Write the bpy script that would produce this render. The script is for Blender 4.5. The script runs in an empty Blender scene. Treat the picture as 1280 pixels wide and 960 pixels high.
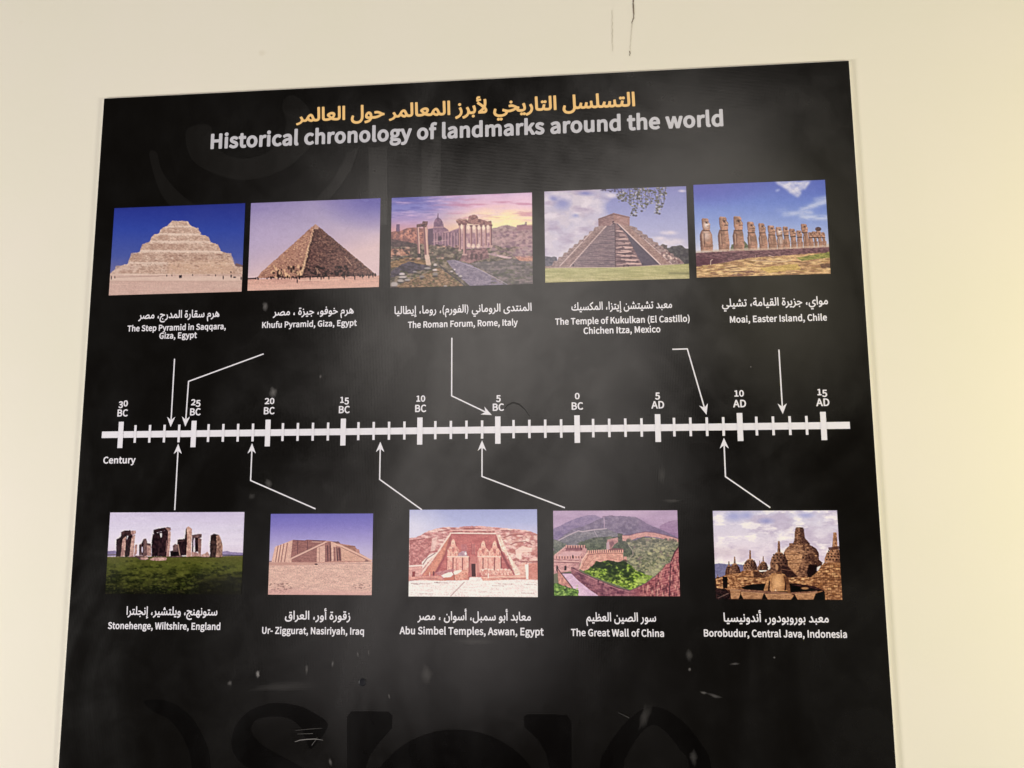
import bpy, bmesh, math
import numpy as np
from mathutils import Matrix, Vector

# ---------------------------------------------------------------- camera, world, lamps, exposure
C = bpy.context.scene.collection
SC = bpy.context.scene
TOP = 2.2                       # height of the panel's upper edge above the floor; board x runs 0..1.8
def Rm(a, b, c):
    return Matrix.Rotation(a, 4, 'Z') @ Matrix.Rotation(math.pi / 2 + b, 4, 'X') @ Matrix.Rotation(c, 4, 'Z')
cam = bpy.data.objects.new('camera', bpy.data.cameras.new('camera'))
C.objects.link(cam)
cam.matrix_world = Matrix.Translation((1.18105, -1.82594, TOP - 0.99458)) @ Rm(0.0893817, 0.1397248, -0.0052322)
cam.data.sensor_width = 36.0
cam.data.lens = 1023.04 / 1280 * 36.0
cam.data.clip_end = 100
SC.camera = cam

w = bpy.data.worlds.new('World'); SC.world = w; w.use_nodes = True
bg = w.node_tree.nodes['Background']
bg.inputs[0].default_value = (1.0, 0.94, 0.86, 1); bg.inputs[1].default_value = 0.02

def lamp(name, loc, target, sx, sy, power, col):
    l = bpy.data.lights.new(name, 'AREA'); l.shape = 'RECTANGLE'; l.size = sx; l.size_y = sy
    l.energy = power; l.color = col
    o = bpy.data.objects.new(name, l); C.objects.link(o)
    o.location = (loc[0], loc[1], TOP + loc[2])
    d = Vector(target) - Vector(loc)
    o.rotation_euler = d.to_track_quat('-Z', 'Y').to_euler()
    return o
# added area lamps standing for a bright room, mirrored by the board as haze
lamp('sheen_light', (0.72, -3.3, 0.27), (0.9, 0, -0.6), 1.9, 1.5, 24, (1.0, 0.92, 0.86))
lamp('sheen_light', (0.75, -3.3, -0.90), (0.9, 0, -0.9), 1.9, 0.75, 5.6, (1.0, 0.92, 0.87))
lamp('sheen_light', (0.25, -3.3, -1.70), (0.7, 0, -1.4), 1.6, 0.8, 5.0, (1.0, 0.91, 0.90))
lamp('sheen_light', (1.95, -3.3, 1.15), (1.5, 0, -0.3), 0.75, 0.6, 4.0, (1.0, 0.92, 0.84))
lamp('sheen_light', (2.45, -3.3, 0.40), (1.5, 0, -0.4), 0.7, 1.2, 3.4, (1.0, 0.90, 0.66))
# fill lamps added above and at both sides, outside the mirror directions
lamp('top_fill', (0.9, -1.9, 2.6), (0.9, 0, -1.6), 2.2, 1.0, 16, (1.0, 0.95, 0.92))
lamp('side_fill', (-4.3, -1.9, -2.05), (0.2, 0, -1.9), 0.8, 0.7, 318, (1.0, 0.965, 0.91))
lamp('side_fill', (6.1, -1.9, -2.05), (1.6, 0, -1.9), 0.8, 0.7, 238, (1.0, 0.965, 0.90))
lamp('yellow_light', (3.35, -0.9, -0.80), (2.55, 0, -0.80), 0.5, 0.5, 10, (1.0, 0.84, 0.10))

SC.view_settings.view_transform = 'Standard'; SC.view_settings.look = 'None'
SC.view_settings.exposure = 0; SC.view_settings.gamma = 1
SC.view_settings.use_curve_mapping = False
SC.cycles.max_bounces = 6

# ---------------------------------------------------------------- helpers
def lin(c):
    c = np.asarray(c, float)
    return np.where(c <= .04045, c / 12.92, ((c + .055) / 1.055) ** 2.4)
def L8(*c): return tuple(float(v) for v in lin(np.array(c) / 255.)) + (1,)

def material(name, col, rough=.5, spec=.5, **kw):
    m = bpy.data.materials.new(name); m.use_nodes = True
    b = m.node_tree.nodes['Principled BSDF']
    b.inputs['Base Color'].default_value = col if len(col) == 4 else tuple(col) + (1,)
    b.inputs['Roughness'].default_value = rough
    b.inputs['Specular IOR Level'].default_value = spec
    return m
def node(m, t, **props):
    n = m.node_tree.nodes.new(t)
    for k, v in props.items(): setattr(n, k, v)
    return n
def link(m, a, b): m.node_tree.links.new(a, b)

def gloss_film(m, r0, r1, sm=1.0):
    """fingerprints, wiped streaks and slight waviness of the laminate: they change the gloss, not the light"""
    b = m.node_tree.nodes['Principled BSDF']
    tc = node(m, 'ShaderNodeNewGeometry')
    mp = node(m, 'ShaderNodeMapping'); mp.inputs['Scale'].default_value = (1.0, 1, .55); link(m, tc.outputs['Position'], mp.inputs[0])
    n1 = node(m, 'ShaderNodeTexNoise'); n1.inputs['Scale'].default_value = 2.3; n1.inputs['Detail'].default_value = 6; n1.inputs['Distortion'].default_value = 2.2
    link(m, mp.outputs[0], n1.inputs['Vector'])
    n2 = node(m, 'ShaderNodeTexNoise'); n2.inputs['Scale'].default_value = 17; n2.inputs['Detail'].default_value = 4; n2.inputs['Distortion'].default_value = .6
    link(m, tc.outputs['Position'], n2.inputs['Vector'])
    mx = node(m, 'ShaderNodeMath', operation='MULTIPLY_ADD'); mx.inputs[1].default_value = .3; link(m, n2.outputs[0], mx.inputs[0]); link(m, n1.outputs[0], mx.inputs[2])
    mr = node(m, 'ShaderNodeMapRange'); mr.inputs['From Min'].default_value = .45; mr.inputs['From Max'].default_value = .85
    mr.inputs['To Min'].default_value = r0; mr.inputs['To Max'].default_value = r1
    link(m, mx.outputs[0], mr.inputs[0]); link(m, mr.outputs[0], b.inputs['Roughness'])
    ms = node(m, 'ShaderNodeMapRange'); ms.inputs['From Min'].default_value = .50; ms.inputs['From Max'].default_value = .82
    ms.inputs['To Min'].default_value = SPEC[0] * sm; ms.inputs['To Max'].default_value = SPEC[1] * sm
    link(m, mx.outputs[0], ms.inputs[0]); link(m, ms.outputs[0], b.inputs['Specular IOR Level'])
    # woven laminate grain
    wv = node(m, 'ShaderNodeTexWave', wave_type='BANDS', bands_direction='X'); wv.inputs['Scale'].default_value = 90; wv.inputs['Distortion'].default_value = 2.5; wv.inputs['Detail'].default_value = 2
    wz = node(m, 'ShaderNodeTexWave', wave_type='BANDS', bands_direction='Z'); wz.inputs['Scale'].default_value = 90; wz.inputs['Distortion'].default_value = 2.5; wz.inputs['Detail'].default_value = 2
    for x in (wv, wz): link(m, tc.outputs['Position'], x.inputs['Vector'])
    ad = node(m, 'ShaderNodeMath', operation='ADD'); link(m, wv.outputs['Fac'], ad.inputs[0]); link(m, wz.outputs['Fac'], ad.inputs[1])
    ad2 = node(m, 'ShaderNodeMath', operation='MULTIPLY_ADD'); ad2.inputs[1].default_value = 14.0; link(m, n1.outputs[0], ad2.inputs[0]); link(m, ad.outputs[0], ad2.inputs[2])
    bp = node(m, 'ShaderNodeBump'); bp.inputs['Strength'].default_value = .05; bp.inputs['Distance'].default_value = .0006
    link(m, ad2.outputs[0], bp.inputs['Height']); link(m, bp.outputs[0], b.inputs['Normal'])
    return m
SPEC = (.42, .78)
ROUGH = (.17, .28)

def obj(name, me, mat, parent=None, label=None):
    o = bpy.data.objects.new(name, me)
    if mat: me.materials.clear(); me.materials.append(mat)
    C.objects.link(o)
    if parent: o.parent = parent
    if label: o['label'] = label
    return o
def mesh(name, verts, faces):
    me = bpy.data.meshes.new(name); me.from_pydata(verts, [], faces); me.update(); return me
def box_mesh(name, x0, x1, y0, y1, z0, z1, bev=0):
    bm = bmesh.new(); bmesh.ops.create_cube(bm, size=1)
    for v in bm.verts: v.co = ((x0 + x1) / 2 + v.co.x * (x1 - x0), (y0 + y1) / 2 + v.co.y * (y1 - y0), (z0 + z1) / 2 + v.co.z * (z1 - z0))
    if bev: bmesh.ops.bevel(bm, geom=bm.edges[:], offset=bev, segments=2, affect='EDGES')
    me = bpy.data.meshes.new(name); bm.to_mesh(me); bm.free(); return me

# ---------------------------------------------------------------- wall
m_wall = material('cream_wall_paint', L8(231, 222, 205), .55, .25)
b = m_wall.node_tree.nodes['Principled BSDF']
g = node(m_wall, 'ShaderNodeNewGeometry')
n1 = node(m_wall, 'ShaderNodeTexNoise'); n1.inputs['Scale'].default_value = 2.3; n1.inputs['Detail'].default_value = 4
n2 = node(m_wall, 'ShaderNodeTexNoise'); n2.inputs['Scale'].default_value = 60; n2.inputs['Detail'].default_value = 3
n3 = node(m_wall, 'ShaderNodeTexNoise'); n3.inputs['Scale'].default_value = 11; n3.inputs['Detail'].default_value = 2
for n in (n1, n2, n3): link(m_wall, g.outputs['Position'], n.inputs['Vector'])
rp = node(m_wall, 'ShaderNodeValToRGB')
rp.color_ramp.elements[0].position = .3; rp.color_ramp.elements[0].color = L8(230, 224, 212)
rp.color_ramp.elements[1].position = .72; rp.color_ramp.elements[1].color = L8(227, 223, 207)
link(m_wall, n1.outputs[0], rp.inputs[0])
# small dirty specks and scuffs
sp = node(m_wall, 'ShaderNodeValToRGB'); sp.color_ramp.elements[0].position = .74; sp.color_ramp.elements[0].color = (1, 1, 1, 1)
sp.color_ramp.elements[1].position = .80; sp.color_ramp.elements[1].color = (.90, .88, .84, 1); link(m_wall, n3.outputs[0], sp.inputs[0])
mm = node(m_wall, 'ShaderNodeMixRGB', blend_type='MULTIPLY'); mm.inputs[0].default_value = .8
link(m_wall, rp.outputs[0], mm.inputs[1]); link(m_wall, sp.outputs[0], mm.inputs[2]); link(m_wall, mm.outputs[0], b.inputs['Base Color'])
bp = node(m_wall, 'ShaderNodeBump'); bp.inputs['Strength'].default_value = .25; bp.inputs['Distance'].default_value = .0012
link(m_wall, n2.outputs[0], bp.inputs['Height']); link(m_wall, bp.outputs[0], b.inputs['Normal'])
wall = obj('wall', box_mesh('wall', -9, 11, 0, .2, 0, 7), m_wall)
wall['kind'] = 'structure'; wall['label'] = 'cream painted wall behind the black information panel'

def ribbon(pts, ws, y):
    """a flat ragged strip through pts (x, z) with widths ws"""
    V = []; F = []
    for i, (x, z) in enumerate(pts):
        a = Vector(pts[max(i - 1, 0)]); c = Vector(pts[min(i + 1, len(pts) - 1)]); d = (c - a).normalized()
        V += [(x - d.y * ws[i] / 2, y, z + d.x * ws[i] / 2), (x + d.y * ws[i] / 2, y, z - d.x * ws[i] / 2)]
        if i: F.append((2 * i - 2, 2 * i - 1, 2 * i + 1, 2 * i))
    return V, F
rnd = np.random.RandomState(4)
def hairline(key, wid, jit=.0012, seg=7):
    pts = []; ws = []
    for (a, b2), (wa, wb) in zip(zip(key[:-1], key[1:]), zip(wid[:-1], wid[1:])):
        for k in range(seg):
            t = k / seg; pts.append((a[0] * (1 - t) + b2[0] * t + rnd.uniform(-jit, jit), TOP + a[1] * (1 - t) + b2[1] * t)); ws.append((wa * (1 - t) + wb * t) * rnd.uniform(.6, 1.4))
    pts.append((key[-1][0], TOP + key[-1][1])); ws.append(wid[-1])
    return ribbon(pts, ws, -.0006)
m_crack = material('dark_crack', (.19, .15, .115), .9, .1)
m_crack2 = material('faint_crack', (.58, .53, .44), .9, .1)
for key, wid, mt in (([(1.313, .36), (1.3128, .26), (1.3126, .1835), (1.3126, .160), (1.3124, .1383)], [.0020, .0026, .0026, .0034, .0020], m_crack),
                 ([(1.3124, .1383), (1.3090, .129), (1.3082, .1221)], [.0026, .0018, .0012], m_crack),
                 ([(1.3082, .1221), (1.3055, .095), (1.3032, .0714), (1.3018, .054)], [.0012, .0011, .0009, .0009], m_crack2),
                 ([(1.3022, .0535), (1.3006, .0412)], [.0022, .0016], m_crack),
                 ([(1.262, .16), (1.2615, .10), (1.2600, .055)], [.0009, .0014, .0008], m_crack2)):
    V, F = hairline(key, wid)
    obj('hairline_crack', mesh('crack', V, F), mt, wall)

# ---------------------------------------------------------------- the panel
panel = bpy.data.objects.new('information_panel', None); C.objects.link(panel)
panel.location = (0, 0, TOP - 2.0)
panel['label'] = 'large black glossy panel with ten landmark photographs and a timeline on a cream wall'
panel['category'] = 'information panel'
bpy.context.view_layer.update()
INV = Matrix.Translation((0, 0, -(TOP - 2.0)))
def part(name, me, mat, label=None, parent=None):
    """mesh given in board coordinates (x right, z down from the top edge): make it a child of the panel"""
    me.transform(Matrix.Translation((0, 0, 2.0)))
    return obj(name, me, mat, parent or panel, label)

TH = .0055
m_black = gloss_film(material('black_laminate', (.0034, .0028, .0024), .35), *ROUGH)
m_halo_rim = material('pale_halo_rim', (.86, .83, .76), .6, .3)
m_dark = gloss_film(material('deep_black_print', (.0014, .0010, .0009), .35), ROUGH[0] + .05, ROUGH[1] + .08, .36)
m_grey = gloss_film(material('charcoal_print', (.0068, .0060, .0054), .35), *ROUGH, 1.22)
m_white = gloss_film(material('white_print', L8(232, 230, 240), .4), *ROUGH)
m_silver = gloss_film(material('silver_grey_print', L8(198, 197, 206), .4), *ROUGH)
m_gold = gloss_film(material('apricot_print', L8(243, 200, 134), .4), *ROUGH)

part('backing_board', box_mesh('backing', 0, 1.8, -TH + .001, 0, -2.0, 0, .0006), m_halo_rim, 'backing board with a pale rim added for the bright edge halo')
BR = .0019  # width of the pale rim that imitates a bright halo around the panel
part('black_face', box_mesh('face', BR, 1.8 - BR, -TH, -.002, -2.0 + BR, -BR), m_black, 'glossy black printed face with wiped streaks')
Y0 = -TH

# curve outlines -> flat print
def curve_mesh(name, contours, offset=0.0, y=0.0, xf=lambda x, z: (x, z), poly=False, res=6):
    cu = bpy.data.curves.new(name, 'CURVE'); cu.dimensions = '2D'; cu.fill_mode = 'BOTH'; cu.resolution_u = res
    for c in contours:
        if poly:
            s = cu.splines.new('POLY'); s.points.add(len(c) - 1)
            for q, (x, z) in zip(s.points, c): q.co = (x, z, 0, 1)
        else:
            s = cu.splines.new('BEZIER'); s.bezier_points.add(len(c) // 6 - 1)
            for i, q in enumerate(s.bezier_points):
                a = c[i * 6:i * 6 + 6]
                q.handle_left_type = q.handle_right_type = 'FREE'
                q.handle_left = (a[0], a[1], 0); q.co = (a[2], a[3], 0); q.handle_right = (a[4], a[5], 0)
        s.use_cyclic_u = True
    cu.offset = offset
    o = bpy.data.objects.new(name, cu); C.objects.link(o)
    dg = bpy.context.evaluated_depsgraph_get()
    me = bpy.data.meshes.new_from_object(o.evaluated_get(dg))
    bpy.data.objects.remove(o); bpy.data.curves.remove(cu)
    return me
def place_flat(me, fn, y):
    for v in me.vertices:
        x, z = fn(v.co.x, v.co.y); v.co = (x, y, z)
    # face the viewer
    if len(me.polygons) and me.polygons[0].normal.y > 0: pass
    me.update()
    if len(me.polygons) and sum(p.normal.y * p.area for p in me.polygons) > 0: me.flip_normals()
    return me

# faint oversized letterforms printed in the background
LETTERS = {
 's' : [(0.4401,-1.5718),(0.4087,-1.5494),(0.3974,-1.518),(0.4058,-1.4825),(0.4353,-1.4521),(0.4731,-1.4373),(0.5036,-1.4347),(0.5496,-1.441),(0.588,-1.458),(0.6111,-1.4752),(0.6056,-1.4943),(0.5896,-1.5142),(0.5749,-1.5284),(0.563,-1.5077),(0.5509,-1.4834),(0.5237,-1.4662),(0.4893,-1.4633),(0.4551,-1.4688),(0.4405,-1.4854),(0.445,-1.503),(0.4687,-1.5236),(0.5151,-1.5471),(0.5611,-1.5698),(0.5922,-1.6043),(0.6088,-1.6656),(0.5658,-1.7211),(0.4769,-1.7374),(0.4157,-1.712),(0.4447,-1.6838),(0.5202,-1.6953),(0.5567,-1.667),(0.5404,-1.6263)] ,
 'i' : [(0.6544,-1.4604),(0.6632,-1.4497),(0.7455,-1.4483),(0.7546,-1.4566),(0.7535,-1.4831),(0.728,-1.5114),(0.7062,-1.5396),(0.6971,-1.5667),(0.7006,-1.744),(0.6625,-1.7452)] ,
 'o' : [(1.0835,-1.6457),(1.0809,-1.6714),(1.0738,-1.6965),(1.0623,-1.7205),(1.0467,-1.7427),(1.0275,-1.7626),(1.005,-1.7798),(0.9798,-1.7939),(0.9525,-1.8046),(0.9237,-1.8115),(0.8942,-1.8145),(0.8645,-1.8135),(0.8354,-1.8086),(0.8077,-1.7998),(0.7819,-1.7873),(0.7587,-1.7714),(0.7387,-1.7524),(0.7224,-1.7309),(0.7103,-1.7072),(0.7027,-1.682),(0.6998,-1.656),(0.7017,-1.6297),(0.7083,-1.6038),(0.7197,-1.579),(0.7354,-1.556),(0.7551,-1.5353),(0.7782,-1.5174),(0.8043,-1.5029),(0.8325,-1.4921),(0.8623,-1.4853),(0.8927,-1.4826),(0.9231,-1.4842),(0.9526,-1.4898),(0.9806,-1.4995),(1.0062,-1.5128),(1.029,-1.5295),(1.0483,-1.5491),(1.0637,-1.5711),(1.0748,-1.5949),(1.0815,-1.62)] ,
 'i2' : [(1.0392,-1.4537),(1.0479,-1.4487),(1.1314,-1.4487),(1.1398,-1.4622),(1.1372,-1.7304),(1.0936,-1.7317),(1.0942,-1.5577),(1.0853,-1.5247),(1.0677,-1.4978),(1.0405,-1.4743)] ,
 'v' : [(1.1986,-1.5554),(1.2136,-1.5153),(1.2464,-1.4705),(1.2826,-1.4393),(1.3111,-1.4286),(1.346,-1.4382),(1.3801,-1.4647),(1.4068,-1.4979),(1.4291,-1.5502),(1.4327,-1.7212),(1.3918,-1.7225),(1.3841,-1.5512),(1.3646,-1.5122),(1.3411,-1.4823),(1.3171,-1.4659),(1.2958,-1.473),(1.274,-1.4971),(1.2556,-1.5279),(1.2479,-1.5543),(1.2403,-1.7272),(1.1917,-1.7287)] ,
 'l' : [(0.1932,-1.4346),(0.2482,-1.4352),(0.2966,-1.4631),(0.3339,-1.5122),(0.3523,-1.5745),(0.3647,-1.7544),(0.3269,-1.7556),(0.3101,-1.5754),(0.2918,-1.5201),(0.2584,-1.478),(0.21,-1.4538)] ,
 'ring' : [(0.2311,-0.1598),(0.2645,-0.1932),(0.3161,-0.2177),(0.373,-0.2296),(0.4289,-0.2224),(0.4779,-0.2024),(0.5141,-0.1723),(0.5378,-0.1353),(0.5292,-0.0581),(0.4841,-0.017),(0.4599,-0.0417),(0.4706,-0.0809),(0.4686,-0.1129),(0.4509,-0.144),(0.4143,-0.1679),(0.3645,-0.1753),(0.3198,-0.1605),(0.2931,-0.1304),(0.2782,-0.0845),(0.2213,-0.0948)] ,
 'barl' : [(0.6769,-0.1607),(0.7226,-0.1596),(0.7257,-0.3552),(0.6806,-0.3536)] ,
 'barr' : [(0.8043,-0.1413),(0.8525,-0.1404),(0.8511,-0.3598),(0.8095,-0.3583)] ,
 'diag' : [(0.625,-0.171),(0.6524,-0.1596),(0.6382,-0.2093),(0.6087,-0.2581),(0.5672,-0.305),(0.5196,-0.3478),(0.4889,-0.3467),(0.5483,-0.2869),(0.5959,-0.2326)] ,
 'arc' : [(0.1286,-0.1552),(0.1475,-0.1496),(0.1629,-0.1953),(0.1973,-0.2414),(0.2437,-0.2813),(0.2887,-0.3019),(0.2899,-0.327),(0.2197,-0.3056),(0.1665,-0.2593)] ,
}
def smooth_closed(pts, n=6):
    out = []; N = len(pts)
    for i in range(N):
        p0, p1, p2, p3 = [Vector(pts[(i + k - 1) % N]) for k in range(4)]
        for j in range(n):
            t = j / n
            out.append(tuple(.5 * ((2 * p1) + (-p0 + p2) * t + (2 * p0 - 5 * p1 + 4 * p2 - p3) * t * t + (-p0 + 3 * p1 - 3 * p2 + p3) * t ** 3)))
    return out
for k, pts in LETTERS.items():
    top = k in ('ring', 'barl', 'barr', 'diag', 'arc')
    P2 = smooth_closed(pts) if k in ('s', 'o', 'v', 'l', 'ring', 'arc') else smooth_closed(pts, 1)
    me = curve_mesh('letter', [P2], poly=True)
    place_flat(me, lambda x, z: (x, z), Y0 - .0003 - (.00006 if k in ('barr', 'diag', 'o') else 0) - (.00012 if k == 'barl' else 0))
    part('background_letter', me, m_grey if top else m_dark, 'faint oversized letter shape printed tone on tone' )

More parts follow.
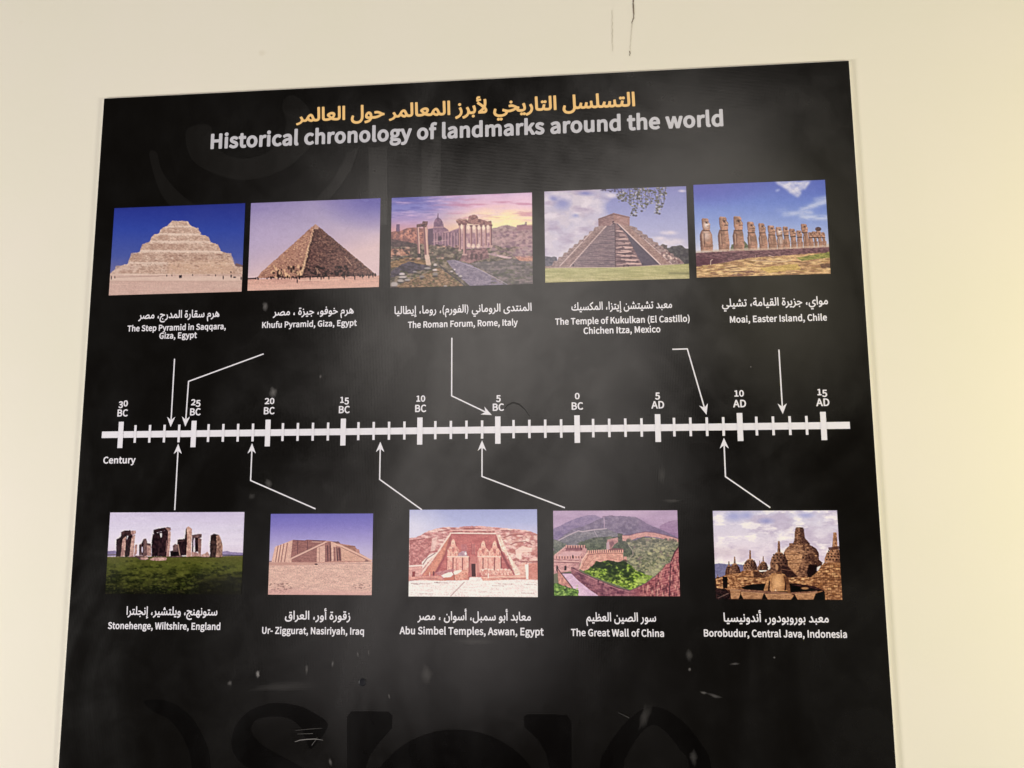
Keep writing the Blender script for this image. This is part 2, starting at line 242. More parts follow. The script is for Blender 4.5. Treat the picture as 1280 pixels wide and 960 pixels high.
# ---------------------------------------------------------------- lettering
# glyph outlines of the lettering: advance, then bezier control points as steps
GLYPHS = {
100032:(154,[]),
100040:(355,[[137,0,-81,0,0,141,0,141,0,141,81,0,81,0,81,0,0,-141,0,-141,0,-141,-81,0],[86,151,0,-121,61,0,61,0,61,0,0,121,0,121,0,121,-61,0,-61,0,-61,0,0,-121]]),
100041:(355,[[137,0,-81,0,0,141,0,141,0,141,81,0,81,0,81,0,0,-141,0,-141,0,-141,-81,0],[86,151,0,-121,61,0,61,0,61,0,0,121,0,121,0,121,-61,0,-61,0,-61,0,0,-121]]),
101548:(194,[[107,-2,-13,0,-5,0,-6,1,-6,2,-6,2,-6,4,-5,6,-4,5,-3,8,0,11,0,9,2,11,4,11,4,11,5,11,6,11,7,11,5,11,6,9,12,-6,12,-6,11,-6,-4,-7,-3,-8,-4,-8,-3,-8,-3,-7,-3,-6,-2,-6,-1,-5,-1,-2,9,-2,7,-4,4,-5,4,-5,2,-5,0,-6,0,-8,-3,-8,-5,-7,-6,-6]]),
65155:(139,[[69,0,-16,0,-4,127,-3,127,-3,128,16,0,16,0,16,0,3,-128,3,-127,4,-127,-16,0],[25,420,-11,-3,-3,11,-2,11,-2,10,10,3,8,2,6,1,7,2,7,2,8,2,-1,-5,-1,-4,-1,-4,-10,3,-10,7,-10,10,-9,11,-4,11,0,13,0,12,2,10,6,8,6,8,7,6,10,4,9,4,10,2,11,0,4,0,5,0,5,-1,4,-1,5,-1,4,-2,-1,-9,-2,-10,-1,-10,-4,1,-4,0,-4,1,-3,1,-4,0,-4,0,-10,0,-7,-1,-5,-4,-5,-4,-2,-5,0,-7,0,-8,2,-7,6,-6,5,-6,6,-5,7,-3,7,-4,5,-1,5,0,-8,-1,-8,-1,-9,-1,11,3,10,3,9,3,10,3,8,3,8,3,3,-11,3,-10,3,-10,-9,-3,-12,-4,-12,-4,-13,-4,-13,-4,-13,-3,-13,-4]]),
65159:(141,[[71,0,-16,0,-4,141,-4,141,-4,141,16,0,16,0,16,0,4,-141,4,-141,4,-141,-16,0],[50,-177,-11,-3,-3,11,-2,11,-3,10,11,3,8,2,6,1,7,2,7,2,8,2,-1,-4,-1,-5,-1,-4,-11,3,-9,7,-10,10,-9,11,-5,11,0,13,0,12,3,10,6,8,6,8,7,6,10,4,9,4,10,2,10,0,5,0,4,0,5,-1,5,-1,5,-1,4,-1,-1,-10,-2,-10,-1,-10,-4,1,-4,0,-4,1,-3,1,-4,0,-5,0,-9,0,-7,-1,-5,-4,-5,-4,-3,-5,0,-7,0,-8,3,-7,5,-6,6,-6,6,-5,7,-3,7,-4,5,-1,5,0,-8,-1,-9,-1,-8,-1,11,3,10,3,9,3,10,3,8,3,8,3,3,-10,3,-11,3,-10,-9,-3,-12,-4,-12,-4,-13,-4,-13,-4,-13,-3,-13,-4]]),
65165:(141,[[71,0,-16,0,-4,141,-4,141,-4,141,16,0,16,0,16,0,4,-141,4,-141,4,-141,-16,0]]),
65166:(172,[[181,-3,-9,0,-31,0,-24,4,-17,7,-17,7,-11,11,-7,15,-6,15,-4,19,0,24,-4,108,-4,108,-4,108,16,0,16,0,16,0,4,-102,4,-101,4,-102,1,-19,2,-15,3,-11,3,-10,6,-7,11,-4,10,-4,17,-2,22,0,9,0,6,-3,4,-4,3,-5,2,-5,0,-6,0,-7,-3,-6,-5,-5,-6,-5]]),
65169:(159,[[18,-3,-18,0,2,16,2,16,2,17,19,0,16,1,11,2,12,3,8,4,5,8,5,7,3,11,0,15,0,10,-2,11,-3,14,-3,14,-4,14,-5,15,-6,16,-5,15,-6,15,16,6,16,6,16,6,5,-13,5,-14,5,-16,4,-17,4,-16,3,-15,3,-16,2,-14,0,-12,0,-16,-2,-14,-3,-12,-4,-12,-5,-10,-6,-9,-7,-8,-9,-7,-10,-5,-11,-6,-12,-4,-14,-2,-13,-3],[71,-113,-8,0,-8,0,-7,3,-6,5,-5,6,-3,7,0,8,0,8,3,7,5,6,6,6,7,2,8,0,8,0,7,-2,6,-6,6,-6,2,-7,0,-8,0,-8,-2,-7,-6,-6,-6,-5]]),
65170:(203,[[15,-3,-15,0,2,16,2,16,2,17,17,0,13,1,9,3,10,3,7,6,5,8,5,9,4,12,3,16,4,17,4,21,5,26,16,-3,15,-3,16,-3,-2,-7,-2,-8,-2,-9,-2,-9,-1,-8,-2,-9,-1,-8,-1,-8,0,-6,0,-8,2,-7,4,-6,3,-7,8,-4,12,-4,12,-4,18,-1,24,0,9,0,6,-3,3,-4,4,-5,2,-5,0,-6,0,-7,-3,-6,-5,-5,-6,-5,-7,-3,-9,0,-25,0,-21,2,-14,5,-15,4,-10,7,-7,10,-7,9,-4,11,-3,14,6,-1,6,0,6,-1,-6,-12,-7,-10,-7,-8,-8,-8,-8,-6,-8,-5,-9,-4,-10,-3,-12,-2,-11,-1],[109,-113,-8,0,-9,0,-7,3,-5,5,-6,6,-3,7,0,8,0,8,3,7,6,6,5,6,7,2,9,0,8,0,6,-2,6,-6,6,-6,3,-7,0,-8,0,-8,-3,-7,-6,-6,-6,-5]]),
65171:(240,[[140,0,-20,0,-20,0,-17,3,-15,7,-16,7,-12,10,-9,14,-9,14,-4,17,0,22,0,17,6,21,13,25,13,26,23,27,33,28,3,-10,4,-11,4,-11,-14,12,-13,12,-14,12,11,13,10,12,10,12,21,-16,19,-17,17,-19,18,-19,14,-19,10,-21,11,-21,5,-22,0,-24,0,-9,-1,-10,-3,-11,-4,-12,-5,-11,-7,-11,-8,-11,-10,-9,-14,-7,-13,-7],[104,49,16,0,13,0,11,2,9,4,9,5,7,6,4,9,5,8,2,10,0,11,0,10,-1,10,-4,11,-3,11,-7,12,-10,12,-10,13,-15,15,-21,16,9,0,8,1,9,0,-14,-12,-13,-14,-11,-14,-10,-14,-9,-13,-5,-14,-6,-13,-2,-12,0,-11,0,-16,5,-13,10,-8,11,-8],[173,332,-8,0,-9,0,-7,3,-5,6,-6,5,-3,7,0,8,0,8,3,7,6,6,5,6,7,3,9,0,8,0,7,-3,5,-6,6,-6,3,-7,0,-8,0,-8,-3,-7,-6,-5,-5,-6],[91,332,-7,0,-9,0,-7,3,-5,6,-6,5,-3,7,0,8,0,8,3,7,6,6,5,6,7,3,9,0,7,0,7,-3,6,-6,6,-6,3,-7,0,-8,0,-8,-3,-7,-6,-5,-6,-6]]),
65172:(288,[[297,-3,-9,0,-21,0,-19,3,-17,6,-16,6,-13,11,-10,15,-9,14,-6,21,-1,27,-3,68,-3,69,-3,69,16,0,16,0,16,0,3,-65,3,-66,3,-65,1,-18,4,-14,5,-10,6,-9,7,-6,11,-3,10,-3,12,-1,14,0,8,0,6,-3,4,-4,4,-5,2,-5,0,-6,0,-7,-3,-6,-6,-5,-5,-5],[197,77,2,-15,-23,-7,-22,-3,-21,0,-22,0,-19,3,-17,6,-18,6,-14,10,-10,12,-10,12,-5,14,0,17,0,17,4,15,9,15,8,15,12,13,15,11,14,12,18,9,19,8,20,8,20,5,23,3,2,-17,3,-17,3,-16,-20,-1,-17,-3,-16,-4,-15,-5,-13,-6,-10,-7,-11,-7,-8,-8,-5,-8,-6,-8,-2,-8,0,-8,0,-9,3,-7,6,-5,6,-6,9,-4,9,-3,10,-3,11,-2,12,-1,12,0,11,0,11,2,11,1,10,2,8,3,1,-15],[194,374,-8,0,-8,0,-7,3,-6,6,-6,5,-3,7,0,8,0,8,3,7,6,6,6,6,7,3,8,0,8,0,7,-3,6,-6,5,-6,3,-7,0,-8,0,-8,-3,-7,-5,-5,-6,-6],[113,374,-8,0,-8,0,-7,3,-6,6,-6,5,-3,7,0,8,0,8,3,7,6,6,6,6,7,3,8,0,8,0,7,-3,5,-6,6,-6,3,-7,0,-8,0,-8,-3,-7,-6,-5,-5,-6]]),
65175:(177,[[25,-3,-25,0,2,16,2,16,2,17,23,0,18,1,13,1,14,2,9,5,5,7,6,7,3,12,0,16,0,10,-2,11,-3,14,-3,14,-4,14,-6,15,-5,16,-5,15,-6,15,16,6,16,6,16,6,5,-13,5,-14,4,-16,5,-17,4,-16,3,-15,3,-16,2,-14,0,-12,0,-20,-3,-16,-5,-14,-6,-14,-8,-11,-12,-9,-11,-9,-15,-6,-18,-4,-18,-4],[137,301,-8,0,-8,0,-7,2,-6,6,-6,6,-2,7,0,8,0,7,2,7,6,6,6,6,7,3,8,0,8,0,7,-3,6,-6,5,-6,3,-7,0,-7,0,-8,-3,-7,-5,-6,-6,-6],[56,301,-8,0,-8,0,-7,2,-6,6,-6,6,-3,7,0,8,0,7,3,7,6,6,6,6,7,3,8,0,8,0,7,-3,5,-6,6,-6,3,-7,0,-7,0,-8,-3,-7,-6,-6,-5,-6]]),
65176:(221,[[18,-3,-18,0,2,16,2,16,2,17,20,0,15,1,11,3,11,3,9,6,5,8,6,9,5,12,3,16,4,17,4,21,5,26,16,-3,15,-3,16,-3,-2,-7,-2,-8,-2,-9,-2,-9,-1,-8,-2,-9,-1,-8,-1,-8,0,-6,0,-6,1,-5,0,-5,1,-6,3,-4,5,-4,5,-3,9,-3,12,-2,13,-2,17,-1,23,0,8,0,6,-3,4,-4,4,-5,2,-5,0,-6,0,-7,-3,-6,-6,-5,-5,-5,-7,-3,-9,0,-24,0,-19,1,-14,3,-15,2,-10,4,-8,5,-7,6,-5,6,-3,8,-3,7,-2,9,-2,11,6,-1,6,0,6,-1,-6,-12,-7,-10,-8,-8,-7,-8,-8,-6,-10,-5,-9,-4,-12,-3,-13,-2,-13,-1],[166,229,-8,0,-8,0,-7,3,-6,5,-6,6,-2,7,0,8,0,8,2,7,6,6,6,6,7,2,8,0,8,0,7,-2,6,-6,5,-6,3,-7,0,-8,0,-8,-3,-7,-5,-6,-6,-5],[85,229,-8,0,-8,0,-7,3,-6,5,-6,6,-3,7,0,8,0,8,3,7,6,6,6,6,7,2,8,0,8,0,7,-2,6,-6,5,-6,3,-7,0,-8,0,-8,-3,-7,-5,-6,-6,-5]]),
65181:(378,[[215,-68,-8,0,-8,0,-7,3,-6,6,-5,6,-3,7,0,7,0,8,3,7,5,6,6,6,7,3,8,0,8,0,7,-3,6,-6,6,-6,3,-7,0,-8,0,-7,-3,-7,-6,-6,-6,-6],[237,-234,-24,0,-27,0,-27,4,-25,6,-25,6,-22,10,-19,13,-19,14,-15,16,-11,20,-12,21,-5,23,0,27,0,23,3,22,7,21,7,21,10,19,12,19,13,18,16,17,18,15,19,16,21,14,24,12,24,12,25,10,29,8,-3,-2,-2,-3,-2,-3,-10,4,-11,3,-10,4,-11,4,-11,3,-12,3,-11,4,-12,2,-13,2,-13,2,-14,1,-15,0,-12,0,-11,-1,-9,-2,-8,-2,-9,-2,-8,-1,-2,14,-3,15,-3,14,10,5,12,3,13,3,12,2,13,2,13,0,19,0,16,-2,14,-3,14,-4,14,-4,13,-5,13,-4,13,-5,14,-5,15,-5,15,-4,18,-4,18,-3,20,-2,25,0,1,0,2,0,2,0,0,-16,1,-17,0,-16,-19,0,-20,-2,-21,-4,-22,-5,-21,-6,-21,-8,-21,-9,-21,-10,-19,-12,-19,-12,-17,-14,-15,-17,-15,-16,-12,-17,-8,-20,-9,-19,-4,-22,0,-23,0,-20,4,-18,9,-15,8,-14,12,-13,15,-9,16,-10,17,-6,20,-5,20,-4,21,-2,22,0,20,0,20,2,20,4,20,4,20,6,19,7,6,-13,6,-14,5,-13,-23,-11,-23,-8,-24,-6,-25,-5]]),
65182:(384,[[203,-74,-8,0,-8,0,-7,3,-6,6,-6,6,-3,7,0,8,0,7,3,7,6,6,6,6,7,3,8,0,8,0,7,-3,5,-6,6,-6,3,-7,0,-7,0,-8,-3,-7,-6,-6,-5,-6],[394,-3,-9,0,-17,0,-17,1,-17,3,-17,2,-16,6,-15,9,-14,9,-12,14,-10,19,-9,19,-5,27,-1,33,12,7,13,7,13,6,2,-26,4,-21,7,-15,7,-15,9,-12,10,-7,11,-7,12,-5,14,-2,13,-2,14,-1,15,0,8,0,6,-3,4,-4,3,-5,2,-5,0,-6,0,-7,-2,-6,-6,-5,-5,-5],[237,-234,-24,0,-27,0,-27,4,-25,6,-25,6,-22,10,-19,13,-19,14,-15,16,-11,20,-12,21,-5,23,0,27,0,23,3,22,7,21,7,21,10,19,12,19,13,18,16,17,18,15,19,16,21,14,24,12,24,12,25,10,29,8,-3,-2,-2,-3,-2,-3,-10,4,-11,3,-10,4,-11,4,-11,3,-12,3,-11,4,-12,2,-13,2,-13,2,-14,1,-15,0,-12,0,-11,-1,-9,-2,-8,-2,-9,-2,-8,-1,-2,14,-3,15,-3,14,10,5,12,3,13,3,12,2,13,2,13,0,19,0,16,-2,14,-3,14,-4,14,-4,13,-5,13,-4,13,-5,14,-5,15,-5,15,-4,18,-4,18,-3,20,-2,25,0,1,0,2,0,2,0,0,-16,1,-17,0,-16,-19,0,-20,-2,-21,-4,-22,-5,-21,-6,-21,-8,-21,-9,-21,-10,-19,-12,-19,-12,-17,-14,-15,-17,-15,-16,-12,-17,-8,-20,-9,-19,-4,-22,0,-23,0,-20,4,-18,9,-15,8,-14,12,-13,15,-9,16,-10,17,-6,20,-5,20,-4,21,-2,22,0,20,0,20,2,20,4,20,4,20,6,19,7,6,-13,6,-14,5,-13,-23,-11,-23,-8,-24,-6,-25,-5]]),
65183:(349,[[31,-3,-31,0,2,16,2,16,1,17,21,0,20,1,20,3,20,4,19,4,19,6,19,6,18,7,18,9,17,8,17,10,16,11,-10,9,-12,8,-14,7,-13,6,-15,6,-16,3,-16,4,-17,2,-18,0,-6,0,-6,0,-5,-1,-6,0,-5,-1,-6,-1,-6,-1,-6,-1,-7,-1,-3,15,-3,15,-3,15,10,3,11,2,11,2,10,2,11,1,9,0,21,0,19,-3,16,-5,17,-5,15,-6,13,-7,14,-7,13,-7,12,-7,12,-7,12,-6,11,-5,12,-5,12,-3,12,0,4,0,4,0,4,0,2,-14,1,-14,1,-14,-17,0,-15,-3,-14,-4,-15,-5,-14,-6,-13,-8,-14,-7,-14,-8,-15,-8,-15,-8,-17,-7,-18,-8,-18,-7,-21,-6,-23,-5,-24,-5],[173,-110,-8,0,-8,0,-7,3,-6,5,-5,6,-3,7,0,8,0,8,3,7,5,6,6,5,7,3,8,0,8,0,7,-3,6,-5,6,-6,2,-7,0,-8,0,-8,-2,-7,-6,-6,-6,-5]]),
65184:(377,[[386,-3,-8,0,-17,0,-15,1,-14,2,-14,2,-12,5,-11,5,-11,6,-10,9,-7,11,-8,11,-5,15,-4,19,11,7,12,7,12,7,5,-16,6,-12,7,-8,8,-9,10,-5,13,-4,13,-3,16,-1,21,0,8,0,6,-3,4,-4,3,-5,2,-5,0,-6,0,-7,-3,-6,-5,-5,-6,-5],[31,-3,-31,0,2,16,2,16,1,17,21,0,20,1,20,3,20,4,19,4,19,6,19,6,18,7,18,9,17,8,17,10,16,11,-10,9,-12,8,-14,7,-13,6,-15,6,-16,3,-16,4,-17,2,-18,0,-6,0,-6,0,-5,-1,-6,0,-5,-1,-6,-1,-6,-1,-6,-1,-7,-1,-3,15,-3,15,-3,15,10,3,11,2,11,2,10,2,11,1,9,0,21,0,19,-3,16,-5,17,-5,15,-6,13,-7,14,-7,13,-7,12,-7,12,-7,12,-6,11,-5,12,-5,12,-3,12,0,4,0,4,0,4,0,2,-14,1,-14,1,-14,-17,0,-15,-3,-14,-4,-15,-5,-14,-6,-13,-8,-14,-7,-14,-8,-15,-8,-15,-8,-17,-7,-18,-8,-18,-7,-21,-6,-23,-5,-24,-5],[163,-110,-8,0,-9,0,-7,3,-5,5,-6,6,-3,7,0,8,0,8,3,7,6,6,5,5,7,3,9,0,8,0,6,-3,6,-5,6,-6,3,-7,0,-8,0,-8,-3,-7,-6,-6,-6,-5]]),
65187:(349,[[31,-3,-31,0,2,16,2,16,1,17,21,0,20,1,20,3,20,4,19,4,19,6,19,6,18,7,18,9,17,8,17,10,16,11,-10,9,-12,8,-14,7,-13,6,-15,6,-16,3,-16,4,-17,2,-18,0,-6,0,-6,0,-5,-1,-6,0,-5,-1,-6,-1,-6,-1,-6,-1,-7,-1,-3,15,-3,15,-3,15,10,3,11,2,11,2,10,2,11,1,9,0,21,0,19,-3,16,-5,17,-5,15,-6,13,-7,14,-7,13,-7,12,-7,12,-7,12,-6,11,-5,12,-5,12,-3,12,0,4,0,4,0,4,0,2,-14,1,-14,1,-14,-17,0,-15,-3,-14,-4,-15,-5,-14,-6,-13,-8,-14,-7,-14,-8,-15,-8,-15,-8,-17,-7,-18,-8,-18,-7,-21,-6,-23,-5,-24,-5]]),
65191:(349,[[31,-3,-31,0,2,16,2,16,1,17,21,0,20,1,20,3,20,4,19,4,19,6,19,6,18,7,18,9,17,8,17,10,16,11,-10,9,-12,8,-14,7,-13,6,-15,6,-16,3,-16,4,-17,2,-18,0,-6,0,-6,0,-5,-1,-6,0,-5,-1,-6,-1,-6,-1,-6,-1,-7,-1,-3,15,-3,15,-3,15,10,3,11,2,11,2,10,2,11,1,9,0,21,0,19,-3,16,-5,17,-5,15,-6,13,-7,14,-7,13,-7,12,-7,12,-7,12,-6,11,-5,12,-5,12,-3,12,0,4,0,4,0,4,0,2,-14,1,-14,1,-14,-17,0,-15,-3,-14,-4,-15,-5,-14,-6,-13,-8,-14,-7,-14,-8,-15,-8,-15,-8,-17,-7,-18,-8,-18,-7,-21,-6,-23,-5,-24,-5],[107,270,-8,0,-8,0,-7,3,-6,5,-6,6,-3,7,0,8,0,8,3,7,6,6,6,5,7,3,8,0,8,0,7,-3,5,-5,6,-6,3,-7,0,-8,0,-8,-3,-7,-6,-6,-5,-5]]),
65192:(377,[[386,-3,-8,0,-17,0,-15,1,-14,2,-14,2,-12,5,-11,5,-11,6,-10,9,-7,11,-8,11,-5,15,-4,19,11,7,12,7,12,7,5,-16,6,-12,7,-8,8,-9,10,-5,13,-4,13,-3,16,-1,21,0,8,0,6,-3,4,-4,3,-5,2,-5,0,-6,0,-7,-3,-6,-5,-5,-6,-5],[31,-3,-31,0,2,16,2,16,1,17,21,0,20,1,20,3,20,4,19,4,19,6,19,6,18,7,18,9,17,8,17,10,16,11,-10,9,-12,8,-14,7,-13,6,-15,6,-16,3,-16,4,-17,2,-18,0,-6,0,-6,0,-5,-1,-6,0,-5,-1,-6,-1,-6,-1,-6,-1,-7,-1,-3,15,-3,15,-3,15,10,3,11,2,11,2,10,2,11,1,9,0,21,0,19,-3,16,-5,17,-5,15,-6,13,-7,14,-7,13,-7,12,-7,12,-7,12,-6,11,-5,12,-5,12,-3,12,0,4,0,4,0,4,0,2,-14,1,-14,1,-14,-17,0,-15,-3,-14,-4,-15,-5,-14,-6,-13,-8,-14,-7,-14,-8,-15,-8,-15,-8,-17,-7,-18,-8,-18,-7,-21,-6,-23,-5,-24,-5],[101,270,-8,0,-8,0,-7,3,-6,5,-6,6,-3,7,0,8,0,8,3,7,6,6,6,5,7,3,8,0,8,0,7,-3,6,-5,5,-6,3,-7,0,-8,0,-8,-3,-7,-5,-6,-6,-5]]),
65193:(282,[[29,20,-8,7,8,13,8,14,7,14,8,-6,11,-5,15,-4,14,-5,16,-2,19,0,20,0,16,2,12,4,11,4,9,5,5,8,5,8,3,9,0,10,0,8,-2,10,-3,11,-3,12,-8,16,-11,20,-11,20,-17,26,-23,32,14,9,14,9,13,9,21,-29,17,-26,12,-23,13,-24,9,-20,5,-18,5,-17,3,-15,0,-13,0,-16,-4,-15,-8,-15,-8,-15,-13,-12,-18,-9,-19,-10,-26,-5,-33,0,-14,0,-14,2,-13,2,-13,2,-12,4,-11,4,-11,5]]),
65194:(315,[[108,46,19,0,20,0,16,2,12,4,11,4,9,5,5,8,5,8,3,9,0,10,0,8,-2,9,-4,11,-4,12,-6,12,-7,14,-7,13,-8,15,-10,15,-9,15,-10,16,-11,15,14,9,14,9,13,9,16,-23,13,-22,12,-21,11,-21,10,-19,8,-18,8,-18,6,-17,5,-16,5,-17,6,-13,7,-8,7,-9,7,-5,8,-2,7,-2,7,-1,7,0,8,0,6,-3,4,-4,4,-5,2,-5,0,-6,0,-7,-3,-6,-5,-5,-6,-5,-7,-3,-9,0,-13,0,-12,3,-13,4,-12,5,-11,8,-9,12,-9,11,-7,15,-3,19,8,6,8,7,8,6,0,-16,-4,-15,-7,-15,-6,-15,-12,-12,-18,-9,-18,-10,-25,-5,-33,0,-14,0,-14,2,-13,2,-13,2,-12,4,-11,4,-11,5,-10,5,-8,7,8,13,8,14,7,14,8,-6,11,-5,15,-4,14,-5]]),
65197:(217,[[15,-133,-13,-3,-5,15,-6,15,-6,15,40,12,31,15,21,18,22,18,15,18,8,19,8,19,4,18,0,17,0,11,-1,11,-3,10,-2,11,-4,11,-6,13,-6,13,-8,17,-11,19,14,7,15,8,14,7,15,-26,11,-24,7,-23,6,-23,3,-20,0,-17,0,-25,-4,-23,-8,-20,-8,-20,-10,-18,-14,-16,-13,-15,-14,-14,-16,-11,-16,-11,-15,-9,-16,-7,-15,-7]]),
65198:(234,[[19,-133,-17,-5,-5,15,-6,16,-6,15,29,9,24,11,19,12,19,12,16,13,11,14,11,14,8,14,5,15,5,14,2,14,0,13,0,20,-4,19,-9,20,-8,20,-10,19,-10,18,14,7,15,8,14,7,8,-14,6,-14,6,-13,6,-13,5,-13,5,-12,4,-12,3,-11,4,-9,5,-17,7,-12,9,-6,9,-6,12,-3,16,0,8,0,6,-3,4,-4,3,-5,2,-5,0,-6,0,-7,-2,-6,-6,-5,-5,-5,-8,-3,-8,0,-18,0,-14,3,-11,6,-11,6,-8,8,-5,11,-6,10,-4,10,-2,11,7,-3,6,-4,6,-3,0,-27,-5,-23,-12,-22,-12,-21,-15,-19,-18,-16,-18,-16,-19,-13,-20,-11,-19,-10]]),
65199:(217,[[15,-133,-13,-3,-5,15,-6,15,-6,15,40,12,31,15,21,18,22,18,15,18,8,19,8,19,4,18,0,17,0,11,-1,11,-3,10,-2,11,-4,11,-6,13,-6,13,-8,17,-11,19,14,7,15,8,14,7,15,-26,11,-24,7,-23,6,-23,3,-20,0,-17,0,-25,-4,-23,-8,-20,-8,-20,-10,-18,-14,-16,-13,-15,-14,-14,-16,-11,-16,-11,-15,-9,-16,-7,-15,-7],[113,269,-8,0,-8,0,-7,3,-6,6,-6,5,-3,7,0,8,0,8,3,7,6,6,6,6,7,3,8,0,8,0,7,-3,5,-6,6,-6,3,-7,0,-8,0,-8,-3,-7,-6,-5,-5,-6]]),
65200:(234,[[19,-133,-17,-5,-5,15,-6,16,-6,15,29,9,24,11,19,12,19,12,16,13,11,14,11,14,8,14,5,15,5,14,2,14,0,13,0,20,-4,19,-9,20,-8,20,-10,19,-10,18,14,7,15,8,14,7,8,-14,6,-14,6,-13,6,-13,5,-13,5,-12,4,-12,3,-11,4,-9,5,-17,7,-12,9,-6,9,-6,12,-3,16,0,8,0,6,-3,4,-4,3,-5,2,-5,0,-6,0,-7,-2,-6,-6,-5,-5,-5,-8,-3,-8,0,-18,0,-14,3,-11,6,-11,6,-8,8,-5,11,-6,10,-4,10,-2,11,7,-3,6,-4,6,-3,0,-27,-5,-23,-12,-22,-12,-21,-15,-19,-18,-16,-18,-16,-19,-13,-20,-11,-19,-10],[105,269,-8,0,-9,0,-7,3,-5,6,-6,5,-3,7,0,8,0,8,3,7,6,6,5,6,7,3,9,0,8,0,6,-3,6,-6,6,-6,3,-7,0,-8,0,-8,-3,-7,-6,-5,-6,-6]]),
65203:(464,[[18,-3,-18,0,2,16,2,16,2,17,13,0,10,1,8,1,8,2,6,5,6,7,5,7,5,12,5,16,4,15,6,23,6,28,15,-4,15,-4,15,-4,-2,-7,-2,-8,-2,-8,-2,-9,-1,-8,-2,-9,-1,-9,-1,-8,0,-8,0,-10,3,-8,8,-5,8,-6,13,-2,20,0,12,0,9,1,8,2,7,2,7,4,5,8,5,7,4,12,4,17,4,17,4,22,4,29,15,-3,15,-2,15,-3,-1,-7,-1,-9,-2,-10,-1,-10,-2,-11,-1,-10,-2,-10,0,-8,0,-7,0,-5,1,-6,3,-5,2,-5,5,-3,8,-3,8,-3,11,-1,16,0,11,0,10,1,9,3,8,3,7,5,4,7,5,8,2,10,0,14,0,15,-3,19,-7,22,-7,23,-8,23,-9,22,16,6,16,6,16,6,5,-13,5,-14,5,-16,4,-17,4,-16,3,-15,4,-16,1,-14,0,-12,0,-18,-2,-16,-5,-14,-5,-14,-6,-11,-9,-9,-9,-9,-11,-7,-12,-4,-13,-5,-14,-2,-16,0,-18,0,-16,2,-12,5,-11,4,-9,7,-7,8,-6,9,-4,12,-2,13,6,0,7,0,7,0,-8,-16,-7,-13,-9,-9,-8,-9,-10,-6,-13,-3,-12,-2,-16,-2,-20,0,-10,0,-11,2,-11,3,-11,3,-10,6,-8,9,-9,10,-5,14,-1,18,6,1,6,2,6,1,-7,-20,-8,-15,-10,-10,-10,-10,-11,-6,-14,-3,-13,-3]]),
65204:(504,[[18,-3,-18,0,2,16,2,16,2,17,13,0,10,1,8,1,8,2,6,5,6,7,5,7,5,12,5,16,4,15,6,23,6,28,15,-4,15,-4,15,-4,-3,-10,-2,-12,-4,-14,-3,-14,-1,-12,0,-12,0,-6,1,-6,3,-5,4,-4,5,-4,8,-3,7,-2,11,-1,13,0,12,0,9,1,8,2,7,2,7,4,5,8,5,7,4,12,4,17,4,17,4,22,4,29,15,-3,15,-2,15,-3,-1,-7,-1,-9,-2,-10,-1,-10,-2,-11,-1,-10,-2,-10,0,-8,0,-7,0,-5,1,-6,3,-5,2,-5,5,-3,8,-3,8,-3,11,-1,16,0,19,0,15,4,9,8,9,8,4,13,0,17,0,9,0,10,-1,10,0,10,-1,11,-1,13,-1,12,-1,14,-2,17,14,1,15,1,14,1,3,-33,2,-26,3,-20,3,-21,5,-16,5,-12,6,-11,8,-9,10,-4,10,-5,13,-2,16,0,8,0,6,-3,4,-4,4,-5,1,-5,0,-6,0,-7,-2,-6,-6,-5,-5,-5,-7,-3,-9,0,-14,0,-12,2,-10,4,-10,3,-10,6,-7,6,-8,7,-6,7,-5,9,-5,8,-4,9,-2,10,4,-2,3,-1,4,-1,-4,-18,-7,-13,-9,-10,-10,-10,-11,-7,-12,-3,-13,-4,-13,-2,-15,0,-17,0,-14,2,-11,5,-11,4,-9,7,-6,8,-6,9,-4,12,-2,13,6,0,7,0,7,0,-8,-16,-7,-13,-9,-9,-8,-9,-10,-6,-13,-3,-12,-2,-16,-2,-20,0,-10,0,-11,2,-11,3,-11,3,-10,6,-8,9,-9,10,-5,14,-1,18,6,1,6,2,6,1,-7,-20,-8,-15,-10,-10,-10,-10,-11,-6,-14,-3,-13,-3]]),
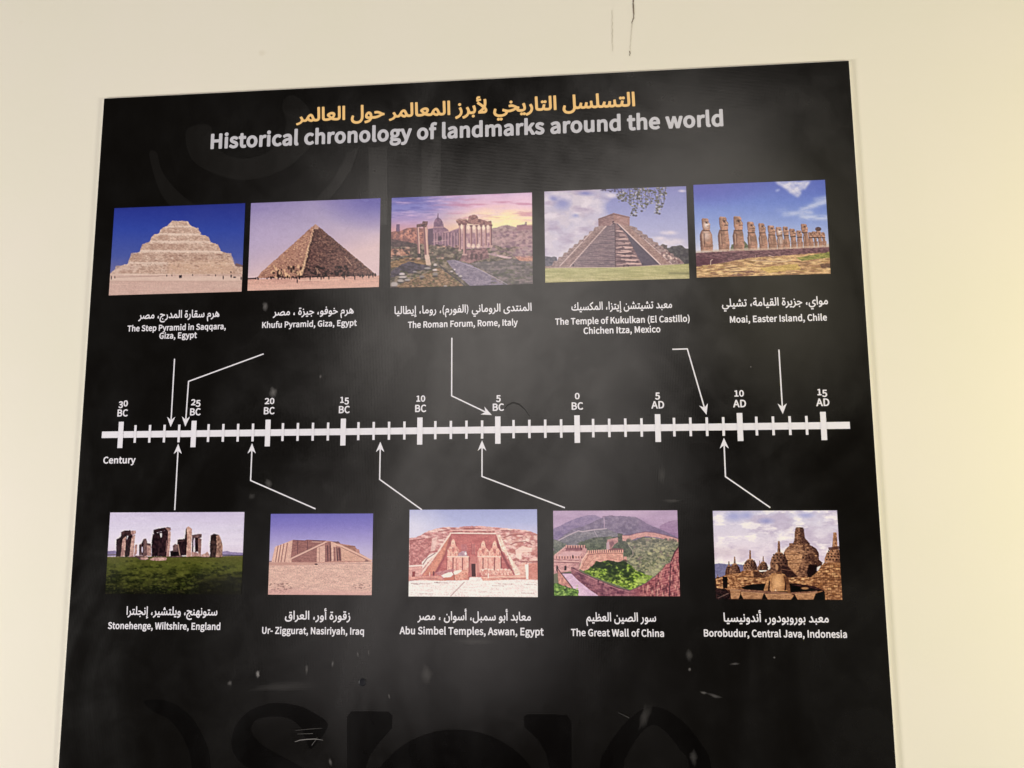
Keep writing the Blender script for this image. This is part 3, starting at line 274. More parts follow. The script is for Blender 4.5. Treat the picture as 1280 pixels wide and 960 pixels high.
65208:(504,[[18,-3,-18,0,2,16,2,16,2,17,13,0,10,1,8,1,8,2,6,5,6,7,5,7,5,12,5,16,4,15,6,23,6,28,15,-4,15,-4,15,-4,-3,-10,-2,-12,-4,-14,-3,-14,-1,-12,0,-12,0,-6,1,-6,3,-5,4,-4,5,-4,8,-3,7,-2,11,-1,13,0,12,0,9,1,8,2,7,2,7,4,5,8,5,7,4,12,4,17,4,17,4,22,4,29,15,-3,15,-2,15,-3,-1,-7,-1,-9,-2,-10,-1,-10,-2,-11,-1,-10,-2,-10,0,-8,0,-7,0,-5,1,-6,3,-5,2,-5,5,-3,8,-3,8,-3,11,-1,16,0,19,0,15,4,9,8,9,8,4,13,0,17,0,9,0,10,-1,10,0,10,-1,11,-1,13,-1,12,-1,14,-2,17,14,1,15,1,14,1,3,-33,2,-26,3,-20,3,-21,5,-16,5,-12,6,-11,8,-9,10,-4,10,-5,13,-2,16,0,8,0,6,-3,4,-4,4,-5,1,-5,0,-6,0,-7,-2,-6,-6,-5,-5,-5,-7,-3,-9,0,-14,0,-12,2,-10,4,-10,3,-10,6,-7,6,-8,7,-6,7,-5,9,-5,8,-4,9,-2,10,4,-2,3,-1,4,-1,-4,-18,-7,-13,-9,-10,-10,-10,-11,-7,-12,-3,-13,-4,-13,-2,-15,0,-17,0,-14,2,-11,5,-11,4,-9,7,-6,8,-6,9,-4,12,-2,13,6,0,7,0,7,0,-8,-16,-7,-13,-9,-9,-8,-9,-10,-6,-13,-3,-12,-2,-16,-2,-20,0,-10,0,-11,2,-11,3,-11,3,-10,6,-8,9,-9,10,-5,14,-1,18,6,1,6,2,6,1,-7,-20,-8,-15,-10,-10,-10,-10,-11,-6,-14,-3,-13,-3],[263,323,-8,0,-8,0,-7,3,-6,6,-5,5,-3,7,0,8,0,8,3,7,5,6,6,6,7,3,8,0,8,0,7,-3,6,-6,6,-6,3,-7,0,-8,0,-8,-3,-7,-6,-5,-6,-6],[223,258,-8,0,-8,0,-7,3,-6,5,-6,6,-2,7,0,8,0,8,2,7,6,6,6,6,7,3,8,0,8,0,7,-3,6,-6,5,-6,3,-7,0,-8,0,-8,-3,-7,-5,-6,-6,-5],[304,258,-8,0,-9,0,-7,3,-5,5,-6,6,-3,7,0,8,0,8,3,7,6,6,5,6,7,3,9,0,8,0,7,-3,5,-6,6,-6,3,-7,0,-8,0,-8,-3,-7,-6,-6,-5,-5]]),
65212:(562,[[571,-3,-8,0,-11,0,-13,1,-15,2,-16,2,-16,4,-16,6,-16,5,-13,8,-11,10,16,8,16,8,16,8,14,-5,14,-4,15,-2,15,-1,14,-1,12,0,9,0,6,-3,4,-4,3,-5,2,-5,0,-6,0,-7,-3,-6,-5,-5,-6,-5],[343,-11,-56,0,-35,0,-29,2,-24,2,-23,3,-19,4,-15,5,-14,5,-11,6,-8,8,-7,8,-6,10,-2,11,4,1,5,2,4,1,-10,-18,-10,-14,-12,-9,-11,-8,-12,-6,-13,-2,-12,-2,-13,-1,-14,0,2,16,2,16,2,17,14,0,11,2,9,4,9,4,7,6,6,9,6,9,5,12,4,15,4,15,5,19,5,22,15,-4,14,-3,15,-4,-3,-9,-2,-9,-2,-8,-2,-9,-1,-7,-1,-6,-1,-6,-1,-5,0,-3,0,-10,2,-8,5,-6,4,-7,8,-5,13,-5,12,-4,17,-3,24,-1,23,-2,30,-1,38,0,26,0,23,2,21,3,20,3,17,5,14,6,14,7,11,8,8,9,7,10,4,11,0,12,0,9,-2,8,-5,9,-4,8,-7,7,-9,6,-9,6,-12,3,-15,0,-19,0,-19,-5,-18,-10,-19,-10,-18,-12,-17,-15,-17,-15,-15,-15,-13,-15,-13,-16,-10,-13,-8,-11,-17,0,-17,1,-18,0,13,21,15,21,18,22,17,21,20,20,21,18,21,19,22,15,24,11,23,11,24,6,24,0,21,0,19,-5,16,-9,15,-8,12,-12,9,-15,8,-15,5,-17,0,-19,0,-24,-7,-21,-14,-20,-13,-19,-24,-16,-32,-12,-32,-12]]),
65220:(421,[[430,-3,-9,0,-10,0,-13,1,-16,2,-16,2,-15,4,-16,6,-16,5,-14,8,-11,10,16,8,16,8,17,8,13,-5,15,-4,15,-2,14,-1,14,-1,13,0,8,0,6,-3,4,-4,4,-5,2,-5,0,-6,0,-7,-3,-6,-6,-5,-5,-5],[21,-3,-21,0,2,16,2,16,2,17,41,0,42,0,41,0,34,0,30,1,25,3,25,3,21,4,16,6,16,6,12,8,8,9,8,10,4,11,0,12,0,7,-2,7,-5,8,-4,8,-7,7,-9,6,-9,5,-12,3,-15,0,-19,0,-19,-5,-18,-10,-19,-10,-18,-12,-17,-15,-17,-15,-15,-15,-13,-15,-13,-16,-10,-13,-8,-11,-17,0,-17,1,-18,0,13,21,15,21,18,22,17,21,20,20,21,18,21,19,22,15,24,11,23,11,24,6,24,0,21,0,19,-5,16,-9,15,-8,12,-12,9,-15,8,-15,5,-17,0,-19,0,-19,-7,-19,-14,-18,-13,-19,-23,-15,-33,-11,-16,-5,-19,-5,-22,-3,-21,-3,-24,-2,-28,-1,-27,-1,-31,-1,-35,0,-21,0],[72,70,-16,-14,-4,122,-4,123,-4,122,16,0,16,0,16,0,4,-108,4,-109,4,-109,-16,-14]]),
65224:(421,[[430,-3,-9,0,-10,0,-13,1,-16,2,-16,2,-15,4,-16,6,-16,5,-14,8,-11,10,16,8,16,8,17,8,13,-5,15,-4,15,-2,14,-1,14,-1,13,0,8,0,6,-3,4,-4,4,-5,2,-5,0,-6,0,-7,-3,-6,-6,-5,-5,-5],[21,-3,-21,0,2,16,2,16,2,17,41,0,42,0,41,0,34,0,30,1,25,3,25,3,21,4,16,6,16,6,12,8,8,9,8,10,4,11,0,12,0,7,-2,7,-5,8,-4,8,-7,7,-9,6,-9,5,-12,3,-15,0,-19,0,-19,-5,-18,-10,-19,-10,-18,-12,-17,-15,-17,-15,-15,-15,-13,-15,-13,-16,-10,-13,-8,-11,-17,0,-17,1,-18,0,13,21,15,21,18,22,17,21,20,20,21,18,21,19,22,15,24,11,23,11,24,6,24,0,21,0,19,-5,16,-9,15,-8,12,-12,9,-15,8,-15,5,-17,0,-19,0,-19,-7,-19,-14,-18,-13,-19,-23,-15,-33,-11,-16,-5,-19,-5,-22,-3,-21,-3,-24,-2,-28,-1,-27,-1,-31,-1,-35,0,-21,0],[72,70,-16,-14,-4,122,-4,123,-4,122,16,0,16,0,16,0,4,-108,4,-109,4,-109,-16,-14],[249,280,-8,0,-9,0,-7,3,-5,5,-6,6,-3,7,0,8,0,8,3,7,6,6,5,6,7,2,9,0,8,0,6,-2,6,-6,6,-6,3,-7,0,-8,0,-8,-3,-7,-6,-6,-6,-5]]),
65228:(309,[[29,-3,-29,0,2,16,2,16,2,17,24,0,22,2,21,4,21,5,19,6,18,8,17,8,15,8,13,11,13,10,9,10,7,11,7,11,4,11,0,10,0,5,-2,6,-4,5,-3,5,-6,5,-9,3,-8,4,-12,2,-14,0,-8,0,-10,-2,-11,-2,-10,-2,-11,-4,-9,-4,-10,-4,-8,-5,-6,-5,10,-8,10,-9,10,-8,9,-8,9,-9,10,-10,10,-10,11,-11,11,-12,9,-7,11,-5,11,-5,11,-5,12,-4,14,-3,13,-3,13,-2,14,-1,14,-2,14,0,14,0,8,0,6,-3,4,-4,4,-5,1,-5,0,-6,0,-7,-2,-6,-6,-5,-5,-5,-7,-3,-9,0,-22,0,-22,2,-23,4,-23,4,-21,7,-20,8,-19,9,-17,10,-14,14,-7,8,-7,9,-8,9,-9,8,-9,9,-9,9,-10,9,-11,8,-11,8,-2,2,-2,4,-3,5,-2,5,-2,5,-2,6,-1,5,-1,5,0,2,0,6,4,7,7,9,8,8,10,8,13,8,12,7,15,7,16,5,16,5,17,3,17,0,23,0,18,-4,14,-6,14,-7,10,-9,7,-10,6,-11,4,-11,0,-12,0,-17,-5,-17,-8,-18,-9,-17,-13,-16,-16,-15,-16,-15,-19,-13,-22,-12,-21,-12,-24,-9,-27,-6,-26,-7]]),
65235:(265,[[17,-3,-17,0,2,16,2,16,2,17,10,0,11,0,12,0,12,0,12,0,13,1,12,0,12,1,10,1,11,2,9,2,7,2,14,5,11,7,8,7,8,8,6,10,3,13,3,13,2,17,0,20,0,16,-2,16,-4,14,-5,14,-6,12,-8,8,-8,9,-9,4,-11,0,-9,0,-9,-3,-7,-7,-7,-7,-6,-9,-4,-10,-4,-11,-2,-11,0,-10,0,-9,1,-7,4,-6,3,-6,6,-4,8,-4,8,-3,10,-2,12,0,12,0,11,1,12,3,12,2,10,3,8,4,1,-13,1,-14,0,-14,-6,-4,-7,-4,-8,-3,-8,-3,-8,-2,-9,-1,-8,-1,-9,-1,-9,0,-20,0,-17,4,-14,6,-14,7,-11,9,-7,11,-7,11,-4,13,0,15,0,15,2,15,5,15,5,15,6,14,9,13,9,13,10,10,13,7,12,8,13,4,15,0,22,0,17,-7,15,-14,14,-14,10,-18,7,-22,7,-22,3,-24,0,-25,0,-29,-5,-26,-10,-21,-10,-21,-16,-18,-24,-13,-9,-6,-11,-4,-13,-3,-13,-4,-14,-2,-15,-2,-15,-2,-16,-1,-17,-1,-16,-1],[140,358,-8,0,-8,0,-7,3,-6,6,-6,5,-2,7,0,8,0,8,2,7,6,6,6,6,7,3,8,0,8,0,7,-3,6,-6,5,-6,3,-7,0,-8,0,-8,-3,-7,-5,-5,-6,-6]]),
65236:(293,[[11,-3,-11,0,2,16,2,16,2,17,10,0,10,0,10,0,11,0,10,1,11,0,10,1,10,1,9,1,10,2,8,1,8,3,14,4,12,6,12,7,12,7,9,9,7,10,8,10,3,12,0,14,0,9,-2,9,-4,10,-5,9,-5,9,-8,6,-7,7,-9,3,-10,0,-10,0,-8,-3,-8,-6,-9,-6,-6,-9,-5,-10,-5,-10,-2,-10,0,-11,0,-12,3,-12,6,-10,7,-10,8,-9,9,-7,10,-7,9,-6,10,-4,-19,-5,-19,-6,-18,-5,-7,4,-7,7,-9,8,-8,9,-8,10,-6,13,-7,13,-3,14,0,16,0,16,3,15,6,14,5,13,8,12,10,10,9,11,11,8,13,5,12,6,13,3,14,0,19,0,17,-5,15,-11,14,-11,12,-13,8,-17,8,-16,4,-17,0,-18,0,-17,-3,-15,-7,-14,-6,-13,-8,-13,-11,-10,-11,-11,-13,-9,-14,-8,-15,-7,-15,-6,-16,-5,-9,-3,-10,-2,-11,-1,-10,-2,-11,-1,-11,-1,-12,-1,-11,-1,-12,0,-11,-1],[302,-3,-9,0,-19,0,-21,1,-21,3,-21,2,-20,4,-19,4,-19,4,-15,5,-12,5,13,10,14,10,14,10,11,-2,14,-2,17,-1,16,-1,16,-1,16,-1,16,-1,14,0,12,0,9,0,6,-3,3,-4,4,-5,2,-5,0,-6,0,-7,-3,-6,-5,-5,-6,-5],[154,307,-8,0,-8,0,-7,3,-6,6,-5,5,-3,7,0,8,0,8,3,7,5,6,6,6,7,3,8,0,8,0,7,-3,6,-6,6,-6,2,-7,0,-8,0,-8,-2,-7,-6,-5,-6,-6]]),
65237:(459,[[218,-111,-25,0,-23,0,-23,2,-21,6,-21,5,-18,8,-17,11,-16,12,-13,14,-9,18,-10,18,-4,21,0,25,0,6,0,8,2,11,1,11,3,13,5,16,5,15,7,17,11,19,14,-7,14,-7,15,-7,-6,-12,-5,-11,-4,-10,-4,-10,-3,-9,-2,-9,-1,-8,-1,-9,0,-8,0,-19,3,-15,7,-13,8,-13,9,-10,13,-7,13,-8,14,-6,17,-3,17,-4,17,-2,19,0,23,0,21,3,19,4,19,4,16,6,14,8,15,8,11,9,10,10,9,10,7,11,4,13,4,12,3,13,2,14,2,14,1,13,0,14,0,17,-2,15,-5,15,-4,14,-6,11,-8,9,-8,9,-9,4,-11,0,-10,0,-8,-3,-7,-7,-7,-7,-6,-9,-4,-11,-4,-10,-2,-11,0,-11,0,-8,1,-7,4,-6,3,-6,6,-5,7,-3,8,-3,11,-2,12,0,12,0,11,1,12,2,12,3,10,3,8,4,1,-14,0,-14,1,-14,-9,-6,-11,-5,-13,-3,-13,-3,-13,-1,-13,0,-20,0,-17,3,-14,5,-14,6,-11,8,-7,11,-8,11,-3,14,0,17,0,15,2,16,5,15,5,15,6,14,9,13,9,12,10,10,12,8,13,8,13,4,15,0,22,0,17,-7,14,-14,14,-14,11,-18,7,-22,7,-23,3,-23,0,-25,0,-20,-2,-19,-3,-19,-3,-19,-6,-18,-8,-16,-10,-19,-12,-15,-15,-13,-14,-13,-17,-11,-19,-8,-18,-8,-21,-6,-21,-3,-22,-4],[375,308,-7,0,-9,0,-7,3,-6,5,-5,6,-3,7,0,8,0,8,3,7,5,5,6,6,7,3,9,0,7,0,7,-3,6,-6,6,-5,3,-7,0,-8,0,-8,-3,-7,-6,-6,-6,-5],[294,308,-8,0,-8,0,-7,3,-6,5,-5,6,-3,7,0,8,0,8,3,7,5,5,6,6,7,3,8,0,8,0,7,-3,6,-6,5,-5,3,-7,0,-8,0,-8,-3,-7,-5,-6,-6,-5]]),
65239:(265,[[17,-3,-17,0,2,16,2,16,2,17,10,0,11,0,12,0,12,0,12,0,13,1,12,0,12,1,10,1,11,2,9,2,7,2,14,5,11,7,8,7,8,8,6,10,3,13,3,13,2,17,0,20,0,16,-2,16,-4,14,-5,14,-6,12,-8,8,-8,9,-9,4,-11,0,-9,0,-9,-3,-7,-7,-7,-7,-6,-9,-4,-10,-4,-11,-2,-11,0,-10,0,-9,1,-7,4,-6,3,-6,6,-4,8,-4,8,-3,10,-2,12,0,12,0,11,1,12,3,12,2,10,3,8,4,1,-13,1,-14,0,-14,-6,-4,-7,-4,-8,-3,-8,-3,-8,-2,-9,-1,-8,-1,-9,-1,-9,0,-20,0,-17,4,-14,6,-14,7,-11,9,-7,11,-7,11,-4,13,0,15,0,15,2,15,5,15,5,15,6,14,9,13,9,13,10,10,13,7,12,8,13,4,15,0,22,0,17,-7,15,-14,14,-14,10,-18,7,-22,7,-22,3,-24,0,-25,0,-29,-5,-26,-10,-21,-10,-21,-16,-18,-24,-13,-9,-6,-11,-4,-13,-3,-13,-4,-14,-2,-15,-2,-15,-2,-16,-1,-17,-1,-16,-1],[182,358,-8,0,-9,0,-7,3,-5,6,-6,5,-3,7,0,8,0,8,3,7,6,6,5,6,7,3,9,0,8,0,6,-3,6,-6,6,-6,3,-7,0,-8,0,-8,-3,-7,-6,-5,-6,-6],[100,358,-8,0,-8,0,-7,3,-6,6,-5,5,-3,7,0,8,0,8,3,7,5,6,6,6,7,3,8,0,8,0,7,-3,6,-6,6,-6,3,-7,0,-8,0,-8,-3,-7,-6,-5,-6,-6]]),
65240:(293,[[11,-3,-11,0,2,16,2,16,2,17,10,0,10,0,10,0,11,0,10,1,11,0,10,1,10,1,9,1,10,2,8,1,8,3,14,4,12,6,12,7,12,7,9,9,7,10,8,10,3,12,0,14,0,9,-2,9,-4,10,-5,9,-5,9,-8,6,-7,7,-9,3,-10,0,-10,0,-8,-3,-8,-6,-9,-6,-6,-9,-5,-10,-5,-10,-2,-10,0,-11,0,-12,3,-12,6,-10,7,-10,8,-9,9,-7,10,-7,9,-6,10,-4,-19,-5,-19,-6,-18,-5,-7,4,-7,7,-9,8,-8,9,-8,10,-6,13,-7,13,-3,14,0,16,0,16,3,15,6,14,5,13,8,12,10,10,9,11,11,8,13,5,12,6,13,3,14,0,19,0,17,-5,15,-11,14,-11,12,-13,8,-17,8,-16,4,-17,0,-18,0,-17,-3,-15,-7,-14,-6,-13,-8,-13,-11,-10,-11,-11,-13,-9,-14,-8,-15,-7,-15,-6,-16,-5,-9,-3,-10,-2,-11,-1,-10,-2,-11,-1,-11,-1,-12,-1,-11,-1,-12,0,-11,-1],[302,-3,-9,0,-19,0,-21,1,-21,3,-21,2,-20,4,-19,4,-19,4,-15,5,-12,5,13,10,14,10,14,10,11,-2,14,-2,17,-1,16,-1,16,-1,16,-1,16,-1,14,0,12,0,9,0,6,-3,3,-4,4,-5,2,-5,0,-6,0,-7,-3,-6,-5,-5,-6,-5],[196,307,-8,0,-8,0,-7,3,-6,6,-6,5,-3,7,0,8,0,8,3,7,6,6,6,6,7,3,8,0,8,0,7,-3,5,-6,6,-6,3,-7,0,-8,0,-8,-3,-7,-6,-5,-5,-6],[115,307,-8,0,-9,0,-7,3,-5,6,-6,5,-3,7,0,8,0,8,3,7,6,6,5,6,7,3,9,0,8,0,6,-3,6,-6,6,-6,3,-7,0,-8,0,-8,-3,-7,-6,-5,-6,-6]]),
65242:(546,[[266,-12,-35,0,5,16,5,16,6,16,38,0,32,2,26,3,25,3,20,4,14,7,14,6,9,9,6,10,5,11,3,13,-1,15,-4,101,-3,102,-4,101,16,0,16,0,16,0,4,-100,4,-99,4,-100,0,-20,4,-16,5,-12,6,-11,8,-8,10,-5,10,-4,11,-2,11,0,9,0,6,-3,4,-4,3,-5,2,-5,0,-6,0,-7,-3,-6,-5,-5,-6,-5,-7,-3,-8,0,-19,0,-15,3,-12,6,-11,5,-9,8,-6,8,-6,9,-4,9,-2,10,4,-1,4,0,4,0,-8,-12,-10,-11,-14,-8,-13,-9,-17,-6,-19,-6,-20,-5,-23,-4,-27,-2,-27,-2],[237,126,-21,-5,-4,12,-4,13,-3,12,16,5,14,3,10,4,10,3,7,3,5,3,5,3,2,3,0,3,0,4,-2,4,-5,4,-5,4,-5,4,-5,4,-6,4,-5,5,-5,5,-4,6,-3,7,0,8,0,7,2,7,5,8,4,8,7,8,11,8,11,9,15,9,19,9,6,-11,6,-11,6,-12,-18,-8,-13,-8,-9,-6,-8,-6,-4,-5,0,-5,0,-4,2,-4,4,-3,5,-4,5,-5,6,-5,5,-4,6,-6,4,-6,5,-6,2,-7,0,-8,0,-6,-1,-5,-3,-6,-2,-5,-5,-5,-7,-6,-6,-5,-10,-5,-13,-6,-12,-5],[240,-6,-9,-6,-35,0,-31,2,-27,4,-26,5,-22,7,-18,9,-18,10,-13,12,-10,15,-9,16,-4,18,0,22,0,10,1,10,1,10,2,11,2,10,2,11,3,11,3,10,2,10,15,-4,15,-4,15,-3,-2,-6,-2,-7,-1,-8,-2,-8,-2,-9,-2,-8,-1,-8,-1,-8,0,-6,0,-21,6,-17,10,-12,11,-12,18,-10,26,-5,26,-6,37,-3,47,0,4,-10,3,-10,4,-9,-9,-7]]),
65244:(301,[[16,-3,-16,0,2,16,2,16,2,17,15,0,15,0,16,0,32,0,25,1,15,4,16,4,11,4,5,6,5,6,2,6,0,7,0,9,-4,11,-7,11,-7,11,-9,12,-11,12,-11,12,-12,12,-12,12,-13,12,-11,11,-11,10,-12,10,-9,8,-7,8,-7,7,-3,5,0,3,0,6,0,6,1,5,1,6,1,5,2,5,2,5,2,3,3,3,8,8,11,9,14,9,13,10,16,9,19,10,18,10,19,9,21,11,20,10,21,10,21,10,7,-15,6,-14,7,-15,-19,-9,-19,-10,-19,-9,-19,-9,-18,-9,-18,-9,-18,-10,-16,-9,-16,-9,-16,-9,-14,-10,-12,-9,1,6,1,7,1,7,18,-15,17,-15,16,-13,15,-14,15,-14,15,-15,14,-14,13,-16,12,-16,13,-17,11,-18,11,-20,8,-16,10,-11,11,-7,11,-7,11,-5,11,-2,11,-2,8,-1,7,0,8,0,6,-3,4,-4,4,-5,2,-5,0,-6,0,-7,-3,-6,-6,-5,-5,-5,-7,-3,-9,0,-11,0,-12,2,-15,3,-14,3,-14,7,-14,10,-14,10,-11,15,-9,20,6,-2,6,-3,6,-2,-6,-11,-7,-9,-8,-8,-8,-7,-9,-7,-12,-5,-12,-6,-15,-4,-17,-2,-17,-3,-20,-1,-25,0,-16,0]]),
65245:(412,[[18,-24,0,23,0,10,1,10,1,11,2,11,3,11,4,13,4,12,4,13,6,14,14,-5,14,-6,14,-5,-4,-11,-3,-11,-3,-10,-3,-10,-2,-9,-2,-9,-1,-8,-1,-9,0,-7,0,-19,5,-17,11,-14,10,-13,14,-11,17,-8,18,-7,21,-4,24,0,28,0,24,4,19,9,19,8,14,12,11,17,10,17,7,22,4,26,3,27,2,31,-2,35,-3,102,-4,101,-4,101,17,0,16,0,16,0,4,-105,3,-106,3,-105,1,-27,-1,-25,-3,-24,-3,-25,-5,-22,-9,-20,-8,-21,-11,-18,-15,-15,-15,-15,-18,-12,-22,-8,-22,-8,-27,-5,-31,0,-21,0,-21,3,-19,6,-20,5,-18,9,-16,11,-15,11,-13,14,-9,17,-10,17]]),
65246:(432,[[18,-22,0,21,0,10,1,10,1,11,2,11,3,11,4,13,4,12,4,13,6,14,14,-5,14,-6,14,-5,-4,-11,-3,-11,-3,-10,-3,-10,-2,-9,-2,-9,-1,-8,-1,-9,0,-7,0,-21,6,-17,10,-13,11,-14,14,-11,17,-7,17,-6,19,-4,20,0,38,0,31,7,21,14,22,13,15,18,9,22,9,23,3,24,-1,27,-4,121,-4,122,-5,121,17,0,16,0,16,0,4,-100,3,-100,3,-100,1,-20,3,-16,6,-11,5,-12,8,-7,10,-5,10,-4,11,-2,12,0,8,0,6,-3,4,-4,3,-5,2,-5,0,-6,0,-7,-2,-6,-6,-5,-5,-5,-8,-3,-8,0,-13,0,-10,2,-9,3,-8,3,-8,5,-5,5,-6,5,-4,7,-3,6,-3,7,-3,7,-1,8,5,-6,6,-6,5,-5,-1,-21,-5,-21,-7,-21,-7,-20,-11,-19,-15,-17,-15,-17,-20,-14,-26,-10,-25,-10,-31,-6,-36,0,-21,0,-20,4,-19,6,-19,6,-17,9,-15,12,-15,11,-11,15,-9,17,-9,16]]),
65247:(154,[[27,-3,-27,0,2,16,2,16,1,17,23,0,16,2,9,4,9,5,5,7,1,11,2,11,0,16,-1,20,-3,100,-4,101,-4,100,16,0,16,0,16,0,4,-99,4,-98,4,-99,1,-21,-1,-19,-2,-16,-2,-16,-5,-14,-9,-11,-8,-11,-12,-8,-16,-6,-16,-5]]),
65248:(178,[[23,-3,-23,0,2,16,2,16,1,17,23,0,16,2,9,4,9,5,5,7,1,11,2,11,0,16,-1,20,-3,100,-3,101,-4,100,17,0,16,0,16,0,4,-100,3,-100,3,-100,1,-20,3,-16,6,-11,5,-12,8,-7,10,-5,10,-4,11,-2,12,0,8,0,6,-3,4,-4,4,-5,1,-5,0,-6,0,-7,-2,-6,-6,-5,-5,-5,-7,-3,-9,0,-17,0,-13,3,-11,5,-11,5,-9,7,-6,9,-6,8,-4,9,-2,10,4,-1,4,0,4,0,-4,-12,-6,-10,-9,-8,-9,-8,-12,-7,-15,-4,-15,-4]]),
65249:(287,[[59,-229,-15,-4,-7,26,-6,26,-5,25,-5,24,-3,23,-3,21,-2,21,-1,17,0,14,0,24,4,20,9,16,9,16,11,12,15,9,14,9,17,6,18,3,18,4,18,1,19,-1,20,-1,18,-3,17,-4,1,14,-1,13,-2,12,-3,13,-4,11,-6,9,-6,10,-7,8,-8,5,-9,6,-10,2,-11,0,-10,0,-9,-2,-9,-4,-9,-4,-8,-7,-8,-9,-7,-9,-8,-11,-7,-13,-12,7,-12,7,-13,6,11,22,11,17,13,12,12,13,13,9,14,6,14,6,13,2,14,0,20,0,17,-4,14,-8,14,-9,11,-11,8,-14,8,-13,6,-15,4,-15,3,-16,2,-15,0,-14,0,-10,-1,-10,-2,-10,-3,-10,-3,-9,-3,-7,-3,-8,-4,-6,-3,-5,-21,7,-20,4,-19,3,-18,3,-17,0,-15,-1,-15,0,-12,-4,-11,-5,-11,-6,-8,-8,-5,-10,-6,-10,-3,-13,0,-16,0,-15,2,-17,2,-20,2,-20,4,-22,4,-22,4,-22,6,-22,6,-22,-16,-4]]),
65250:(333,[[61,-229,-15,-4,-9,30,-7,30,-6,29,-6,29,-4,26,-3,23,-3,23,-2,17,0,11,0,29,5,27,9,24,10,24,12,22,15,18,15,18,16,16,18,13,17,13,17,9,16,7,17,6,14,4,11,0,10,0,9,-3,7,-4,8,-4,7,-9,7,-12,7,-13,7,-19,9,-24,7,-23,7,-17,7,-11,7,-12,7,-8,8,-4,8,-4,9,-2,10,0,8,0,6,-3,4,-4,4,-5,2,-5,0,-6,0,-7,-3,-6,-6,-5,-5,-5,-7,-3,-9,0,-15,0,-13,3,-11,5,-11,6,-10,7,-7,10,4,4,5,3,4,4,-5,-11,-6,-10,-7,-7,-7,-7,-8,-6,-9,-3,-9,-4,-9,-2,-10,0,-12,0,-12,2,-12,5,-12,4,-12,6,-12,8,-12,8,-11,10,-11,12,-10,12,-9,13,-8,15,2,0,2,-1,2,0,-11,-15,-8,-17,-3,-18,-4,-18,-1,-16,0,-14,0,-11,1,-14,2,-17,2,-17,4,-19,3,-19,4,-19,4,-20,5,-19,4,-19,5,-17,3,-16,-15,-3],[204,38,9,0,8,0,5,1,5,3,4,3,3,4,2,6,2,5,-1,7,-3,8,-4,15,-5,12,-4,11,-4,11,-4,9,-3,7,-4,8,-4,5,-4,3,-4,4,-4,2,-4,0,-5,0,-5,-1,-7,-2,-6,-2,-7,-3,-7,-4,-8,-4,-7,-5,-8,-6,-7,-6,-7,-7,-7,-8,0,2,0,2,1,1,8,-18,11,-15,12,-12,13,-13,12,-9,13,-5,13,-6]]),
65251:(311,[[11,-3,-11,0,2,16,2,16,2,17,11,0,9,2,8,5,7,4,8,8,7,11,7,12,7,14,9,19,11,25,12,19,11,13,11,13,11,9,12,5,11,5,11,2,11,0,14,0,12,-3,12,-7,11,-7,10,-9,9,-12,8,-11,7,-13,5,-13,5,-14,3,-14,0,-13,0,-24,-5,-19,-8,-14,-8,-14,-11,-10,-13,-6,-12,-6,-14,-3,-14,0,-12,0,-15,2,-20,5,-19,5,-24,12,-29,19,7,13,8,12,8,13,19,-13,18,-8,15,-5,16,-4,13,-2,10,0,12,0,9,1,6,4,7,3,5,5,3,6,3,6,2,8,0,8,0,11,-3,11,-5,12,-6,11,-7,10,-8,7,-9,8,-9,4,-9,0,-7,0,-7,-2,-7,-4,-7,-4,-7,-8,-7,-10,-7,-11,-8,-15,-9,-20,-10,-22,-9,-17,-8,-12,-9,-13,-8,-9,-9,-6,-9,-6,-9,-4,-9,-1,-9,-2]]),
65252:(342,[[13,-3,-13,0,2,16,2,16,2,17,11,0,9,2,6,5,7,4,6,8,6,11,6,12,8,14,10,19,9,19,10,15,9,12,10,13,10,9,9,7,9,7,9,5,8,2,9,3,7,2,7,0,13,0,12,-3,10,-6,11,-6,9,-9,9,-14,9,-14,9,-19,10,-23,9,-22,9,-16,7,-11,7,-11,8,-7,8,-3,8,-4,9,-1,11,0,8,0,6,-3,4,-4,3,-5,2,-5,0,-6,0,-7,-3,-6,-5,-5,-6,-5,-7,-3,-8,0,-16,0,-14,3,-13,5,-13,5,-10,8,-9,11,3,4,2,4,3,4,-4,-12,-6,-10,-7,-7,-8,-8,-8,-6,-9,-4,-9,-3,-10,-2,-10,0,-13,0,-13,3,-14,5,-14,6,-13,7,-12,11,-13,10,-11,12,-10,14,-10,-18,-10,-14,-9,-8,-9,-9,-10,-5,-10,-2,-9,-3],[123,119,-8,-17,7,-11,7,-10,8,-8,7,-8,8,-7,8,-6,8,-5,8,-4,7,-2,8,-3,7,-1,7,0,13,0,11,5,6,10,7,9,-1,14,-7,18,-3,9,-4,9,-4,9,-4,8,-4,8,-4,8,-4,7,-5,6,-6,4,-5,4,-6,2,-7,0,-6,0,-6,-2,-7,-4,-6,-4,-7,-6,-8,-10,-7,-9]]),
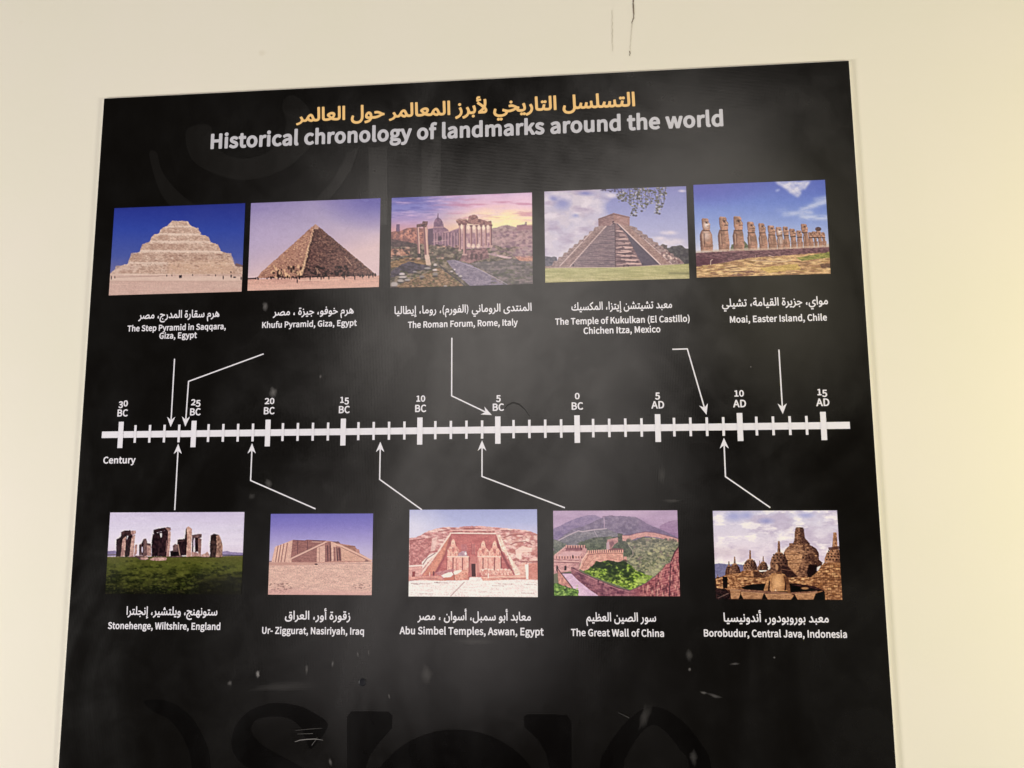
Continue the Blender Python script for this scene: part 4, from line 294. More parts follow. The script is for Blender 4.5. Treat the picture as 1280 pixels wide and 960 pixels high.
65253:(406,[[18,-24,0,23,0,10,1,10,1,11,2,11,3,11,4,13,4,12,4,13,6,14,14,-5,14,-6,14,-5,-4,-11,-3,-11,-3,-10,-3,-10,-2,-9,-2,-9,-1,-8,-1,-9,0,-7,0,-21,6,-17,10,-13,11,-14,15,-10,18,-7,19,-6,21,-4,23,0,27,0,22,4,18,7,18,7,14,9,11,12,10,12,8,13,5,14,4,14,2,14,0,14,0,15,-2,18,-6,22,-6,21,-11,26,-15,32,15,7,15,8,15,8,7,-16,8,-15,6,-17,7,-16,5,-17,4,-17,4,-17,2,-18,0,-17,0,-16,-1,-16,-4,-16,-4,-16,-6,-16,-9,-15,-9,-15,-11,-14,-15,-12,-14,-12,-18,-10,-21,-7,-21,-7,-25,-3,-29,0,-23,0,-22,2,-21,6,-21,5,-18,8,-16,11,-15,11,-12,14,-10,17,-9,17],[205,236,-8,0,-8,0,-8,3,-5,6,-6,5,-3,7,0,8,0,8,3,7,6,6,5,6,8,3,8,0,8,0,7,-3,5,-6,6,-6,3,-7,0,-8,0,-8,-3,-7,-6,-5,-5,-6]]),
65254:(432,[[18,-24,0,23,0,15,2,15,4,18,4,17,6,19,9,21,14,-5,14,-6,14,-5,-6,-17,-5,-15,-3,-14,-3,-14,-2,-13,0,-11,0,-22,6,-18,11,-13,11,-14,14,-10,19,-6,18,-7,20,-3,22,0,27,0,23,3,18,6,18,5,14,8,11,10,11,10,7,11,5,13,5,12,2,13,0,13,0,18,-1,16,-3,16,-3,15,-3,15,-4,15,-4,15,-5,15,-4,15,16,5,16,4,16,4,4,-15,3,-12,3,-9,2,-9,2,-8,1,-5,2,-6,1,-5,1,-4,4,-15,6,-11,7,-6,7,-7,9,-5,9,-2,9,-2,10,-1,10,0,8,0,6,-3,4,-4,3,-5,2,-5,0,-6,0,-7,-2,-6,-6,-5,-5,-5,-8,-3,-8,0,-17,0,-14,3,-11,6,-11,5,-8,8,-7,8,-6,9,-4,9,-2,10,8,-11,8,-10,9,-10,-2,-20,-3,-20,-7,-19,-6,-19,-11,-17,-14,-16,-14,-15,-20,-13,-24,-9,-24,-9,-31,-5,-36,0,-23,0,-21,3,-20,6,-21,5,-18,9,-15,11,-16,11,-12,14,-9,18,-9,17],[205,236,-8,0,-8,0,-8,3,-5,6,-6,5,-3,7,0,8,0,8,3,7,6,6,5,6,8,3,8,0,8,0,7,-3,5,-6,6,-6,3,-7,0,-8,0,-8,-3,-7,-6,-5,-5,-6]]),
65255:(159,[[18,-3,-18,0,2,16,2,16,2,17,19,0,16,1,11,2,12,3,8,4,5,8,5,7,3,11,0,15,0,10,-2,11,-3,14,-3,14,-4,14,-5,15,-6,16,-5,15,-6,15,16,6,16,6,16,6,5,-13,5,-14,5,-16,4,-17,4,-16,3,-15,3,-16,2,-14,0,-12,0,-16,-2,-14,-3,-12,-4,-12,-5,-10,-6,-9,-7,-8,-9,-7,-10,-5,-11,-6,-12,-4,-14,-2,-13,-3],[84,301,-8,0,-8,0,-7,2,-6,6,-6,6,-3,7,0,8,0,7,3,7,6,6,6,6,7,3,8,0,8,0,7,-3,5,-6,6,-6,3,-7,0,-7,0,-8,-3,-7,-6,-6,-5,-6]]),
65256:(203,[[15,-3,-15,0,2,16,2,16,2,17,17,0,13,1,9,3,10,3,7,6,5,8,5,9,4,12,3,16,4,17,4,21,5,26,16,-3,15,-3,16,-3,-2,-7,-2,-8,-2,-9,-2,-9,-1,-8,-2,-9,-1,-8,-1,-8,0,-6,0,-8,2,-7,4,-6,3,-7,8,-4,12,-4,12,-4,18,-1,24,0,9,0,6,-3,3,-4,4,-5,2,-5,0,-6,0,-7,-3,-6,-5,-5,-6,-5,-7,-3,-9,0,-25,0,-21,2,-14,5,-15,4,-10,7,-7,10,-7,9,-4,11,-3,14,6,-1,6,0,6,-1,-6,-12,-7,-10,-7,-8,-8,-8,-8,-6,-8,-5,-9,-4,-10,-3,-12,-2,-11,-1],[100,229,-8,0,-8,0,-7,3,-6,5,-5,6,-3,7,0,8,0,8,3,7,5,6,6,6,7,2,8,0,8,0,7,-2,6,-6,6,-6,3,-7,0,-8,0,-8,-3,-7,-6,-6,-6,-5]]),
65259:(340,[[249,-5,-21,0,-16,0,-17,3,-17,4,-17,5,-16,6,-15,8,-16,9,-14,10,-13,12,-12,12,-10,13,-7,15,-8,15,-3,17,0,17,0,18,3,16,8,15,7,15,11,12,13,10,14,9,16,5,18,0,18,0,15,-5,13,-10,12,-10,10,-12,7,-15,7,-15,3,-16,0,-17,0,-23,-6,-20,-13,-18,-13,-18,-17,-15,-22,-13,-22,-12,-23,-9,-27,-6,-26,-7,-26,-3,-27,0,2,16,2,16,2,17,21,0,19,1,17,3,17,3,14,4,13,5,18,7,14,9,11,10,10,10,8,10,4,11,4,11,2,9,0,9,0,8,-1,8,-4,8,-3,8,-5,6,-6,5,-6,5,-7,3,-9,0,-9,0,-8,-3,-6,-5,-7,-5,-6,-6,-4,-8,-4,-8,-2,-8,0,-9,0,-17,5,-14,8,-13,9,-13,11,-11,13,-9,14,-9,14,-7,16,-5,16,-5,15,-2,14,0,13,0,10,2,6,5,7,4,3,8,0,11,0,2,-1,3,-1,6,-1,5,-3,7,-5,10,-5,9,-9,12,-13,14,-13,14,-17,17,-23,20,-23,19,-30,23,-36,26,9,12,9,13,10,12,38,-28,31,-24,25,-21,24,-22,20,-18,14,-16,15,-15,10,-14,7,-11,7,-12,5,-10,2,-9,2,-9,1,-9,0,-7,0,-14,-3,-12,-6,-11,-6,-12,-9,-9,-12,-7,-13,-7]]),
65260:(300,[[199,-129,-17,0,-25,0,-22,6,-21,12,-20,11,-16,17,-12,23,-11,24,-6,28,0,35,0,32,3,30,8,27,7,26,10,24,13,19,12,20,14,15,15,11,15,10,15,6,14,0,14,0,11,-4,10,-8,11,-7,8,-11,6,-13,6,-14,3,-16,0,-18,0,-17,-3,-16,-5,-17,-5,-16,-10,-16,-14,-13,-14,-13,-20,-11,-26,-7,13,11,13,11,13,11,12,-3,13,-3,13,-3,13,-2,13,-2,13,-2,14,-2,14,0,15,0,9,0,6,-3,4,-4,3,-5,2,-5,0,-6,0,-7,-3,-6,-5,-5,-6,-5,-7,-3,-8,0,-11,0,-12,1,-12,1,-12,1,-12,1,-13,2,-12,2,-12,2,-11,2,18,1,17,1,17,0,10,-10,7,-12,3,-12,4,-13,1,-12,-2,-13,-1,-12,-5,-12,-7,-10,-8,-10,-9,-8,-13,-6,-12,-7],[9,-3,-9,0,2,16,2,16,2,17,8,0,9,0,8,0,8,0,8,0,8,0,0,-14,1,-15,1,-15,-9,-1,-10,-1,-9,-1,-10,-1],[175,-80,8,0,7,0,7,1,7,3,7,2,6,5,4,6,5,6,2,8,0,10,0,10,-2,9,-5,8,-5,9,-9,6,-12,5,-12,5,-18,3,-22,0,-5,0,-5,0,-6,-1,-6,0,-5,-1,-6,-1,-6,-1,-6,-2,-7,-1,0,13,0,14,0,13,15,2,14,3,12,4,13,5,11,5,9,8,10,7,7,10,5,13,5,12,3,15,0,18,0,5,-1,7,-1,8,-1,7,-3,7,-3,5,-4,5,-5,3,-6,0,-6,0,-7,-4,-8,-8,-9,-8,-8,-11,-8,-14,-8,-14,-7,-17,-5,-20,-6,-19,-2,-22,0,-23,0,-26,2,-20,6,-16,6,-16,7,-11,9,-9,10,-8,9,-5,10,-3,10,-3]]),
65261:(265,[[78,-131,-44,-5,-3,16,-4,16,-3,16,23,3,22,5,20,6,20,5,17,9,15,10,14,11,11,14,8,17,8,18,4,21,0,26,0,13,-1,12,-2,11,-3,11,-3,10,-5,9,-5,8,-5,7,-7,5,-7,6,-7,2,-8,0,-9,0,-9,-3,-7,-7,-7,-7,-6,-9,-4,-11,-4,-10,-2,-11,0,-11,0,-8,1,-7,4,-6,3,-6,6,-5,8,-3,8,-3,10,-2,13,0,11,0,12,1,11,3,12,2,10,3,8,4,1,-14,1,-14,1,-13,-10,-7,-11,-5,-13,-3,-13,-2,-13,-2,-13,0,-15,0,-13,2,-12,3,-11,3,-10,5,-8,6,-9,6,-6,8,-4,9,-4,10,-2,11,0,13,0,15,2,15,5,15,5,15,7,14,8,13,9,12,10,10,13,8,12,8,14,4,15,0,15,0,14,-4,12,-8,12,-8,10,-11,8,-14,8,-14,5,-16,4,-17,4,-18,2,-17,0,-19,0,-37,-7,-32,-15,-26,-15,-27,-22,-21,-29,-16,-30,-16]]),
65262:(280,[[78,-131,-44,-5,-3,16,-4,16,-3,16,23,3,22,5,20,6,20,5,17,9,15,10,14,11,11,14,8,17,8,18,4,21,0,26,0,27,-5,23,-10,17,-10,18,-12,9,-16,0,-9,0,-7,-3,-7,-6,-7,-7,-6,-8,-5,-11,-4,-10,-3,-12,0,-13,0,-7,2,-6,3,-4,3,-5,5,-3,6,-3,6,-3,8,-1,9,-2,10,-1,11,0,13,0,41,0,42,0,42,0,8,0,6,-3,4,-4,4,-5,1,-5,0,-6,0,-7,-2,-6,-6,-5,-5,-5,-8,-3,-8,0,-47,0,-48,0,-47,0,-18,0,-16,3,-15,5,-16,5,-12,8,-9,11,-9,11,-5,14,0,18,0,16,3,16,5,15,5,16,7,13,9,12,9,12,10,10,12,7,12,7,13,4,15,0,18,0,16,-6,14,-10,14,-11,12,-16,8,-22,8,-21,4,-27,0,-33,0,-37,-7,-32,-15,-26,-15,-27,-22,-21,-29,-16,-30,-16]]),
65263:(450,[[18,-24,0,23,0,10,1,10,1,11,2,11,3,11,4,13,4,12,4,13,6,14,14,-5,14,-6,14,-5,-4,-11,-3,-11,-3,-10,-3,-10,-2,-9,-2,-9,-1,-8,-1,-9,0,-7,0,-16,4,-13,6,-12,7,-11,9,-10,12,-8,12,-7,13,-6,16,-4,16,-4,17,-2,18,0,29,0,25,3,21,6,21,6,18,8,14,10,14,9,11,10,7,10,7,11,3,9,0,8,0,5,-3,5,-7,4,-6,5,-9,4,-11,4,-10,4,-12,4,-12,5,-11,4,-12,6,-10,6,-11,6,-9,8,-6,9,-7,9,-4,10,0,12,0,17,4,16,9,16,8,16,11,14,14,14,14,13,16,11,17,8,17,8,18,4,19,0,16,0,15,-2,12,-4,11,-5,9,-4,5,-4,-7,-14,-6,-14,-7,-14,-6,3,-8,3,-8,3,-8,2,-9,2,-9,0,-12,0,-11,-3,-12,-4,-11,-5,-11,-6,-10,-8,-10,-8,-7,-9,-6,-9,-6,-10,-3,-9,0,-10,0,-7,3,-6,7,-5,7,-6,9,-5,11,-5,11,-4,12,-5,12,-5,13,-5,12,-5,11,-6,11,-6,9,-7,7,-7,7,-8,3,-8,0,-11,0,-14,-5,-16,-10,-17,-10,-17,-14,-16,-20,-15,-19,-15,-24,-12,-27,-9,-28,-10,-32,-5,-37,0,-25,0,-23,3,-21,6,-21,5,-19,9,-16,11,-16,11,-12,14,-9,18,-9,17]]),
65265:(450,[[18,-24,0,23,0,10,1,10,1,11,2,11,3,11,4,13,4,12,4,13,6,14,14,-5,14,-6,14,-5,-4,-11,-3,-11,-3,-10,-3,-10,-2,-9,-2,-9,-1,-8,-1,-9,0,-7,0,-16,4,-13,6,-12,7,-11,9,-10,12,-8,12,-7,13,-6,16,-4,16,-4,17,-2,18,0,29,0,25,3,21,6,21,6,18,8,14,10,14,9,11,10,7,10,7,11,3,9,0,8,0,5,-3,5,-7,4,-6,5,-9,4,-11,4,-10,4,-12,4,-12,5,-11,4,-12,6,-10,6,-11,6,-9,8,-6,9,-7,9,-4,10,0,12,0,17,4,16,9,16,8,16,11,14,14,14,14,13,16,11,17,8,17,8,18,4,19,0,16,0,15,-2,12,-4,11,-5,9,-4,5,-4,-7,-14,-6,-14,-7,-14,-6,3,-8,3,-8,3,-8,2,-9,2,-9,0,-12,0,-11,-3,-12,-4,-11,-5,-11,-6,-10,-8,-10,-8,-7,-9,-6,-9,-6,-10,-3,-9,0,-10,0,-7,3,-6,7,-5,7,-6,9,-5,11,-5,11,-4,12,-5,12,-5,13,-5,12,-5,11,-6,11,-6,9,-7,7,-7,7,-8,3,-8,0,-11,0,-14,-5,-16,-10,-17,-10,-17,-14,-16,-20,-15,-19,-15,-24,-12,-27,-9,-28,-10,-32,-5,-37,0,-25,0,-23,3,-21,6,-21,5,-19,9,-16,11,-16,11,-12,14,-9,18,-9,17],[262,-250,-8,0,-9,0,-7,3,-5,6,-6,6,-3,7,0,7,0,8,3,7,6,6,5,6,7,3,9,0,8,0,6,-3,6,-6,6,-6,3,-7,0,-8,0,-7,-3,-7,-6,-6,-6,-6],[180,-250,-8,0,-8,0,-7,3,-6,6,-5,6,-3,7,0,7,0,8,3,7,5,6,6,6,7,3,8,0,8,0,7,-3,6,-6,6,-6,3,-7,0,-8,0,-7,-3,-7,-6,-6,-6,-6]]),
65266:(436,[[18,-31,0,30,0,10,1,10,1,11,2,11,3,11,4,13,4,12,4,13,6,14,14,-5,14,-6,14,-5,-4,-11,-3,-11,-3,-10,-3,-10,-2,-9,-2,-9,-1,-8,-1,-9,0,-7,0,-17,4,-14,7,-12,8,-11,10,-10,13,-8,13,-7,15,-6,17,-3,16,-4,18,-2,19,0,23,0,22,2,20,4,20,4,17,6,15,7,16,8,12,8,8,9,9,9,4,10,0,11,0,5,-2,5,-4,4,-4,5,-6,4,-7,4,-8,4,-10,4,-11,3,-11,4,-13,4,-14,4,4,16,4,17,3,16,21,-8,18,-6,16,-6,16,-5,14,-4,11,-3,12,-4,11,-2,8,-1,9,-2,7,0,6,0,9,0,6,-3,3,-4,4,-5,2,-5,0,-6,0,-7,-3,-6,-5,-5,-6,-5,-7,-3,-9,0,-2,0,-2,0,-3,0,-2,0,-3,0,-2,0,-3,0,-2,0,-3,0,1,-4,1,-2,0,-3,1,-2,0,-3,0,-3,0,-15,-5,-14,-10,-14,-10,-14,-15,-12,-20,-11,-19,-12,-23,-9,-28,-6,-27,-7,-32,-4,-35,0,-31,0,-29,6,-27,10,-26,10,-22,15,-16,20,-16,20],[244,-250,-8,0,-8,0,-7,3,-6,6,-6,6,-3,7,0,7,0,8,3,7,6,6,6,6,7,3,8,0,8,0,7,-3,5,-6,6,-6,3,-7,0,-8,0,-7,-3,-7,-6,-6,-5,-6],[163,-250,-8,0,-9,0,-7,3,-5,6,-6,6,-3,7,0,7,0,8,3,7,6,6,5,6,7,3,9,0,8,0,6,-3,6,-6,6,-6,3,-7,0,-8,0,-7,-3,-7,-6,-6,-6,-6]]),
65267:(177,[[25,-3,-25,0,2,16,2,16,2,17,23,0,18,1,13,1,14,2,9,5,5,7,6,7,3,12,0,16,0,10,-2,11,-3,14,-3,14,-4,14,-6,15,-5,16,-5,15,-6,15,16,6,16,6,16,6,5,-13,5,-14,4,-16,5,-17,4,-16,3,-15,3,-16,2,-14,0,-12,0,-20,-3,-16,-5,-14,-6,-14,-8,-11,-12,-9,-11,-9,-15,-6,-18,-4,-18,-4],[118,-115,-8,0,-9,0,-7,3,-5,6,-6,5,-3,7,0,8,0,8,3,7,6,6,5,6,7,3,9,0,8,0,6,-3,6,-6,6,-6,3,-7,0,-8,0,-8,-3,-7,-6,-5,-6,-6],[36,-115,-8,0,-8,0,-7,3,-6,6,-5,5,-3,7,0,8,0,8,3,7,5,6,6,6,7,3,8,0,8,0,7,-3,6,-6,6,-6,2,-7,0,-8,0,-8,-2,-7,-6,-5,-6,-6]]),
65268:(221,[[18,-3,-18,0,2,16,2,16,2,17,20,0,15,1,11,3,11,3,9,6,5,8,6,9,5,12,3,16,4,17,4,21,5,26,16,-3,15,-3,16,-3,-2,-7,-2,-8,-2,-9,-2,-9,-1,-8,-2,-9,-1,-8,-1,-8,0,-6,0,-6,1,-5,0,-5,1,-6,3,-4,5,-4,5,-3,9,-3,12,-2,13,-2,17,-1,23,0,8,0,6,-3,4,-4,4,-5,2,-5,0,-6,0,-7,-3,-6,-6,-5,-5,-5,-7,-3,-9,0,-24,0,-19,1,-14,3,-15,2,-10,4,-8,5,-7,6,-5,6,-3,8,-3,7,-2,9,-2,11,6,-1,6,0,6,-1,-6,-12,-7,-10,-8,-8,-7,-8,-8,-6,-10,-5,-9,-4,-12,-3,-13,-2,-13,-1],[157,-115,-8,0,-8,0,-7,3,-6,6,-5,5,-3,7,0,8,0,8,3,7,5,6,6,6,7,3,8,0,8,0,7,-3,6,-6,6,-6,2,-7,0,-8,0,-8,-2,-7,-6,-5,-6,-6],[76,-115,-8,0,-8,0,-7,3,-6,6,-6,5,-2,7,0,8,0,8,2,7,6,6,6,6,7,3,8,0,8,0,7,-3,6,-6,5,-6,3,-7,0,-8,0,-8,-3,-7,-5,-5,-6,-6]]),
65271:(345,[[233,283,0,35,0,8,-1,11,-1,12,-1,12,-1,13,-2,12,-2,12,-1,11,-2,8,17,2,17,2,17,2,1,-8,2,-10,1,-13,2,-13,1,-12,0,-13,1,-13,1,-10,0,-9,0,-19,-2,-18,-2,-18,-3,-18,-4,-18,-5,-17,-6,-17,-7,-17,-9,-16,-3,-4,-2,-4,-2,-5,-12,-18,-13,-18,-16,-17,-17,-18,-19,-16,-21,-15,25,0,25,0,24,0,14,0,10,1,7,4,7,3,5,4,3,6,2,6,2,5,0,7,0,10,-7,14,-13,16,-13,16,-17,18,-23,19,-22,20,-26,20,-28,22,-29,22,-30,22,-31,22,9,14,9,13,10,13,36,-27,32,-25,28,-21,28,-22,24,-20,20,-18,20,-18,16,-16,13,-16,13,-15,9,-14,6,-14,6,-14,3,-13,0,-13,0,-9,-1,-9,-3,-9,-3,-9,-5,-9,-7,-8,-8,-8,-10,-7,-13,-5,-13,-5,-18,-2,-20,0,-46,0,-45,0,-46,0,0,16,0,16,0,16,41,29,32,29,24,27,24,28,17,29,11,30,11,30],[26,380,-11,-3,-2,11,-2,10,-3,11,11,2,8,2,6,2,7,2,7,1,8,2,-1,-4,-1,-4,-1,-4,-11,3,-9,7,-10,10,-9,10,-5,12,0,13,0,12,3,10,6,8,6,8,7,6,9,4,10,4,10,2,10,0,5,0,4,-1,5,0,5,-1,5,-1,4,-2,-1,-10,-2,-10,-2,-9,-3,0,-4,1,-4,1,-3,1,-4,0,-5,0,-9,0,-7,-2,-5,-4,-5,-3,-3,-6,0,-6,0,-9,3,-7,5,-6,6,-6,6,-4,7,-4,7,-3,5,-2,5,0,-9,0,-8,-1,-8,-1,11,3,10,3,9,3,9,3,9,2,7,3,4,-10,3,-10,3,-10,-10,-4,-11,-3,-13,-4,-12,-4,-13,-4,-13,-4,-13,-3]]),
32:(79,[]),
40:(119,[[51,-16,33,-53,6,3,7,3,6,3,-30,50,-14,59,0,60,0,59,14,59,30,50,-6,3,-7,3,-6,3,-33,-52,-19,-56,0,-69,0,-69]]),
41:(119,[[28,-66,7,-3,32,53,19,56,0,69,0,69,-19,56,-32,52,-7,-3,-7,-3,-6,-3,30,-50,15,-59,0,-59,0,-60,-15,-59,-30,-50,6,-3]]),
44:(98,[[24,-60,2,-7,32,14,19,26,0,34,0,23,-10,14,-17,0,-13,0,-11,-8,0,-14,0,-14,11,-9,13,0,1,0,1,1,2,0,-1,-21,-13,-17,-21,-10,2,-6]]),
45:(122,[[16,94,0,-8,30,0,30,0,30,0,0,8,0,8,0,8,-30,0,-30,0,-30,0,0,-8]]),
48:(195,[[48,-5,49,0,49,0,31,45,0,89,0,89,-31,43,-49,0,-49,0,-30,-43,0,-89,0,-89],[126,21,-29,0,-29,0,-20,33,0,75,0,75,20,32,29,0,29,0,20,-32,0,-75,0,-75]]),
49:(195,[[31,9,0,-9,47,0,47,0,47,0,0,9,0,9,0,9,-18,0,-17,0,-17,0,0,76,0,77,0,77,-8,0,-8,0,-8,0,-14,-8,-17,-6,-23,-5,0,-6,0,-7,0,-7,16,0,15,0,15,0,0,-64,0,-64,0,-63,-19,0,-19,0,-19,0,0,-9]]),
50:(195,[[15,6,0,-6,54,0,54,0,54,0,0,9,0,9,0,10,-24,0,-24,0,-23,0,-13,0,-16,-2,-13,-1,60,57,41,52,0,52,0,45,-29,30,-46,0,-33,0,-22,-15,-21,-22,6,-6,6,-6,7,-6,14,17,18,12,21,0,32,0,15,-21,0,-29,0,-45,-37,-51,-81,-70,0,-6]]),
51:(195,[[52,-5,40,0,46,0,37,28,0,46,0,35,-24,22,-31,8,0,0,0,1,0,1,28,9,18,21,0,31,0,41,-32,23,-43,0,-29,0,-23,-13,-19,-17,5,-7,6,-7,6,-7,14,15,18,10,21,0,27,0,16,-16,0,-24,0,-28,-17,-21,-54,0,0,-9,0,-8,0,-8,60,0,20,-20,0,-31,0,-30,-21,-18,-31,0,-29,0,-19,14,-15,15,-6,-6,-5,-7,-6,-7,17,-19]]),
52:(195,[[119,24,0,-24,10,0,10,0,10,0,0,24,0,23,0,24,12,0,11,0,11,0,0,8,0,9,0,8,-11,0,-11,0,-12,0,0,54,0,53,0,54,-12,0,-11,0,-12,0,-36,-55,-35,-55,-36,-55,0,-7,0,-7,0,-7,37,0,38,0,37,0,0,-24],[119,123,0,-27,-26,0,-26,0,-27,0,20,29,19,30,20,29,7,12,7,13,6,13,1,0,0,0,1,0,-1,-13,-1,-21,0,-13,0,-26]]),
53:(195,[[51,-5,41,0,43,0,41,32,0,56,0,57,-35,25,-43,0,-15,0,-12,-4,-11,-6,2,25,2,25,3,24,32,0,32,0,32,0,0,9,0,10,0,9,-41,0,-42,0,-41,0,-3,-40,-3,-40,-3,-40,6,-4,6,-3,5,-4,15,10,11,5,17,0,32,0,21,-22,0,-36,0,-38,-24,-23,-30,0,-30,0,-19,14,-14,14,-6,-7,-5,-7,-6,-7,18,-17]]),
54:(195,[[56,-5,49,0,40,0,34,34,0,50,0,54,-28,26,-43,0,-20,0,-23,-11,-15,-19,1,79,29,27,36,0,15,0,16,-8,10,-12,6,7,6,6,6,7,-15,15,-19,11,-27,0,-49,0,-45,-38,0,-100,0,-85],[54,50,-4,53,17,24,20,9,16,0,31,0,15,-23,0,-34,0,-35,-19,-23,-25,0,-32,0]]),
55:(195,[[74,97,-5,-97,11,0,12,0,11,0,4,100,11,60,60,77,0,7,0,6,0,7,-54,0,-53,0,-54,0,0,-9,0,-10,0,-9,42,0,41,0,42,0,-51,-70]]),
56:(195,[[50,-5,48,0,48,0,32,30,0,37,0,35,-20,19,-23,13,0,1,0,0,0,1,15,12,19,23,0,27,0,39,-26,29,-44,0,-40,0,-31,-27,0,-39,0,-27,16,-19,19,-13,0,0,0,-1,0,0,-23,-13,-24,-24,0,-34,0,-40],[133,155,-17,-16,-31,12,-28,14,0,30,0,25,18,17,23,0,28,0,16,-20,0,-26,0,-19],[128,19,-30,0,-30,0,-24,20,0,28,0,24,15,20,21,14,36,-15,32,-13,0,-34,0,-26]]),
57:(195,[[54,-5,28,0,48,0,45,40,0,104,0,82,-37,40,-49,0,-40,0,-34,-33,0,-50,0,-53,28,-28,43,0,21,0,23,13,15,19,-2,-80,-29,-27,-33,0,-17,0,-15,7,-11,13,-6,-7,-6,-7,-6,-6,15,-15],[141,208,4,-53,-17,-24,-19,-10,-18,0,-30,0,-15,23,0,34,0,35,18,23,25,0,33,0]]),
65:(213,[[30,86,-29,-86,11,0,11,0,11,0,8,26,9,26,8,26,31,0,31,0,32,0,8,-26,8,-26,8,-26,12,0,11,0,11,0,-29,86,-29,85,-29,86,-12,0,-12,0,-12,0,-29,-86],[93,104,-26,0,4,13,4,13,4,14,10,29,8,27,8,30,1,0,0,0,0,0,9,-29,8,-28,9,-29,4,-14,5,-13,4,-13,-26,0]]),
66:(230,[[35,86,0,-86,28,0,27,0,27,0,57,0,40,25,0,50,0,35,-21,21,-31,6,0,0,0,1,0,0,24,8,14,22,0,26,0,45,-37,18,-52,0,-25,0,-25,0,-26,0,0,-86],[80,148,-12,0,0,28,0,27,0,28,13,0,13,0,13,0,40,0,21,-11,0,-30,0,-26,-18,-16,-44,0,-13,0],[83,26,-15,0,0,32,0,32,0,33,15,0,14,0,15,0,46,0,24,-15,0,-32,0,-34,-25,-16,-45,0,-15,0]]),
67:(224,[[68,-5,64,0,33,0,25,14,21,23,-6,7,-6,7,-6,7,-17,-18,-18,-11,-25,0,-49,0,-30,40,0,65,0,64,32,40,48,0,23,0,16,-10,14,-14,6,7,6,7,5,7,-14,16,-25,15,-31,0,-65,0,-49,-50,0,-83,0,-83]]),
68:(241,[[35,86,0,-86,22,0,22,0,22,0,77,0,42,48,0,81,0,82,-42,46,-79,0,-21,0,-21,0,-22,0,0,-86],[77,27,-9,0,0,68,0,67,0,68,9,0,10,0,10,0,60,0,30,-36,0,-65,0,-65,-30,-37,-60,0,-10,0]]),
69:(207,[[35,86,0,-86,51,0,50,0,51,0,0,9,0,9,0,10,-40,0,-40,0,-39,0,0,31,0,31,0,31,32,0,32,0,33,0,0,9,0,10,0,9,-33,0,-32,0,-32,0,0,27,0,26,0,27,38,0,39,0,38,0,0,9,0,10,0,9,-49,0,-49,0,-50,0,0,-86]]),
70:(194,[[35,86,0,-86,11,0,11,0,11,0,0,38,0,39,0,38,32,0,33,0,33,0,0,9,0,9,0,10,-33,0,-33,0,-32,0,0,28,0,29,0,29,38,0,39,0,38,0,0,9,0,10,0,9,-49,0,-49,0,-50,0,0,-86]]),
71:(242,[[69,-5,67,0,35,0,28,13,16,17,0,36,0,36,0,36,-28,0,-28,0,-28,0,0,-9,0,-9,0,-9,18,0,18,0,19,0,0,-22,0,-23,0,-22,-11,-10,-17,-5,-19,0,-55,0,-30,40,0,65,0,64,33,40,52,0,26,0,16,-11,13,-13,6,7,6,7,6,7,-15,15,-23,16,-36,0,-68,0,-50,-50,0,-83,0,-83]]),
72:(255,[[35,86,0,-86,11,0,11,0,11,0,0,40,0,41,0,40,39,0,40,0,40,0,0,-40,0,-41,0,-40,11,0,11,0,11,0,0,86,0,85,0,86,-11,0,-11,0,-11,0,0,-36,0,-36,0,-36,-40,0,-40,0,-39,0,0,36,0,36,0,36,-11,0,-11,0,-11,0,0,-86]]),
73:(103,[[35,86,0,-86,11,0,11,0,11,0,0,86,0,85,0,86,-11,0,-11,0,-11,0,0,-86]]),
74:(188,[[50,-5,33,0,50,0,21,36,0,44,0,61,0,60,0,61,-11,0,-11,0,-11,0,0,-60,0,-59,0,-60,0,-38,-14,-16,-27,0,-19,0,-14,8,-12,21,-7,-6,-8,-5,-8,-6,15,-27]]),
75:(227,[[35,86,0,-86,11,0,11,0,11,0,0,27,0,27,0,27,14,18,15,17,15,18,25,-45,26,-44,26,-45,12,0,12,0,12,0,-31,53,-31,53,-31,53,27,33,27,32,27,33,-13,0,-12,0,-12,0,-36,-43,-36,-43,-36,-43,0,0,0,0,0,0,0,43,0,43,0,43,-11,0,-11,0,-11,0,0,-86]]),
77:(285,[[35,86,0,-86,10,0,10,0,9,0,0,47,0,48,0,47,0,22,-2,31,-2,23,1,0,0,0,1,0,7,-20,6,-19,7,-20,17,-44,16,-45,16,-44,7,0,7,0,8,0,16,44,16,45,16,44,7,20,7,19,7,20,0,0,1,0,0,0,-2,-23,-2,-31,0,-22,0,-47,0,-48,0,-47,10,0,10,0,10,0,0,86,0,85,0,86,-13,0,-13,0,-13,0,-16,-46,-17,-46,-16,-46,-6,-17,-5,-18,-7,-18,0,0,-1,0,0,0,-6,18,-6,18,-7,17,-16,46,-16,46,-17,46,-13,0,-13,0,-13,0,0,-86]]),
78:(254,[[35,86,0,-86,11,0,10,0,10,0,0,45,0,45,0,45,0,27,-3,27,-1,26,0,0,1,0,0,0,10,-18,9,-17,9,-18,31,-54,31,-54,32,-54,11,0,11,0,11,0,0,86,0,85,0,86,-10,0,-11,0,-10,0,0,-45,0,-44,0,-45,0,-26,2,-29,3,-26,-1,0,-1,0,0,0,-9,18,-10,17,-9,18,-31,54,-31,54,-32,54,-11,0,-11,0,-11,0,0,-86]]),
80:(222,[[35,86,0,-86,11,0,11,0,11,0,0,34,0,34,0,34,14,0,14,0,14,0,56,0,38,25,0,54,0,56,-38,20,-57,0,-25,0,-24,0,-25,0,0,-86],[80,129,-12,0,0,33,0,34,0,34,12,0,12,0,12,0,46,0,22,-11,0,-38,0,-36,-21,-16,-45,0,-13,0]]),
